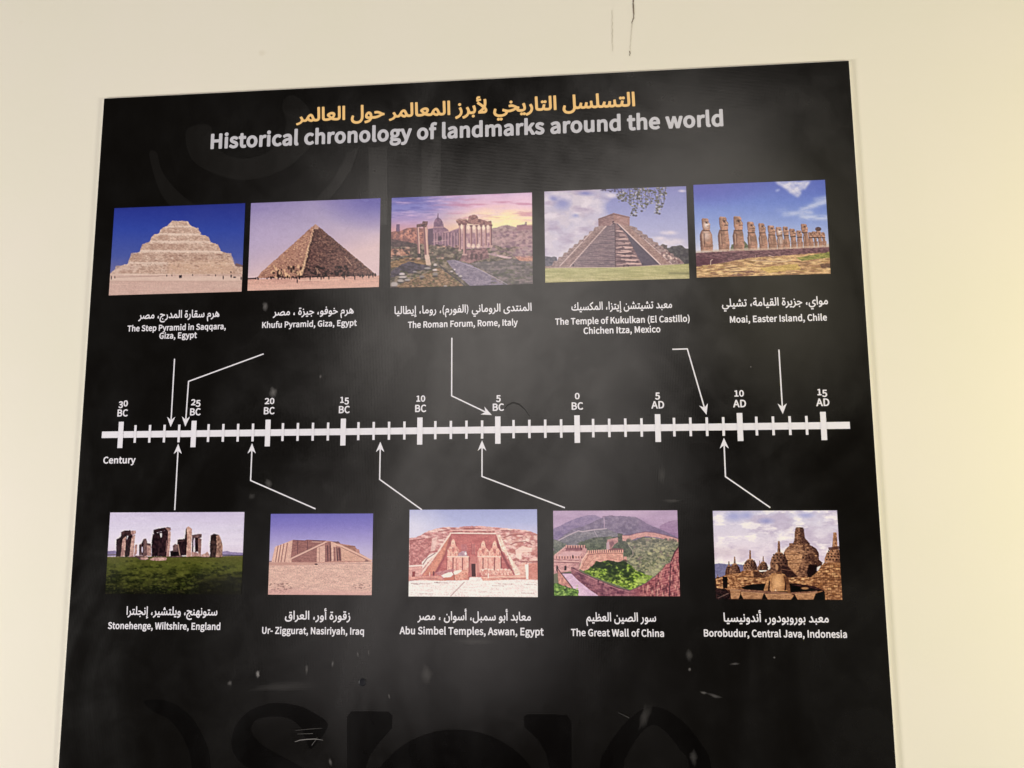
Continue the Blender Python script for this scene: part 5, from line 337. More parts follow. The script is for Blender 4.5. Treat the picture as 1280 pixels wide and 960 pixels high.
82:(223,[[82,135,-14,0,0,32,0,32,0,31,14,0,14,0,15,0,40,0,22,-12,0,-33,0,-34,-22,-16,-40,0,-15,0],[155,36,21,-36,12,0,12,0,13,0,-22,37,-22,38,-22,37,35,9,23,24,0,40,0,53,-37,19,-52,0,-27,0,-27,0,-27,0,0,-86,0,-85,0,-86,11,0,11,0,11,0,0,36,0,37,0,36,15,0,15,0,16,0,21,-36]]),
83:(209,[[70,-5,36,0,54,0,34,33,0,40,0,38,-23,18,-30,13,-12,5,-13,5,-12,6,-20,8,-22,10,0,25,0,22,19,15,29,0,23,0,19,-9,16,-15,6,7,5,7,6,7,-18,18,-27,13,-30,0,-47,0,-34,-28,0,-40,0,-37,28,-18,24,-11,12,-5,12,-5,13,-6,24,-11,19,-8,0,-27,0,-24,-20,-17,-34,0,-27,0,-26,12,-18,20,-6,-8,-7,-7,-6,-8,22,-23]]),
84:(210,[[89,76,0,-76,10,0,11,0,11,0,0,76,0,77,0,76,26,0,26,0,26,0,0,9,0,10,0,9,-63,0,-62,0,-63,0,0,-9,0,-10,0,-9,26,0,26,0,26,0,0,-76]]),
85:(253,[[74,-5,52,0,53,0,39,28,0,83,0,50,0,50,0,51,-10,0,-10,0,-11,0,0,-51,0,-50,0,-51,0,-62,-27,-19,-34,0,-33,0,-26,19,0,62,0,51,0,50,0,51,-11,0,-11,0,-11,0,0,-51,0,-50,0,-50,0,-83]]),
87:(308,[[45,86,18,-86,13,0,13,0,13,0,13,52,12,51,13,52,4,20,5,19,4,19,0,0,1,0,0,0,5,-19,3,-19,5,-20,13,-52,13,-51,13,-52,13,0,13,0,13,0,18,86,17,85,18,86,-10,0,-11,0,-10,0,-9,-47,-9,-46,-10,-47,-4,-28,-5,-27,-5,-28,0,0,-1,0,-1,0,-6,28,-6,28,-6,27,-12,47,-12,46,-12,47,-9,0,-10,0,-10,0,-12,-47,-12,-46,-12,-47,-6,-28,-6,-27,-6,-28,0,0,-1,0,0,0,-6,28,-4,27,-6,28,-9,47,-9,46,-9,47,-11,0,-11,0,-11,0,18,-86]]),
90:(212,[[18,7,0,-7,59,0,59,0,59,0,0,9,0,9,0,10,-46,0,-46,0,-46,0,46,70,45,69,45,70,0,7,0,6,0,7,-54,0,-55,0,-54,0,0,-9,0,-10,0,-9,41,0,41,0,41,0,-45,-70,-45,-69,-45,-70,0,-7]]),
97:(198,[[44,-5,32,0,23,0,22,13,18,15,0,0,1,0,0,0,1,-8,1,-7,1,-8,9,0,8,0,9,0,0,39,0,39,0,39,0,47,-19,31,-47,0,-31,0,-26,-14,-17,-11,4,-7,4,-8,4,-7,15,10,20,10,22,0,31,0,8,-23,0,-25,-81,-9,-35,-20,0,-42,0,-34],[103,21,-18,0,-19,0,-15,9,0,21,0,25,22,16,64,7,0,-18,0,-17,0,-18,-18,-16]]),
98:(217,[[98,-5,18,0,43,0,40,38,0,65,0,59,-27,38,-49,0,-21,0,-21,-12,-18,-15,0,12,1,11,0,11,0,26,0,25,0,26,-10,0,-11,0,-11,0,0,-93,0,-93,0,-93,9,0,8,0,9,0,1,7,1,6,1,7,0,0,1,0,0,0,16,-15],[142,22,-31,0,-13,0,-17,5,-17,15,0,33,0,34,0,33,18,17,17,9,16,0,36,0,14,-28,0,-42,0,-47]]),
99:(179,[[57,-5,50,0,23,0,22,10,17,14,-5,7,-5,8,-4,7,-12,-11,-16,-8,-17,0,-35,0,-24,29,0,44,0,44,25,29,35,0,15,0,12,-7,11,-9,5,7,6,7,5,7,-13,12,-18,10,-24,0,-49,0,-43,-37,0,-63,0,-63]]),
100:(217,[[49,-5,48,0,23,0,20,13,15,14,0,0,0,0,1,0,1,-7,1,-8,1,-7,8,0,9,0,9,0,0,93,0,93,0,93,-11,0,-11,0,-10,0,0,-25,0,-24,0,-24,0,-11,1,-11,0,-11,-16,14,-15,8,-22,0,-44,0,-38,-38,0,-62,0,-63],[121,22,-17,0,-33,0,-20,27,0,46,0,44,25,29,30,0,16,0,15,-6,16,-14,0,-33,0,-33,0,-34,-16,-17]]),
101:(194,[[58,-5,51,0,26,0,20,9,17,11,-4,7,-4,7,-4,7,-14,-9,-15,-6,-18,0,-36,0,-25,26,-2,41,42,0,43,0,43,0,1,4,0,7,0,7,0,54,-27,35,-49,0,-43,0,-42,-38,0,-62,0,-63],[83,110,-34,0,4,38,24,21,27,0,30,0,17,-20,0,-39,-34,0]]),
102:(114,[[12,172,0,-8,8,0,9,0,8,0,0,-55,0,-54,0,-55,11,0,11,0,10,0,0,55,0,54,0,55,14,0,13,0,14,0,0,9,0,8,0,9,-14,0,-13,0,-14,0,0,10,0,10,0,10,0,25,9,13,18,0,7,0,8,-2,7,-4,2,9,2,8,3,8,-9,4,-11,2,-12,0,-38,0,-18,-24,0,-38,0,-11,0,-10,0,-10,-8,0,-9,-1,-8,-1,0,-8]]),
103:(198,[[50,-88,46,0,59,0,38,31,0,35,0,32,-23,13,-44,0,-12,0,-13,0,-12,0,-26,0,-7,9,0,12,0,11,5,6,7,6,8,-4,11,-3,9,0,39,0,31,26,0,40,0,17,-7,14,-9,9,13,0,13,0,13,0,0,8,0,8,0,8,-22,0,-22,0,-22,0,-7,3,-9,2,-11,0,-38,0,-33,-26,0,-42,0,-23,12,-18,13,-10,0,0,0,-1,0,0,-10,-7,-11,-13,0,-16,0,-15,7,-10,10,-6,0,-1,0,0,0,-1,-18,-11,-10,-15,0,-17,0,-32],[118,82,-22,0,-22,0,-18,17,0,28,0,28,18,17,22,0,23,0,18,-17,0,-28,0,-28],[138,-65,-37,0,-35,0,-20,12,0,21,0,11,5,11,14,10,9,-2,9,-1,7,0,11,0,11,0,11,0,25,0,13,-6,0,-18,0,-20]]),
104:(213,[[32,93,0,-93,11,0,11,0,10,0,0,46,0,46,0,46,19,19,14,10,19,0,25,0,11,-15,0,-36,0,-39,0,-38,0,-39,11,0,11,0,10,0,0,40,0,40,0,40,0,49,-18,26,-40,0,-26,0,-19,-14,-18,-18,0,13,1,13,0,13,0,26,0,25,0,26,-10,0,-11,0,-11,0,0,-93]]),
105:(97,[[32,63,0,-63,11,0,11,0,10,0,0,63,0,64,0,63,-10,0,-11,0,-11,0,0,-63],[36,229,12,0,13,0,9,9,0,13,0,12,-9,8,-13,0,-12,0,-9,-8,0,-12,0,-13]]),
107:(194,[[32,93,0,-93,11,0,10,0,11,0,0,17,0,16,0,17,12,14,12,14,11,14,19,-31,19,-30,18,-31,12,0,11,0,12,0,-24,38,-24,38,-24,37,21,26,21,26,21,25,-12,0,-11,0,-12,0,-27,-33,-27,-34,-27,-33,0,0,-1,0,0,0,0,63,0,63,0,63,-11,0,-10,0,-11,0,0,-93]]),
108:(100,[[42,-5,24,0,9,0,5,2,4,1,-1,8,-2,9,-1,8,-4,-1,-1,0,-2,0,-5,0,-4,4,0,10,0,81,0,81,0,81,-10,0,-11,0,-11,0,0,-81,0,-80,0,-80,0,-27]]),
109:(325,[[32,63,0,-63,11,0,11,0,10,0,0,46,0,46,0,46,18,20,16,9,14,0,24,0,11,-15,0,-36,0,-39,0,-38,0,-39,11,0,11,0,10,0,0,46,0,46,0,46,18,20,16,9,14,0,24,0,12,-15,0,-36,0,-39,0,-38,0,-39,10,0,11,0,10,0,0,40,0,40,0,40,0,49,-18,26,-39,0,-23,0,-20,-15,-20,-21,-8,22,-15,14,-30,0,-22,0,-20,-14,-17,-19,0,0,0,0,0,0,-1,10,-1,9,-2,9,-8,0,-9,0,-9,0,0,-63]]),
110:(214,[[32,63,0,-63,11,0,11,0,10,0,0,46,0,46,0,46,19,19,14,10,19,0,25,0,11,-15,0,-36,0,-39,0,-38,0,-39,11,0,11,0,10,0,0,40,0,40,0,40,0,49,-18,26,-40,0,-26,0,-20,-14,-18,-19,0,0,0,0,0,0,-1,10,-1,9,-2,9,-8,0,-9,0,-9,0,0,-63]]),
111:(213,[[60,-5,46,0,47,0,41,37,0,63,0,63,-41,37,-47,0,-46,0,-42,-37,0,-63,0,-63],[139,22,-33,0,-33,0,-22,29,0,44,0,44,22,29,33,0,33,0,22,-29,0,-44,0,-44]]),
112:(217,[[32,10,0,-90,11,0,11,0,10,0,0,21,0,22,0,21,0,11,0,11,-1,12,18,-15,18,-8,17,0,43,0,40,38,0,65,0,59,-27,38,-49,0,-22,0,-22,-13,-17,-14,0,0,0,0,0,0,-1,7,-1,8,-2,7,-8,0,-9,0,-9,0,0,-90],[142,22,-31,0,-13,0,-17,5,-17,15,0,33,0,34,0,33,19,17,16,9,16,0,36,0,14,-28,0,-42,0,-47]]),
113:(217,[[153,-58,0,-22,10,0,11,0,11,0,0,90,0,90,0,90,-9,0,-8,0,-9,0,-1,-6,-1,-6,-1,-6,0,0,0,0,-1,0,-16,15,-16,8,-22,0,-44,0,-38,-38,0,-62,0,-63,30,-37,48,0,22,0,20,12,15,15,0,-11,-1,-12,0,-12,0,-22],[121,22,-17,0,-33,0,-20,27,0,46,0,44,25,29,30,0,16,0,15,-6,16,-14,0,-33,0,-33,0,-34,-16,-17]]),
114:(136,[[32,63,0,-63,11,0,11,0,10,0,0,41,0,40,0,41,13,32,19,12,16,0,8,0,4,-1,7,-2,2,9,2,10,2,9,-6,3,-6,1,-9,0,-21,0,-19,-15,-14,-25,0,0,0,0,0,0,-1,12,-1,12,-2,11,-8,0,-9,0,-9,0,0,-63]]),
115:(164,[[55,-5,27,0,45,0,24,26,0,31,0,36,-30,11,-28,11,-21,8,-20,7,0,18,0,15,11,12,25,0,16,0,14,-7,13,-10,5,7,5,7,5,6,-14,12,-21,10,-24,0,-41,0,-24,-24,0,-30,0,-32,28,-13,27,-10,21,-8,22,-9,0,-19,0,-16,-12,-14,-25,0,-23,0,-17,9,-16,14,-6,-7,-5,-7,-5,-7,18,-15]]),
116:(132,[[51,-5,41,0,12,0,12,4,11,3,-2,9,-2,8,-2,8,-7,-3,-8,-3,-7,0,-22,0,-7,14,0,23,0,35,0,36,0,35,17,0,17,0,17,0,0,9,0,8,0,9,-17,0,-17,0,-17,0,0,18,0,18,0,18,-9,0,-9,0,-9,0,-1,-18,-1,-18,-1,-18,-10,0,-11,-1,-10,-1,0,-8,0,-8,0,-8,10,0,9,0,10,0,0,-35,0,-35,0,-35,0,-38]]),
117:(213,[[48,-5,40,0,26,0,19,14,18,21,0,0,0,0,1,0,0,-10,1,-10,1,-10,9,0,9,0,9,0,0,63,0,64,0,63,-11,0,-11,0,-10,0,0,-45,0,-45,0,-45,-18,-22,-14,-10,-20,0,-25,0,-10,15,0,36,0,38,0,39,0,39,-11,0,-11,0,-11,0,0,-40,0,-40,0,-40,0,-49]]),
118:(183,[[50,63,23,-63,13,0,12,0,13,0,22,63,22,64,23,63,-11,0,-10,0,-11,0,-12,-36,-12,-36,-12,-36,-5,-19,-7,-19,-5,-18,-1,0,0,0,-1,0,-6,18,-6,19,-5,19,-12,36,-12,36,-12,36,-11,0,-11,0,-11,0,22,-63]]),
119:(281,[[45,63,17,-63,13,0,12,0,12,0,9,34,9,34,9,34,5,18,4,18,4,19,1,0,1,0,0,0,5,-19,3,-18,5,-17,9,-35,9,-34,9,-34,13,0,13,0,13,0,17,63,18,64,17,63,-11,0,-10,0,-10,0,-9,-37,-10,-36,-9,-37,-4,-18,-3,-17,-4,-18,-1,0,0,0,-1,0,-5,18,-4,17,-4,18,-10,37,-10,36,-10,37,-11,0,-10,0,-10,0,-10,-37,-10,-36,-10,-37,-5,-18,-4,-17,-4,-18,0,0,-1,0,0,0,-4,18,-4,17,-4,18,-9,37,-10,36,-9,37,-11,0,-11,0,-11,0,18,-63]]),
120:(175,[[26,33,-21,-33,11,0,12,0,11,0,8,15,9,15,8,14,7,12,6,12,7,10,0,0,1,0,0,0,8,-10,7,-12,6,-12,9,-14,10,-15,9,-15,12,0,11,0,12,0,-21,32,-21,32,-21,32,20,31,19,32,19,31,-11,0,-11,0,-11,0,-8,-14,-8,-14,-8,-14,-5,-10,-6,-11,-5,-10,-1,0,0,0,-1,0,-6,10,-7,11,-6,10,-8,14,-9,14,-8,14,-12,0,-11,0,-12,0,19,-30,20,-31,19,-30,-21,-33]]),
121:(183,[[27,-82,8,0,38,0,20,29,13,37,24,69,24,68,24,69,-11,0,-10,0,-10,0,-12,-35,-11,-35,-12,-35,-5,-17,-5,-20,-5,-17,-1,0,0,0,-1,0,-6,18,-7,19,-6,17,-13,35,-12,35,-13,35,-11,0,-11,0,-11,0,25,-63,25,-64,26,-63,-2,-5,-1,-5,-1,-5,-8,-23,-14,-18,-21,0,-5,0,-6,2,-4,1,-2,-8,-2,-9,-2,-8,6,-3]]),
122:(167,[[12,6,0,-6,48,0,48,0,48,0,0,9,0,8,0,9,-34,0,-35,0,-34,0,33,49,34,49,33,49,0,6,0,5,0,6,-43,0,-44,0,-43,0,0,-9,0,-8,0,-9,30,0,30,0,29,0,-33,-49,-33,-49,-34,-49,0,-6]]),
}
ARABIC = [
[65250,65247,65166,65228,65247,65165,100032,65245,65262,65187,100032,65250,65247,65166,65228,65252,65247,65165,100032,65199,65198,65169,65271,100032,65266,65192,65267,65197,65166,65176,65247,65165,100032,65246,65204,65248,65204,65176,65247,65165],
[65198,65212,65251,100032,101548,65181,65197,65194,65252,65247,65165,100032,65171,65197,65166,65240,65203,100032,65249,65198,65259],
[65198,65212,65251,100032,101548,100032,65171,65200,65268,65183,100032,101548,65262,65235,65262,65191,100032,65249,65198,65259],
[65166,65268,65247,65166,65220,65267,65159,100032,101548,65166,65251,65261,65197,100032,101548,100040,65249,65197,65262,65236,65247,65165,100041,100032,65266,65255,65166,65251,65261,65198,65247,65165,100032,65263,65194,65176,65256,65252,65247,65165],
[65242,65268,65204,65244,65252,65247,65165,100032,101548,65165,65200,65176,65267,65159,100032,65254,65208,65176,65268,65208,65175,100032,65194,65170,65228,65251],
[65266,65248,65268,65208,65175,100032,101548,65172,65251,65166,65268,65240,65247,65165,100032,65171,65198,65267,65200,65183,100032,101548,65265,65165,65262,65251],
[65165,65198,65176,65248,65184,65255,65159,100032,101548,65198,65268,65208,65176,65248,65267,65261,100032,101548,65182,65256,65260,65255,65262,65176,65203],
[65237,65165,65198,65228,65247,65165,100032,101548,65197,65261,65155,100032,65171,65197,65262,65239,65199],
[65198,65212,65251,100032,101548,100032,65253,65165,65262,65203,65155,100032,101548,65246,65170,65252,65203,100032,65262,65169,65155,100032,65194,65169,65166,65228,65251],
[65250,65268,65224,65228,65247,65165,100032,65254,65268,65212,65247,65165,100032,65197,65262,65203],
[65166,65268,65204,65268,65255,65261,65194,65255,65155,100032,101548,65197,65261,65193,65262,65169,65261,65197,65262,65169,100032,65194,65170,65228,65251],
]
GL = {}
for k, (adv, cs) in GLYPHS.items():
    out = []
    for d in cs:
        out.append([float(v) for v in np.array(d).reshape(-1, 2).cumsum(0).reshape(-1)])
    GL[k] = (adv, out)
OLD = {48: (.84, 0), 49: (.84, 0), 50: (.84, 0), 51: (.95, -62), 53: (.95, -62)}       # old-style figures
def run(text, kind, track=0, oldstyle=False, swash=False):
    x = 0; out = []
    for ch in (text if kind == 'a' else [ord(t) for t in text]):
        if swash and ch == 65250:                 # the title's final meem sweeps to the left
            chs = [(65198, 1.0), (65252, 1)]
        else: chs = [(ch, 1)]
        for c, sx in chs:
            if c in (100040, 100041): adv, cs = 190, [[v * 1.45 for v in g] for g in GL[c - 100000][1]]
            else: adv, cs = GL[c]
            sy, dy = OLD.get(c, (1, 0)) if oldstyle else ((.72, 0) if len(chs) == 2 and c == 65198 else (1, 0))
            for g in cs:
                out.append([(v * sx + x) if i % 2 == 0 else v * sy + dy for i, v in enumerate(g)])
            x += adv * sx + track
    return out
CAP = {'l': 257., 'a': 425.}
def fat_outline(contours, bold, h):
    """outline swollen by `bold`: distance field on a fine grid, cut along its iso line, as vertices and faces"""
    segs = []; polys = []
    T = [i / 5. for i in range(1, 6)]
    for c in contours:
        k = len(c) // 6; P = []
        for i in range(k):
            a = c[i * 6:i * 6 + 6]; n = c[((i + 1) % k) * 6:((i + 1) % k) * 6 + 6]
            p0 = (a[2], a[3]); p1 = (a[4], a[5]); p2 = (n[0], n[1]); p3 = (n[2], n[3])
            st = abs((p1[0] - p0[0]) * (p3[1] - p0[1]) - (p1[1] - p0[1]) * (p3[0] - p0[0])) + abs((p2[0] - p0[0]) * (p3[1] - p0[1]) - (p2[1] - p0[1]) * (p3[0] - p0[0]))
            for t in ([1.] if st < 30 else T):
                u = 1 - t
                P.append(tuple(u * u * u * p0[q] + 3 * u * u * t * p1[q] + 3 * u * t * t * p2[q] + t * t * t * p3[q] for q in (0, 1)))
        polys.append(P)
    al = np.array([q for P in polys for q in P])
    pad = bold + 3 * h
    x0, y0 = al.min(0) - pad; x1, y1 = al.max(0) + pad
    nx, ny = int((x1 - x0) / h) + 2, int((y1 - y0) / h) + 2
    gx = x0 + np.arange(nx) * h; gy = y0 + np.arange(ny) * h
    D = np.full((ny, nx), bold + 2 * h); Wn = np.zeros((ny, nx), int)
    r = bold + 2 * h
    for P in polys:
        for (ax, ay), (bx, by) in zip(P, P[1:] + P[:1]):
            if ax == bx and ay == by: continue
            i0 = max(0, int((min(ax, bx) - r - x0) / h)); i1 = min(nx, int((max(ax, bx) + r - x0) / h) + 2)
            j0 = max(0, int((min(ay, by) - r - y0) / h)); j1 = min(ny, int((max(ay, by) + r - y0) / h) + 2)
            X = gx[None, i0:i1]; Y = gy[j0:j1, None]
            dx, dy = bx - ax, by - ay
            t = np.clip(((X - ax) * dx + (Y - ay) * dy) / (dx * dx + dy * dy), 0, 1)
            d = np.hypot(X - ax - t * dx, Y - ay - t * dy)
            D[j0:j1, i0:i1] = np.minimum(D[j0:j1, i0:i1], d)
            if ay != by:                                   # winding: cells to the left of an upward or downward edge
                ja = np.searchsorted(gy, min(ay, by), 'left'); jb = np.searchsorted(gy, max(ay, by), 'left')
                if jb > ja:
                    yy = gy[ja:jb]; xc = ax + (yy - ay) * dx / dy
                    ic = np.searchsorted(gx, xc, 'left')
                    s = 1 if by > ay else -1
                    for jj, q in zip(range(ja, jb), ic): Wn[jj, q - 1 if q > 0 else 0] += s
    Wn = np.cumsum(Wn[:, ::-1], 1)[:, ::-1]
    S = np.where(Wn != 0, -D, D) - bold
    ins = S < 0
    V = []; F = []
    full = ins[:-1, :-1] & ins[1:, :-1] & ins[:-1, 1:] & ins[1:, 1:]
    some = (ins[:-1, :-1] | ins[1:, :-1] | ins[:-1, 1:] | ins[1:, 1:]) & ~full
    for j in range(ny - 1):
        row = full[j]
        if row.any():
            e = np.flatnonzero(np.diff(np.concatenate([[0], row.astype(int), [0]])))
            for a, b2 in zip(e[::2], e[1::2]):
                n = len(V); V += [(gx[a], gy[j]), (gx[b2], gy[j]), (gx[b2], gy[j + 1]), (gx[a], gy[j + 1])]; F.append((n, n + 1, n + 2, n + 3))
        for i in np.flatnonzero(some[j]):
            cs = ((i, j), (i + 1, j), (i + 1, j + 1), (i, j + 1)); n = len(V)
            for q in range(4):
                (ia, ja), (ib, jb) = cs[q], cs[(q + 1) % 4]
                a, b2 = S[ja, ia], S[jb, ib]
                if a < 0: V.append((gx[ia], gy[ja]))
                if (a < 0) != (b2 < 0):
                    t = a / (a - b2); V.append((gx[ia] + (gx[ib] - gx[ia]) * t, gy[ja] + (gy[jb] - gy[ja]) * t))
            if len(V) - n >= 3: F.append(tuple(range(n, len(V))))
            else: del V[n:]
    return V, F
def text_part(name, text, kind, x0, x1, z, cap, mat, label, bold, track=0, oldstyle=False, swash=False, dy=.0006, fine=6.):
    cs = run(text, kind, track, oldstyle, swash)
    V, F = fat_outline(cs, bold, fine if kind == 'l' else fine * 1.5)
    xs = [v[0] for v in V]; a, b2 = min(xs), max(xs)
    sx = (x1 - x0) / (b2 - a); sz = cap / CAP[kind]
    me = mesh(name, [(x0 + (x - a) * sx, Y0 - dy, z + y * sz) for x, y in V], F)
    if sum(p.normal.y for p in me.polygons) > 0: me.flip_normals()
    return part(name, me, mat, label)

text_part('arabic_title', ARABIC[0], 'a', .4963, 1.310, -.0870, .0340, m_gold, 'apricot Arabic title across the top of the panel', 17, swash=True)
text_part('english_title', 'Historical chronology of landmarks around the world', 'l', .2838, 1.5097, -.1452, .0352, m_silver, 'silver grey English title under the Arabic one', 15, track=9)
CAPT = [
 (1, .1258, .3257, -.5649, [('The Step Pyramid in Saqqara,', .1002, .3428, -.5949), ('Giza, Egypt', .1806, .2730, -.6143)]),
 (2, .4557, .6495, -.5654, [('Khufu Pyramid, Giza, Egypt', .4308, .6575, -.5944)]),
 (3, .7458, 1.0638, -.5696, [('The Roman Forum, Rome, Italy', .7777, 1.0318, -.6028)]),
 (4, 1.1542, 1.3796, -.5714, [('The Temple of Kukulkan (El Castillo)', 1.1169, 1.4173, -.6037), ('Chichen Itza, Mexico', 1.1807, 1.3521, -.6263)]),
 (5, 1.4893, 1.7192, -.5721, [('Moai, Easter Island, Chile', 1.5054, 1.7151, -.6085)]),
 (6, .1393, .3526, -1.2489, [('Stonehenge, Wiltshire, England', .0973, .3609, -1.2801)]),
 (7, .5086, .6571, -1.2561, [('Ur- Ziggurat, Nasiriyah, Iraq', .4574, .6886, -1.2875)]),
 (8, .8074, 1.0564, -1.2550, [('Abu Simbel Temples, Aswan, Egypt', .7680, 1.0837, -1.2855)]),
 (9, 1.1755, 1.3241, -1.2549, [('The Great Wall of China', 1.1423, 1.3398, -1.2860)]),
 (10, 1.4655, 1.6819, -1.2538, [('Borobudur, Central Java, Indonesia', 1.4232, 1.7170, -1.2845)])]
for i, ax0, ax1, az, lines in CAPT:
    text_part('arabic_caption', ARABIC[i], 'a', ax0, ax1, az, .0182, m_white, 'white Arabic caption above "%s"' % lines[0][0].rstrip(','), 11)
    for t, x0, x1, z in lines:
        text_part('english_caption', t, 'l', x0, x1, z, {8: .0148, 1: .0135, 2: .0135}.get(i, .0140), m_white, 'white caption reading "%s"' % t, 10.5, track=5)
text_part('century_label', 'Century', 'l', .0609, .1396, -.9072, .0147, m_white, 'white word Century under the left end of the bar', 11, track=4)

# ---------------------------------------------------------------- timeline
def flat_poly(name, pts, dy, mat, label=None, parent=None):
    me = mesh(name, [(x, Y0 - dy, z) for x, z in pts], [tuple(range(len(pts)))])
    if me.polygons[0].normal.y > 0: me.flip_normals()
    return part(name, me, mat, label, parent)
def rect(x0, x1, z0, z1): return [(x0, z0), (x1, z0), (x1, z1), (x0, z1)]
bar = flat_poly('timeline_bar', rect(.0535, 1.7495, -.8482, -.8330), .0010, m_white, 'white horizontal bar of the timeline')
T0, DT = .09986, .17715
names = [('30', 'BC'), ('25', 'BC'), ('20', 'BC'), ('15', 'BC'), ('10', 'BC'), ('5', 'BC'), ('0', 'BC'), ('5', 'AD'), ('10', 'AD'), ('15', 'AD')]
for k in range(10):
    x = T0 + k * DT
    flat_poly('major_tick', rect(x - .0061, x + .0061, -.8720, -.8106), .0015, m_white, None, bar)
    if k < 9:
        for j in range(1, 5):
            xx = x + j * DT / 5
            flat_poly('minor_tick', rect(xx - .00275, xx + .00275, -.8602, -.8191), .0015, m_white, None, bar)
    num, era = names[k]
    dx = .0013
    wn = .0229 if len(num) == 2 else .0108
    if num[0] == '1': wn *= .90
    ds = -.0018
    text_part('year_label', num, 'l', x + dx - wn / 2, x + dx + wn / 2, -.7738, .0153, m_white, 'white figure %s above a timeline tick' % num, 11, oldstyle=True, track=3)
    text_part('era_label', era, 'l', x + dx - (.0128 if era == 'BC' else .0140), x + dx + (.0128 if era == 'BC' else .0140), -.7975, .0155, m_white, 'white letters %s above a timeline tick' % era, 10, track=3)

ARROWS = [
 ('white arrow pointing down from the step pyramid', [(.2211, -.6636), (.2206, -.8243)]),
 ('white bent arrow pointing down from the Khufu pyramid', [(.4372, -.6563), (.2582, -.7179), (.2560, -.8239)]),
 ('white arrow pointing up from the standing stones', [(.2407, -1.0154), (.2412, -.8636)]),
 ('white bent arrow pointing up from the ziggurat', [(.5717, -1.0142), (.4177, -.9494), (.4179, -.8644)]),
 ('white bent arrow pointing up from the rock temple', [(.8148, -1.0171), (.7178, -.9491), (.7179, -.8642)]),
 ('white bent arrow slanting down from the forum', [(.8804, -.6284), (.8806, -.7622), (.9721, -.8072)]),
 ('white bent arrow pointing up from the long wall', [(1.1332, -1.0141), (.9498, -.9442), (.9500, -.8637)]),
 ('white bent arrow slanting down from the stepped temple', [(1.3770, -.6660), (1.4098, -.6657), (1.4462, -.8134)]),
 ('white arrow pointing down from the stone heads', [(1.6083, -.6716), (1.6095, -.8144)]),
 ('white bent arrow pointing up from the stupas', [(1.5731, -1.0154), (1.4816, -.9487), (1.4815, -.8644)])]
LW = .0029
for lb, pts in ARROWS:
    P2 = [Vector(p) for p in pts]; d = (P2[-1] - P2[-2]).normalized(); nrm = Vector((-d.y, d.x))
    tip = P2[-1]; shaft = P2[:-1] + [tip - d * .016]
    L = []; R = []
    for i, p in enumerate(shaft):
        a = (shaft[i] - shaft[i - 1]).normalized() if i else None
        c = (shaft[i + 1] - shaft[i]).normalized() if i < len(shaft) - 1 else None
        if a is None: t = c; s = 1
        elif c is None: t = a; s = 1
        else: t = (a + c).normalized(); s = 1 / max(.4, t.dot(a))
        n = Vector((-t.y, t.x)) * LW / 2 * s
        L.append(p + n); R.append(p - n)
    V = [(q.x, Y0 - .0008, q.y) for pr in zip(L, R) for q in pr]
    F = [(2 * i, 2 * i + 1, 2 * i + 3, 2 * i + 2) for i in range(len(shaft) - 1)]
    k = len(V); hl, hw = .0235, .0098
    for q in (tip, tip - d * hl + nrm * hw, tip - d * (hl - .0075), tip - d * hl - nrm * hw): V.append((q.x, Y0 - .0012, q.y))
    F += [(k, k + 1, k + 2), (k, k + 2, k + 3)]
    me = mesh('arrow', V, F)
    bm = bmesh.new(); bm.from_mesh(me)
    for f in bm.faces:
        if f.normal.y > 0: f.normal_flip()
    bm.to_mesh(me); bm.free()
    part('arrow', me, m_white, lb)


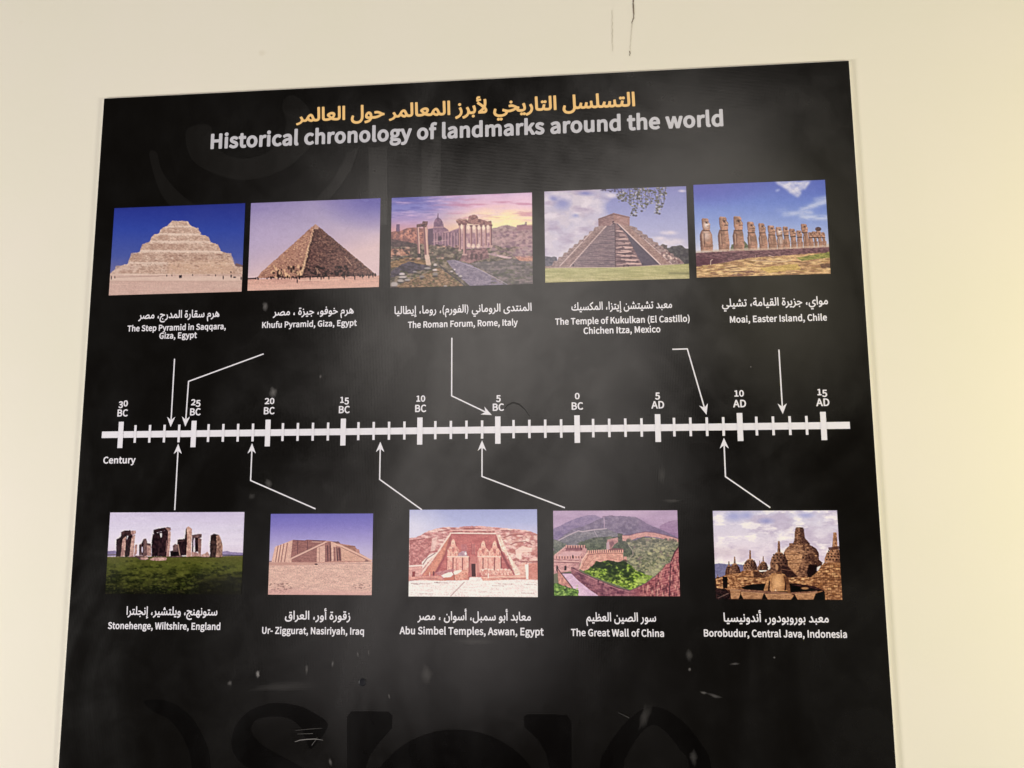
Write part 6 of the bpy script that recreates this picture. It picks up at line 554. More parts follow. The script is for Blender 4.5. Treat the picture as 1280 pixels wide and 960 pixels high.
# ---------------------------------------------------------------- printed pictures
class Pic:
    """A small painter: everything is drawn as flat print in the print's own sketch coordinates."""
    SS = 2
    def __init__(s, quad, nx, ny, seed=1):
        s.nx, s.ny = nx, ny
        W, H = nx * s.SS, ny * s.SS
        src = [(0, 0), (1, 0), (1, 1), (0, 1)]
        A = []; b = []
        for (u, v), (x, y) in zip(src, quad):
            A.append([u, v, 1, 0, 0, 0, -u * x, -v * x]); b.append(x)
            A.append([0, 0, 0, u, v, 1, -u * y, -v * y]); b.append(y)
        h = np.append(np.linalg.solve(np.array(A, float), np.array(b, float)), 1).reshape(3, 3)
        V, U = np.mgrid[0:H, 0:W]
        U = (U + .5) / W; V = (V + .5) / H
        q = h[2, 0] * U + h[2, 1] * V + 1
        s.X = (h[0, 0] * U + h[0, 1] * V + h[0, 2]) / q
        s.Y = (h[1, 0] * U + h[1, 1] * V + h[1, 2]) / q
        s.px = (s.X[0, -1] - s.X[0, 0]) / W
        s.xa, s.xb, s.ya, s.yb = s.X.max(0), s.X.min(0), s.Y.max(1), s.Y.min(1)
        s.C = np.zeros((H, W, 3)); s.rng = np.random.RandomState(seed); s.k = seed * 31
    def put(s, m, col, a=1.0):
        col = np.asarray(col, float)
        m = (m * a)[..., None]
        s.C += (col - s.C) * m
    def _win(s, x0, x1, y0, y1):
        # rows / columns that can hold the box
        c = np.where((s.xa >= x0) & (s.xb <= x1))[0]; r = np.where((s.ya >= y0) & (s.yb <= y1))[0]
        if len(c) == 0 or len(r) == 0: return None
        return slice(r[0], r[-1] + 1), slice(c[0], c[-1] + 1)
    def poly(s, pts, rough=0, soft=0):
        pts = np.asarray(pts, float)
        m = np.zeros(s.X.shape)
        w = s._win(pts[:, 0].min() - rough, pts[:, 0].max() + rough, pts[:, 1].min() - rough, pts[:, 1].max() + rough)
        if w is None: return m
        X, Y = s.X[w], s.Y[w]
        if rough:
            X = X + (s.noise(rough * 3, rough * 3, 3, None, w) - .5) * 2 * rough
            Y = Y + (s.noise(rough * 3, rough * 3, 3, None, w) - .5) * 2 * rough
        ins = np.zeros(X.shape, bool)
        x0, y0 = pts[-1]
        for x1, y1 in pts:
            if y0 != y1:
                ins ^= ((Y < y0) != (Y < y1)) & (X < (x1 - x0) * (Y - y0) / (y1 - y0) + x0)
            x0, y0 = x1, y1
        m[w] = ins
        return s.blur(m, soft) if soft else m
    def blur(s, m, r):
        n = max(1, int(round(r / s.px)))
        for ax in (0, 1):
            for _ in range(2):
                p = np.pad(m, [(n, n) if i == ax else (0, 0) for i in range(m.ndim)], mode='edge')
                c = np.cumsum(p, axis=ax)
                z = np.zeros_like(np.take(c, [0], axis=ax))
                c = np.concatenate([z, c], axis=ax)
                L = m.shape[ax]
                m = (np.take(c, range(2 * n + 1, 2 * n + 1 + L), axis=ax) - np.take(c, range(0, L), axis=ax)) / (2 * n + 1)
        return m
    def line(s, pts, w):
        m = np.zeros(s.X.shape)
        for (ax, ay), (bx, by) in zip(pts[:-1], pts[1:]):
            g = s._win(min(ax, bx) - w, max(ax, bx) + w, min(ay, by) - w, max(ay, by) + w)
            if g is None: continue
            X, Y = s.X[g], s.Y[g]
            dx, dy = bx - ax, by - ay
            t = np.clip(((X - ax) * dx + (Y - ay) * dy) / (dx * dx + dy * dy + 1e-9), 0, 1)
            d = np.hypot(X - ax - t * dx, Y - ay - t * dy)
            m[g] = np.maximum(m[g], np.clip((w / 2 - d) / s.px + .5, 0, 1))
        return m
    def ell(s, cx, cy, rx, ry, soft=.15):
        m = np.zeros(s.X.shape)
        g = s._win(cx - rx * 1.5, cx + rx * 1.5, cy - ry * 1.5, cy + ry * 1.5)
        if g is None: return m
        d = np.hypot((s.X[g] - cx) / rx, (s.Y[g] - cy) / ry)
        m[g] = np.clip((1 - d) / soft + .5, 0, 1)
        return m
    def noise(s, sx, sy, octv=3, seed=None, w=(slice(None), slice(None))):
        if seed is None: s.k += 1; seed = s.k
        out = 0; amp = 1; tot = 0
        for o in range(octv):
            r = np.random.RandomState(seed * 7 + o)
            g = r.rand(256, 256)
            x = s.X[w] / sx + 1000; y = s.Y[w] / sy + 1000
            xi = np.floor(x).astype(int); yi = np.floor(y).astype(int)
            fx = x - xi; fy = y - yi
            fx = fx * fx * (3 - 2 * fx); fy = fy * fy * (3 - 2 * fy)
            a = g[yi % 256, xi % 256]; b = g[yi % 256, (xi + 1) % 256]
            c = g[(yi + 1) % 256, xi % 256]; d = g[(yi + 1) % 256, (xi + 1) % 256]
            out = out + amp * ((a * (1 - fx) + b * fx) * (1 - fy) + (c * (1 - fx) + d * fx) * fy)
            tot += amp; amp *= .55; sx /= 2; sy /= 2
        return out / tot
    def vgrad(s, stops, skew=0.0):
        y = s.Y + s.X * skew
        ys = [t[0] for t in stops]
        return np.stack([np.interp(y, ys, [t[1][k] for t in stops]) for k in range(3)], -1)
    def tex(s, m, a, b, sx, sy, con=2.2, octv=4, al=1.0):
        """fill mask m with two colours mixed by noise"""
        on = m > 0
        rr = np.where(on.any(1))[0]; cc = np.where(on.any(0))[0]
        if len(rr) == 0: return
        w = (slice(rr[0], rr[-1] + 1), slice(cc[0], cc[-1] + 1))
        n = (.5 + .55 * np.tanh((s.noise(sx, sy, octv + 1, None, w) - .5) * con * 1.5))[..., None]
        f = 1 + ((s.noise(7, 6, 2, None, w) - .5) * min(.34, .09 * con))[..., None]
        s.C[w] += ((np.asarray(a, float) * (1 - n) + np.asarray(b, float) * n) * f - s.C[w]) * (m[w] * al)[..., None]
    def dabs(s, m, n, rx, ry, cols, box, a=1.0, vary=.5):
        x0, y0, x1, y1 = box
        for _ in range(n):
            cx, cy = s.rng.uniform(x0, x1), s.rng.uniform(y0, y1)
            f = 1 + s.rng.uniform(-vary, vary)
            ax, ay = rx * f, ry * f
            g = s._win(cx - ax * 1.3, cx + ax * 1.3, cy - ay * 1.3, cy + ay * 1.3)
            if g is None: continue
            d = np.hypot((s.X[g] - cx) / ax, (s.Y[g] - cy) / ay)
            k = np.clip((1 - d) * 2 + .3, 0, 1) * m[g] * a
            c = np.asarray(cols[s.rng.randint(len(cols))], float)
            s.C[g] += (c - s.C[g]) * k[..., None]
    def box(s, x0, y0, x1, y1): return s.poly([(x0, y0), (x1, y0), (x1, y1), (x0, y1)])
    def done(s, sharp=.35, soft=1.0, sat=.92, con=1.0, mid=125):
        C = mid + (s.C - mid) * con
        gr = (s.noise(9, 9, 2) - .5)[..., None] * 9 + (s.noise(40, 26, 3) - .5)[..., None] * 8   # film grain and fine tone
        C = C + gr * np.clip(C.mean(-1, keepdims=True) / 160, .3, 1)
        C = C * .6 + s.blur(C, s.px * 1.3) * .4
        C = C + (C - s.blur(C, s.px * 4)) * (sharp * .9)
        g = (C * (.3, .6, .1)).sum(-1, keepdims=True)
        C = g + (C - g) * sat
        C = C.reshape(s.ny, s.SS, s.nx, s.SS, 3).mean((1, 3))
        return np.clip(C, 0, 255) / 255.

def pic_step_pyramid(nx, ny):
    p = Pic([(100, 153), (1218, 100), (1190, 857), (55, 893)], nx, ny, 3)
    p.C[:] = p.vgrad([(100, (36, 48, 146)), (330, (48, 70, 172)), (560, (72, 88, 172)), (700, (108, 108, 166))])
    sil = [(60, 712), (100, 680), (150, 648), (185, 628), (215, 630), (232, 578), (262, 545), (318, 522), (332, 478), (362, 448), (402, 436), (415, 398), (445, 374), (480, 366), (492, 335), (515, 315), (548, 303), (572, 276), (592, 256), (640, 260), (690, 257), (726, 262), (745, 292), (792, 314), (818, 340), (832, 372), (872, 378), (902, 396), (920, 436), (962, 446), (990, 470), (1008, 514), (1050, 522), (1092, 552), (1114, 600), (1135, 640), (1240, 655), (1240, 760), (40, 760)]
    rock = p.poly(sil, rough=5)
    hill = p.poly([(1120, 640), (1140, 612), (1230, 640), (1230, 700), (1120, 700)])
    p.put(hill, (120, 92, 96))
    p.tex(rock, (190, 156, 142), (230, 204, 190), 22, 15, 3.0, 4)
    tiers = [(592, 728, 262, 302), (498, 828, 310, 368), (412, 912, 378, 432), (330, 1000, 446, 512), (230, 1112, 524, 614), (100, 1180, 634, 712)]
    for i, (xa, xb, ya, yb) in enumerate(tiers):
        m = p.poly([(xa + 16, ya + 6), (xb - 16, ya + 6), (xb + 12, yb), (xa - 12, yb)], rough=7)
        p.tex(m, (172, 136, 122), (220, 190, 174), 20, 10, 3.0, 4, .8)
        m = p.poly([(xa - 30, yb - 6), (xb + 40, yb - 4), (xb + 46, yb + 9), (xa - 34, yb + 9)], rough=5)
        p.put(m * rock, (232, 208, 196), .75)
    for y in range(535, 712, 14):
        p.put(p.line([(230 + (700 - y), y + 2), (1100, y)], 2.5) * rock, (150, 118, 106), .4)
    p.tex(p.poly([(560, 600), (1120, 585), (1125, 700), (560, 710)], soft=12), (216, 178, 150), (204, 166, 148), 30, 12, 2, 3, .6)
    p.tex(p.poly([(60, 672), (180, 630), (330, 640), (260, 700), (60, 730)], soft=8) * rock, (226, 202, 190), (196, 160, 150), 20, 12, 2, 3, .8)
    for a, b, c, d in ((245, 545, 345, 595), (400, 455, 530, 500), (560, 455, 700, 495), (150, 680, 262, 705), (760, 545, 900, 600), (560, 545, 640, 590), (480, 378, 560, 420)):
        p.tex(p.poly([(a, b), (c, b - 4), (c - 6, d), (a - 10, d)], rough=8, soft=4), (158, 120, 106), (198, 164, 148), 14, 9, 3, 3, .6)
    p.dabs(rock, 420, 7, 4, [(136, 100, 90), (160, 124, 110), (240, 220, 208), (244, 226, 214)], (80, 270, 1190, 700), .45)
    p.dabs(rock, 60, 12, 5, [(130, 94, 84)], (240, 540, 1080, 640), .45)
    gr = p.poly([(30, 722), (1240, 706), (1240, 900), (30, 920)])
    p.tex(gr, (212, 180, 170), (196, 160, 152), 90, 8, 2.0, 3)
    p.put(p.poly([(30, 735), (1240, 720), (1240, 765), (30, 770)], soft=6), (226, 200, 188), .7)
    p.put(p.poly([(30, 768), (1240, 765), (1240, 772), (30, 776)], soft=2), (184, 150, 140), .6)
    p.put(p.line([(100, 738), (480, 728)], 4), (150, 118, 108), .7)
    p.put(p.line([(860, 718), (1180, 722)], 3), (170, 138, 126), .7)
    for x, y, w, h in ((78, 742, 4, 16), (108, 738, 4, 10), (548, 722, 4, 9), (592, 720, 3, 8), (660, 730, 8, 14), (672, 728, 5, 14), (768, 716, 4, 8), (905, 716, 12, 2), (965, 718, 4, 9), (1030, 736, 5, 16), (1098, 724, 6, 13), (1127, 733, 13, 6), (1184, 742, 5, 14), (1096, 690, 5, 8)):
        p.put(p.ell(x, y, w, h, .5), (34, 26, 36))
    p.put(p.poly([(90, 755), (1190, 745), (1190, 900), (30, 900)], soft=50), (222, 186, 178), .25)
    return p.done(.4)

def pic_great_pyramid(nx, ny):
    p = Pic([(68, 103), (1174, 63), (1163, 822), (40, 850)], nx, ny, 5)
    X = p.X
    p.C[:] = p.vgrad([(70, (136, 124, 186)), (250, (158, 146, 194)), (450, (178, 164, 200)), (640, (198, 176, 198)), (760, (216, 188, 196))], .25)
    p.put(p.blur(np.clip(1.2 - np.hypot((X - 1150) / 460, (p.Y - 60) / 260), 0, 1), 20), (88, 84, 172), .8)
    p.put(np.clip(1.1 - np.hypot((X - 200) / 380, (p.Y - 380) / 200), 0, 1), (190, 172, 210), .5)
    apex = (618, 282)
    left = [(118, 742), (150, 700), apex, (604, 322), (590, 400), (556, 500), (520, 610), (500, 742)]
    right = [apex, (640, 300), (1140, 718), (1140, 742), (490, 745), (512, 620), (552, 520), (572, 430), (598, 340)]
    lm = p.poly(left, rough=5); rm = p.poly(right, rough=5)
    p.tex(lm, (150, 106, 96), (200, 152, 132), 14, 11, 3.0, 4)
    p.tex(rm, (78, 52, 54), (138, 98, 90), 14, 10, 3.2, 4)
    # courses of blocks following the base line
    for k in range(60):
        y = 330 + k * 7.0
        t = (y - 282) / 460.
        p.put(p.line([(618 - 498 * t, y), (618 - 110 * t, y + 3 * t)], 2) * lm, (108, 72, 66), .3)
        p.put(p.line([(618 - 110 * t, y), (618 + 520 * t, y - 4 * t)], 2) * rm, (50, 32, 38), .35)
    p.put(p.poly([(618, 282), (150, 705), (118, 742), (300, 745), (420, 560), (610, 300)], soft=25) * lm, (176, 128, 112), .45)
    for k in range(24):
        t = k / 24.; x = 600 - 100 * t + p.rng.uniform(-6, 6); y = 330 + 390 * t
        p.put(p.ell(x, y, 5 + 7 * t, 6 + 8 * t, .4), (236, 196, 160), .75)
        p.put(p.ell(x + 14 + 8 * t, y + 6, 6 + 6 * t, 7 + 6 * t, .4), (58, 36, 40), .7)
    p.put(p.poly([(618, 282), (650, 308), (640, 330), (604, 325)]), (206, 164, 148), .8)
    p.dabs(lm, 620, 6, 4, [(216, 170, 140), (112, 76, 68), (228, 186, 152), (140, 98, 84)], (120, 330, 620, 742), .6)
    p.dabs(rm, 760, 6, 4, [(168, 124, 108), (54, 36, 40), (64, 44, 46), (150, 108, 96), (186, 144, 122)], (490, 330, 1130, 742), .5)
    p.dabs(lm, 70, 9, 14, [(52, 34, 36), (228, 184, 148)], (240, 640, 520, 742), .8)
    p.dabs(rm, 60, 12, 9, [(36, 24, 30), (40, 28, 32)], (500, 640, 900, 742), .8)
    p.put(p.line([(870, 560), (930, 636)], 8) * rm, (186, 146, 128), .7)
    p.put(p.line([(620, 655), (640, 700), (632, 660), (655, 700)], 5), (208, 166, 140), .7)
    p.put(p.line([(650, 302), (1140, 716)], 9) * rm, (152, 112, 108), .45)
    gr = p.poly([(20, 752), (500, 740), (1200, 722), (1200, 880), (20, 880)], rough=4)
    p.tex(gr, (218, 172, 158), (196, 148, 140), 70, 9, 2.4, 3)
    p.put(p.line([(40, 746), (105, 744)], 12), (56, 40, 52), .9)
    for k in range(54):
        x = 110 + 1040 * p.rng.rand(); y = 744 - (x - 110) * .022 + p.rng.uniform(-10, 8)
        p.put(p.ell(x, y, p.rng.uniform(3, 7), p.rng.uniform(6, 13), .5), (38, 26, 34), .85)
    for x, y in ((465, 768), (575, 748), (668, 742), (735, 742), (868, 740), (955, 742), (1020, 728), (1075, 730), (1110, 722)):
        p.put(p.ell(x, y, 5, 18, .4), (40, 28, 38))
    p.put(p.line([(480, 762), (820, 757)], 6), (232, 196, 180), .8)
    p.put(p.poly([(20, 800), (1200, 770), (1200, 880), (20, 880)], soft=25), (232, 190, 178), .5)
    return p.done(.55, con=1.05)

def pic_forum(nx, ny):
    p = Pic([(65, 115), (1188, 80), (1188, 815), (57, 828)], nx, ny, 7)
    X, Y = p.X, p.Y
    A = p.vgrad([(90, (96, 98, 186)), (200, (126, 126, 204)), (300, (170, 142, 196)), (380, (214, 154, 164))])
    B = p.vgrad([(90, (206, 172, 216)), (200, (230, 184, 206)), (300, (244, 212, 186)), (380, (250, 222, 168))])
    t = np.clip((X - 200) / 620., 0, 1)[..., None]; t = t * t * (3 - 2 * t)
    p.C[:] = A * (1 - t) + B * t
    p.put(np.clip(1.2 - np.hypot((X - 960) / 300, (Y - 300) / 110), 0, 1), (252, 232, 172), .8)
    p.put(np.clip(1.1 - np.hypot((X - 1120) / 160, (Y - 150) / 100), 0, 1), (236, 200, 226), .7)
    n = np.clip((p.noise(150, 26, 4) - .5) * 4 + .2, 0, 1) * np.clip((340 - Y) / 60, 0, 1)
    p.put(n, (226, 186, 222), .5)
    n = np.clip((p.noise(190, 22, 4) - .52) * 5, 0, 1) * np.clip((330 - Y) / 60, 0, 1) * np.clip((X - 300) / 300, 0, 1)
    p.put(n, (190, 110, 150), .5)
    n = np.clip((p.noise(120, 18, 4) - .5) * 5, 0, 1) * np.clip((310 - Y) / 60, 0, 1) * np.clip((560 - X) / 200, 0, 1)
    p.put(n, (74, 70, 166), .4)
    # far city
    p.tex(p.poly([(40, 390), (100, 380), (105, 326), (130, 326), (132, 380), (190, 356), (240, 352), (330, 362), (360, 500), (40, 500)]), (104, 66, 72), (186, 120, 104), 18, 16, 3.2, 3)
    p.put(p.box(103, 326, 130, 382), (104, 78, 120))
    for x, y in ((150, 420), (180, 405), (210, 425), (245, 395), (250, 430), (300, 400), (290, 430), (200, 380), (228, 444)):
        p.put(p.ell(x, y, 16, 12, .5), (226, 150, 126), .6); p.put(p.ell(x + 8, y + 3, 4, 7, .5), (80, 40, 56), .9)
    p.tex(p.poly([(860, 366), (905, 360), (940, 346), (985, 340), (1030, 352), (1060, 360), (1062, 345), (1125, 336), (1130, 318), (1142, 318), (1142, 346), (1200, 352), (1200, 620), (860, 600)]), (122, 96, 108), (184, 154, 156), 26, 18, 2.6, 4)
    p.put(p.poly([(1062, 345), (1200, 340), (1200, 380), (1062, 385)], soft=4), (150, 98, 120), .7)
    # church with dome
    p.tex(p.poly([(352, 365), (395, 358), (400, 330), (475, 335), (480, 352), (512, 372), (520, 392), (598, 358), (600, 560), (352, 540)]), (112, 80, 110), (164, 126, 148), 24, 24, 2.6, 3)
    p.tex(p.poly([(398, 350), (398, 318), (410, 290), (426, 276), (430, 248), (436, 276), (455, 288), (470, 312), (474, 350)]), (104, 74, 110), (150, 112, 140), 14, 20, 2.6, 3)
    p.put(p.line([(433, 244), (433, 280)], 5), (84, 60, 96)); p.put(p.line([(396, 352), (478, 352)], 6), (196, 150, 160), .8)
    for x in range(402, 475, 12): p.put(p.line([(x, 325), (x, 348)], 4), (80, 56, 90), .7)
    p.put(p.poly([(352, 370), (392, 362), (396, 490), (352, 490)]), (70, 52, 80), .8)
    p.put(p.line([(480, 395), (540, 380), (600, 362)], 6), (206, 160, 160), .8)
    for x in (405, 425, 470, 490, 515, 540, 565, 585): p.put(p.line([(x, 400), (x, 520)], 7), (180, 138, 150), .7); p.put(p.line([(x + 9, 400), (x + 9, 520)], 5), (70, 46, 72), .7)
    p.put(p.ell(448, 445, 14, 22, .3), (62, 44, 66)); p.put(p.line([(390, 470), (500, 455)], 5), (206, 170, 172), .7)
    # ground
    gr = p.poly([(40, 470), (250, 480), (600, 520), (830, 505), (1200, 520), (1200, 840), (40, 840)], rough=10)
    p.tex(gr, (64, 58, 52), (150, 130, 116), 26, 15, 3.2, 4)
    p.tex(p.poly([(60, 520), (210, 520), (210, 570), (60, 580)], rough=4), (136, 86, 76), (202, 146, 122), 20, 12, 3, 3)
    p.dabs(gr, 60, 12, 7, [(58, 50, 34), (78, 72, 40)], (60, 590, 600, 650), .8)
    p.tex(p.poly([(60, 440), (260, 480), (255, 510), (60, 500)], rough=6), (44, 36, 44), (92, 70, 74), 16, 10, 3, 3, .9)
    p.put(p.poly([(60, 350), (600, 350), (600, 500), (60, 500)], soft=40), (190, 140, 150), .15)
    p.tex(p.poly([(60, 620), (200, 585), (360, 620), (330, 650), (160, 650), (60, 670)], rough=6), (96, 72, 52), (172, 130, 90), 30, 12, 3, 3, .9)
    p.tex(p.poly([(150, 640), (210, 620), (350, 655), (380, 668), (240, 712), (60, 745), (60, 700)], rough=5), (52, 44, 56), (96, 84, 104), 26, 12, 2.6, 3)
    p.tex(p.poly([(60, 830), (200, 770), (440, 672), (540, 740), (640, 825), (640, 840), (60, 840)], rough=6), (96, 72, 52), (168, 132, 104), 18, 9, 3.4, 4)
    p.dabs(p.box(60, 670, 600, 835), 120, 9, 5, [(74, 78, 44), (98, 96, 52), (60, 50, 44)], (120, 690, 600, 825), .7)
    p.tex(p.poly([(500, 620), (560, 610), (690, 650), (900, 770), (1000, 820), (700, 830), (600, 750)], rough=4), (108, 96, 124), (152, 138, 160), 24, 10, 2.4, 4)
    p.tex(p.poly([(690, 640), (1190, 600), (1190, 820), (990, 815)], rough=8), (84, 76, 84), (142, 126, 130), 30, 13, 2.6, 4)
    p.dabs(p.box(850, 640, 1190, 815), 130, 16, 8, [(70, 70, 66), (84, 88, 66), (140, 120, 128)], (850, 650, 1190, 815), .5)
    p.tex(p.poly([(650, 540), (820, 520), (840, 600), (690, 640), (600, 620)], rough=5), (100, 64, 78), (172, 126, 130), 18, 14, 3.2, 3)
    for x in (700, 735, 775): p.put(p.ell(x, 590, 12, 26, .3), (70, 40, 52), .8)
    p.put(p.poly([(820, 568), (860, 566), (1025, 600), (1010, 610), (960, 606)], soft=3), (214, 178, 188), .9)
    p.tex(p.poly([(1040, 590), (1190, 590), (1190, 632), (1080, 628)], rough=5), (168, 110, 104), (206, 152, 132), 20, 9, 3, 3)
    p.put(p.line([(440, 650), (520, 720), (640, 812)], 9), (60, 48, 62), .8)
    p.put(p.line([(570, 620), (760, 690), (980, 812)], 6), (186, 170, 196), .6)
    p.put(p.poly([(980, 575), (1100, 520), (1190, 500), (1190, 590), (1040, 590)], soft=16), (186, 152, 170), .7)
    p.put(p.poly([(860, 380), (1190, 370), (1190, 520), (860, 520)], soft=30), (206, 160, 170), .3)
    p.dabs(p.box(60, 480, 600, 620), 120, 12, 7, [(52, 40, 46), (70, 56, 52), (196, 150, 136), (90, 66, 72)], (60, 490, 600, 610), .8)
    p.dabs(p.box(820, 380, 1190, 600), 140, 14, 8, [(190, 150, 160), (110, 76, 104), (128, 96, 120)], (860, 390, 1190, 600), .5)
    # the eight-columned temple front
    p.tex(p.poly([(612, 335), (860, 335), (860, 520), (612, 530)]), (142, 98, 122), (206, 166, 168), 20, 26, 2.6, 3)
    p.put(p.poly([(612, 335), (860, 335), (860, 400), (612, 400)], soft=8), (236, 204, 184), .5)
    top = p.poly([(572, 296), (600, 286), (655, 288), (672, 300), (676, 270), (690, 262), (712, 256), (735, 258), (748, 272), (752, 290), (800, 300), (830, 310), (860, 306), (862, 342), (800, 338), (660, 328), (600, 332), (580, 318)], rough=4)
    p.tex(top, (104, 62, 74), (172, 122, 118), 20, 12, 3, 3)
    p.put(p.line([(575, 298), (660, 292), (668, 302)], 6), (212, 172, 160), .8)
    for x, y0, y1, w in ((605, 332, 535, 15), (643, 328, 570, 24), (696, 345, 510, 15), (740, 345, 510, 14), (776, 345, 510, 13), (812, 345, 505, 13), (852, 340, 505, 18)):
        p.put(p.line([(x, y0), (x, y1)], w), (150, 98, 108))
        p.put(p.line([(x - w * .25, y0), (x - w * .25, y1)], w * .35), (204, 160, 156), .8)
        p.put(p.line([(x + w * .35, y0), (x + w * .35, y1)], w * .3), (86, 52, 72), .8)
        p.put(p.box(x - w * .8, y1 - 4, x + w * .8, y1 + 8), (190, 150, 150)); p.put(p.box(x - w * .8, y0 - 6, x + w * .8, y0 + 8), (120, 76, 84))
    for x, y in ((620, 352), (674, 356), (718, 358), (757, 360), (794, 362), (830, 356), (676, 500), (712, 505), (752, 505)): p.put(p.ell(x, y, 14, 18, .4), (250, 228, 206), .62)
    # two near columns
    for x0, y0, x1, y1, w in ((272, 340, 283, 565, 20), (328, 320, 345, 590, 34)):
        p.put(p.line([(x0, y0), (x1, y1)], w), (176, 128, 126)); p.put(p.line([(x0 - w * .25, y0), (x1 - w * .25, y1)], w * .35), (110, 70, 84), .7)
        p.put(p.line([(x0 + w * .2, y0), (x1 + w * .2, y1)], w * .3), (224, 184, 172), .8)
    p.tex(p.poly([(264, 328), (306, 322), (312, 304), (352, 304), (350, 330), (336, 352), (312, 348), (265, 352)]), (64, 42, 56), (130, 90, 92), 14, 10, 3, 2)
    p.put(p.poly([(326, 570), (362, 570), (378, 650), (340, 650)]), (214, 182, 170), .9); p.put(p.box(272, 560, 300, 590), (60, 48, 56))
    for x, y, w, h, c in ((150, 718, 26, 12, 235), (155, 742, 36, 12, 206), (140, 770, 28, 14, 190), (90, 798, 34, 22, 200), (192, 764, 26, 10, 190), (410, 650, 16, 12, 214), (408, 690, 22, 9, 236), (412, 722, 26, 16, 150), (350, 676, 30, 10, 170), (250, 702, 18, 7, 180), (540, 704, 14, 8, 210), (565, 690, 8, 8, 236), (612, 742, 14, 12, 200), (585, 725, 10, 8, 190), (490, 818, 16, 6, 220), (305, 740, 24, 12, 140)):
        p.put(p.ell(x, y, w * .85, h * .85, .5), (c * .92, c * .86, c * .88), .85); p.put(p.ell(x, y + h * 1.1, w, h * .4, .5), (40, 32, 44), .7)
    return p.done(.5, con=1.06, mid=118, sat=.86)

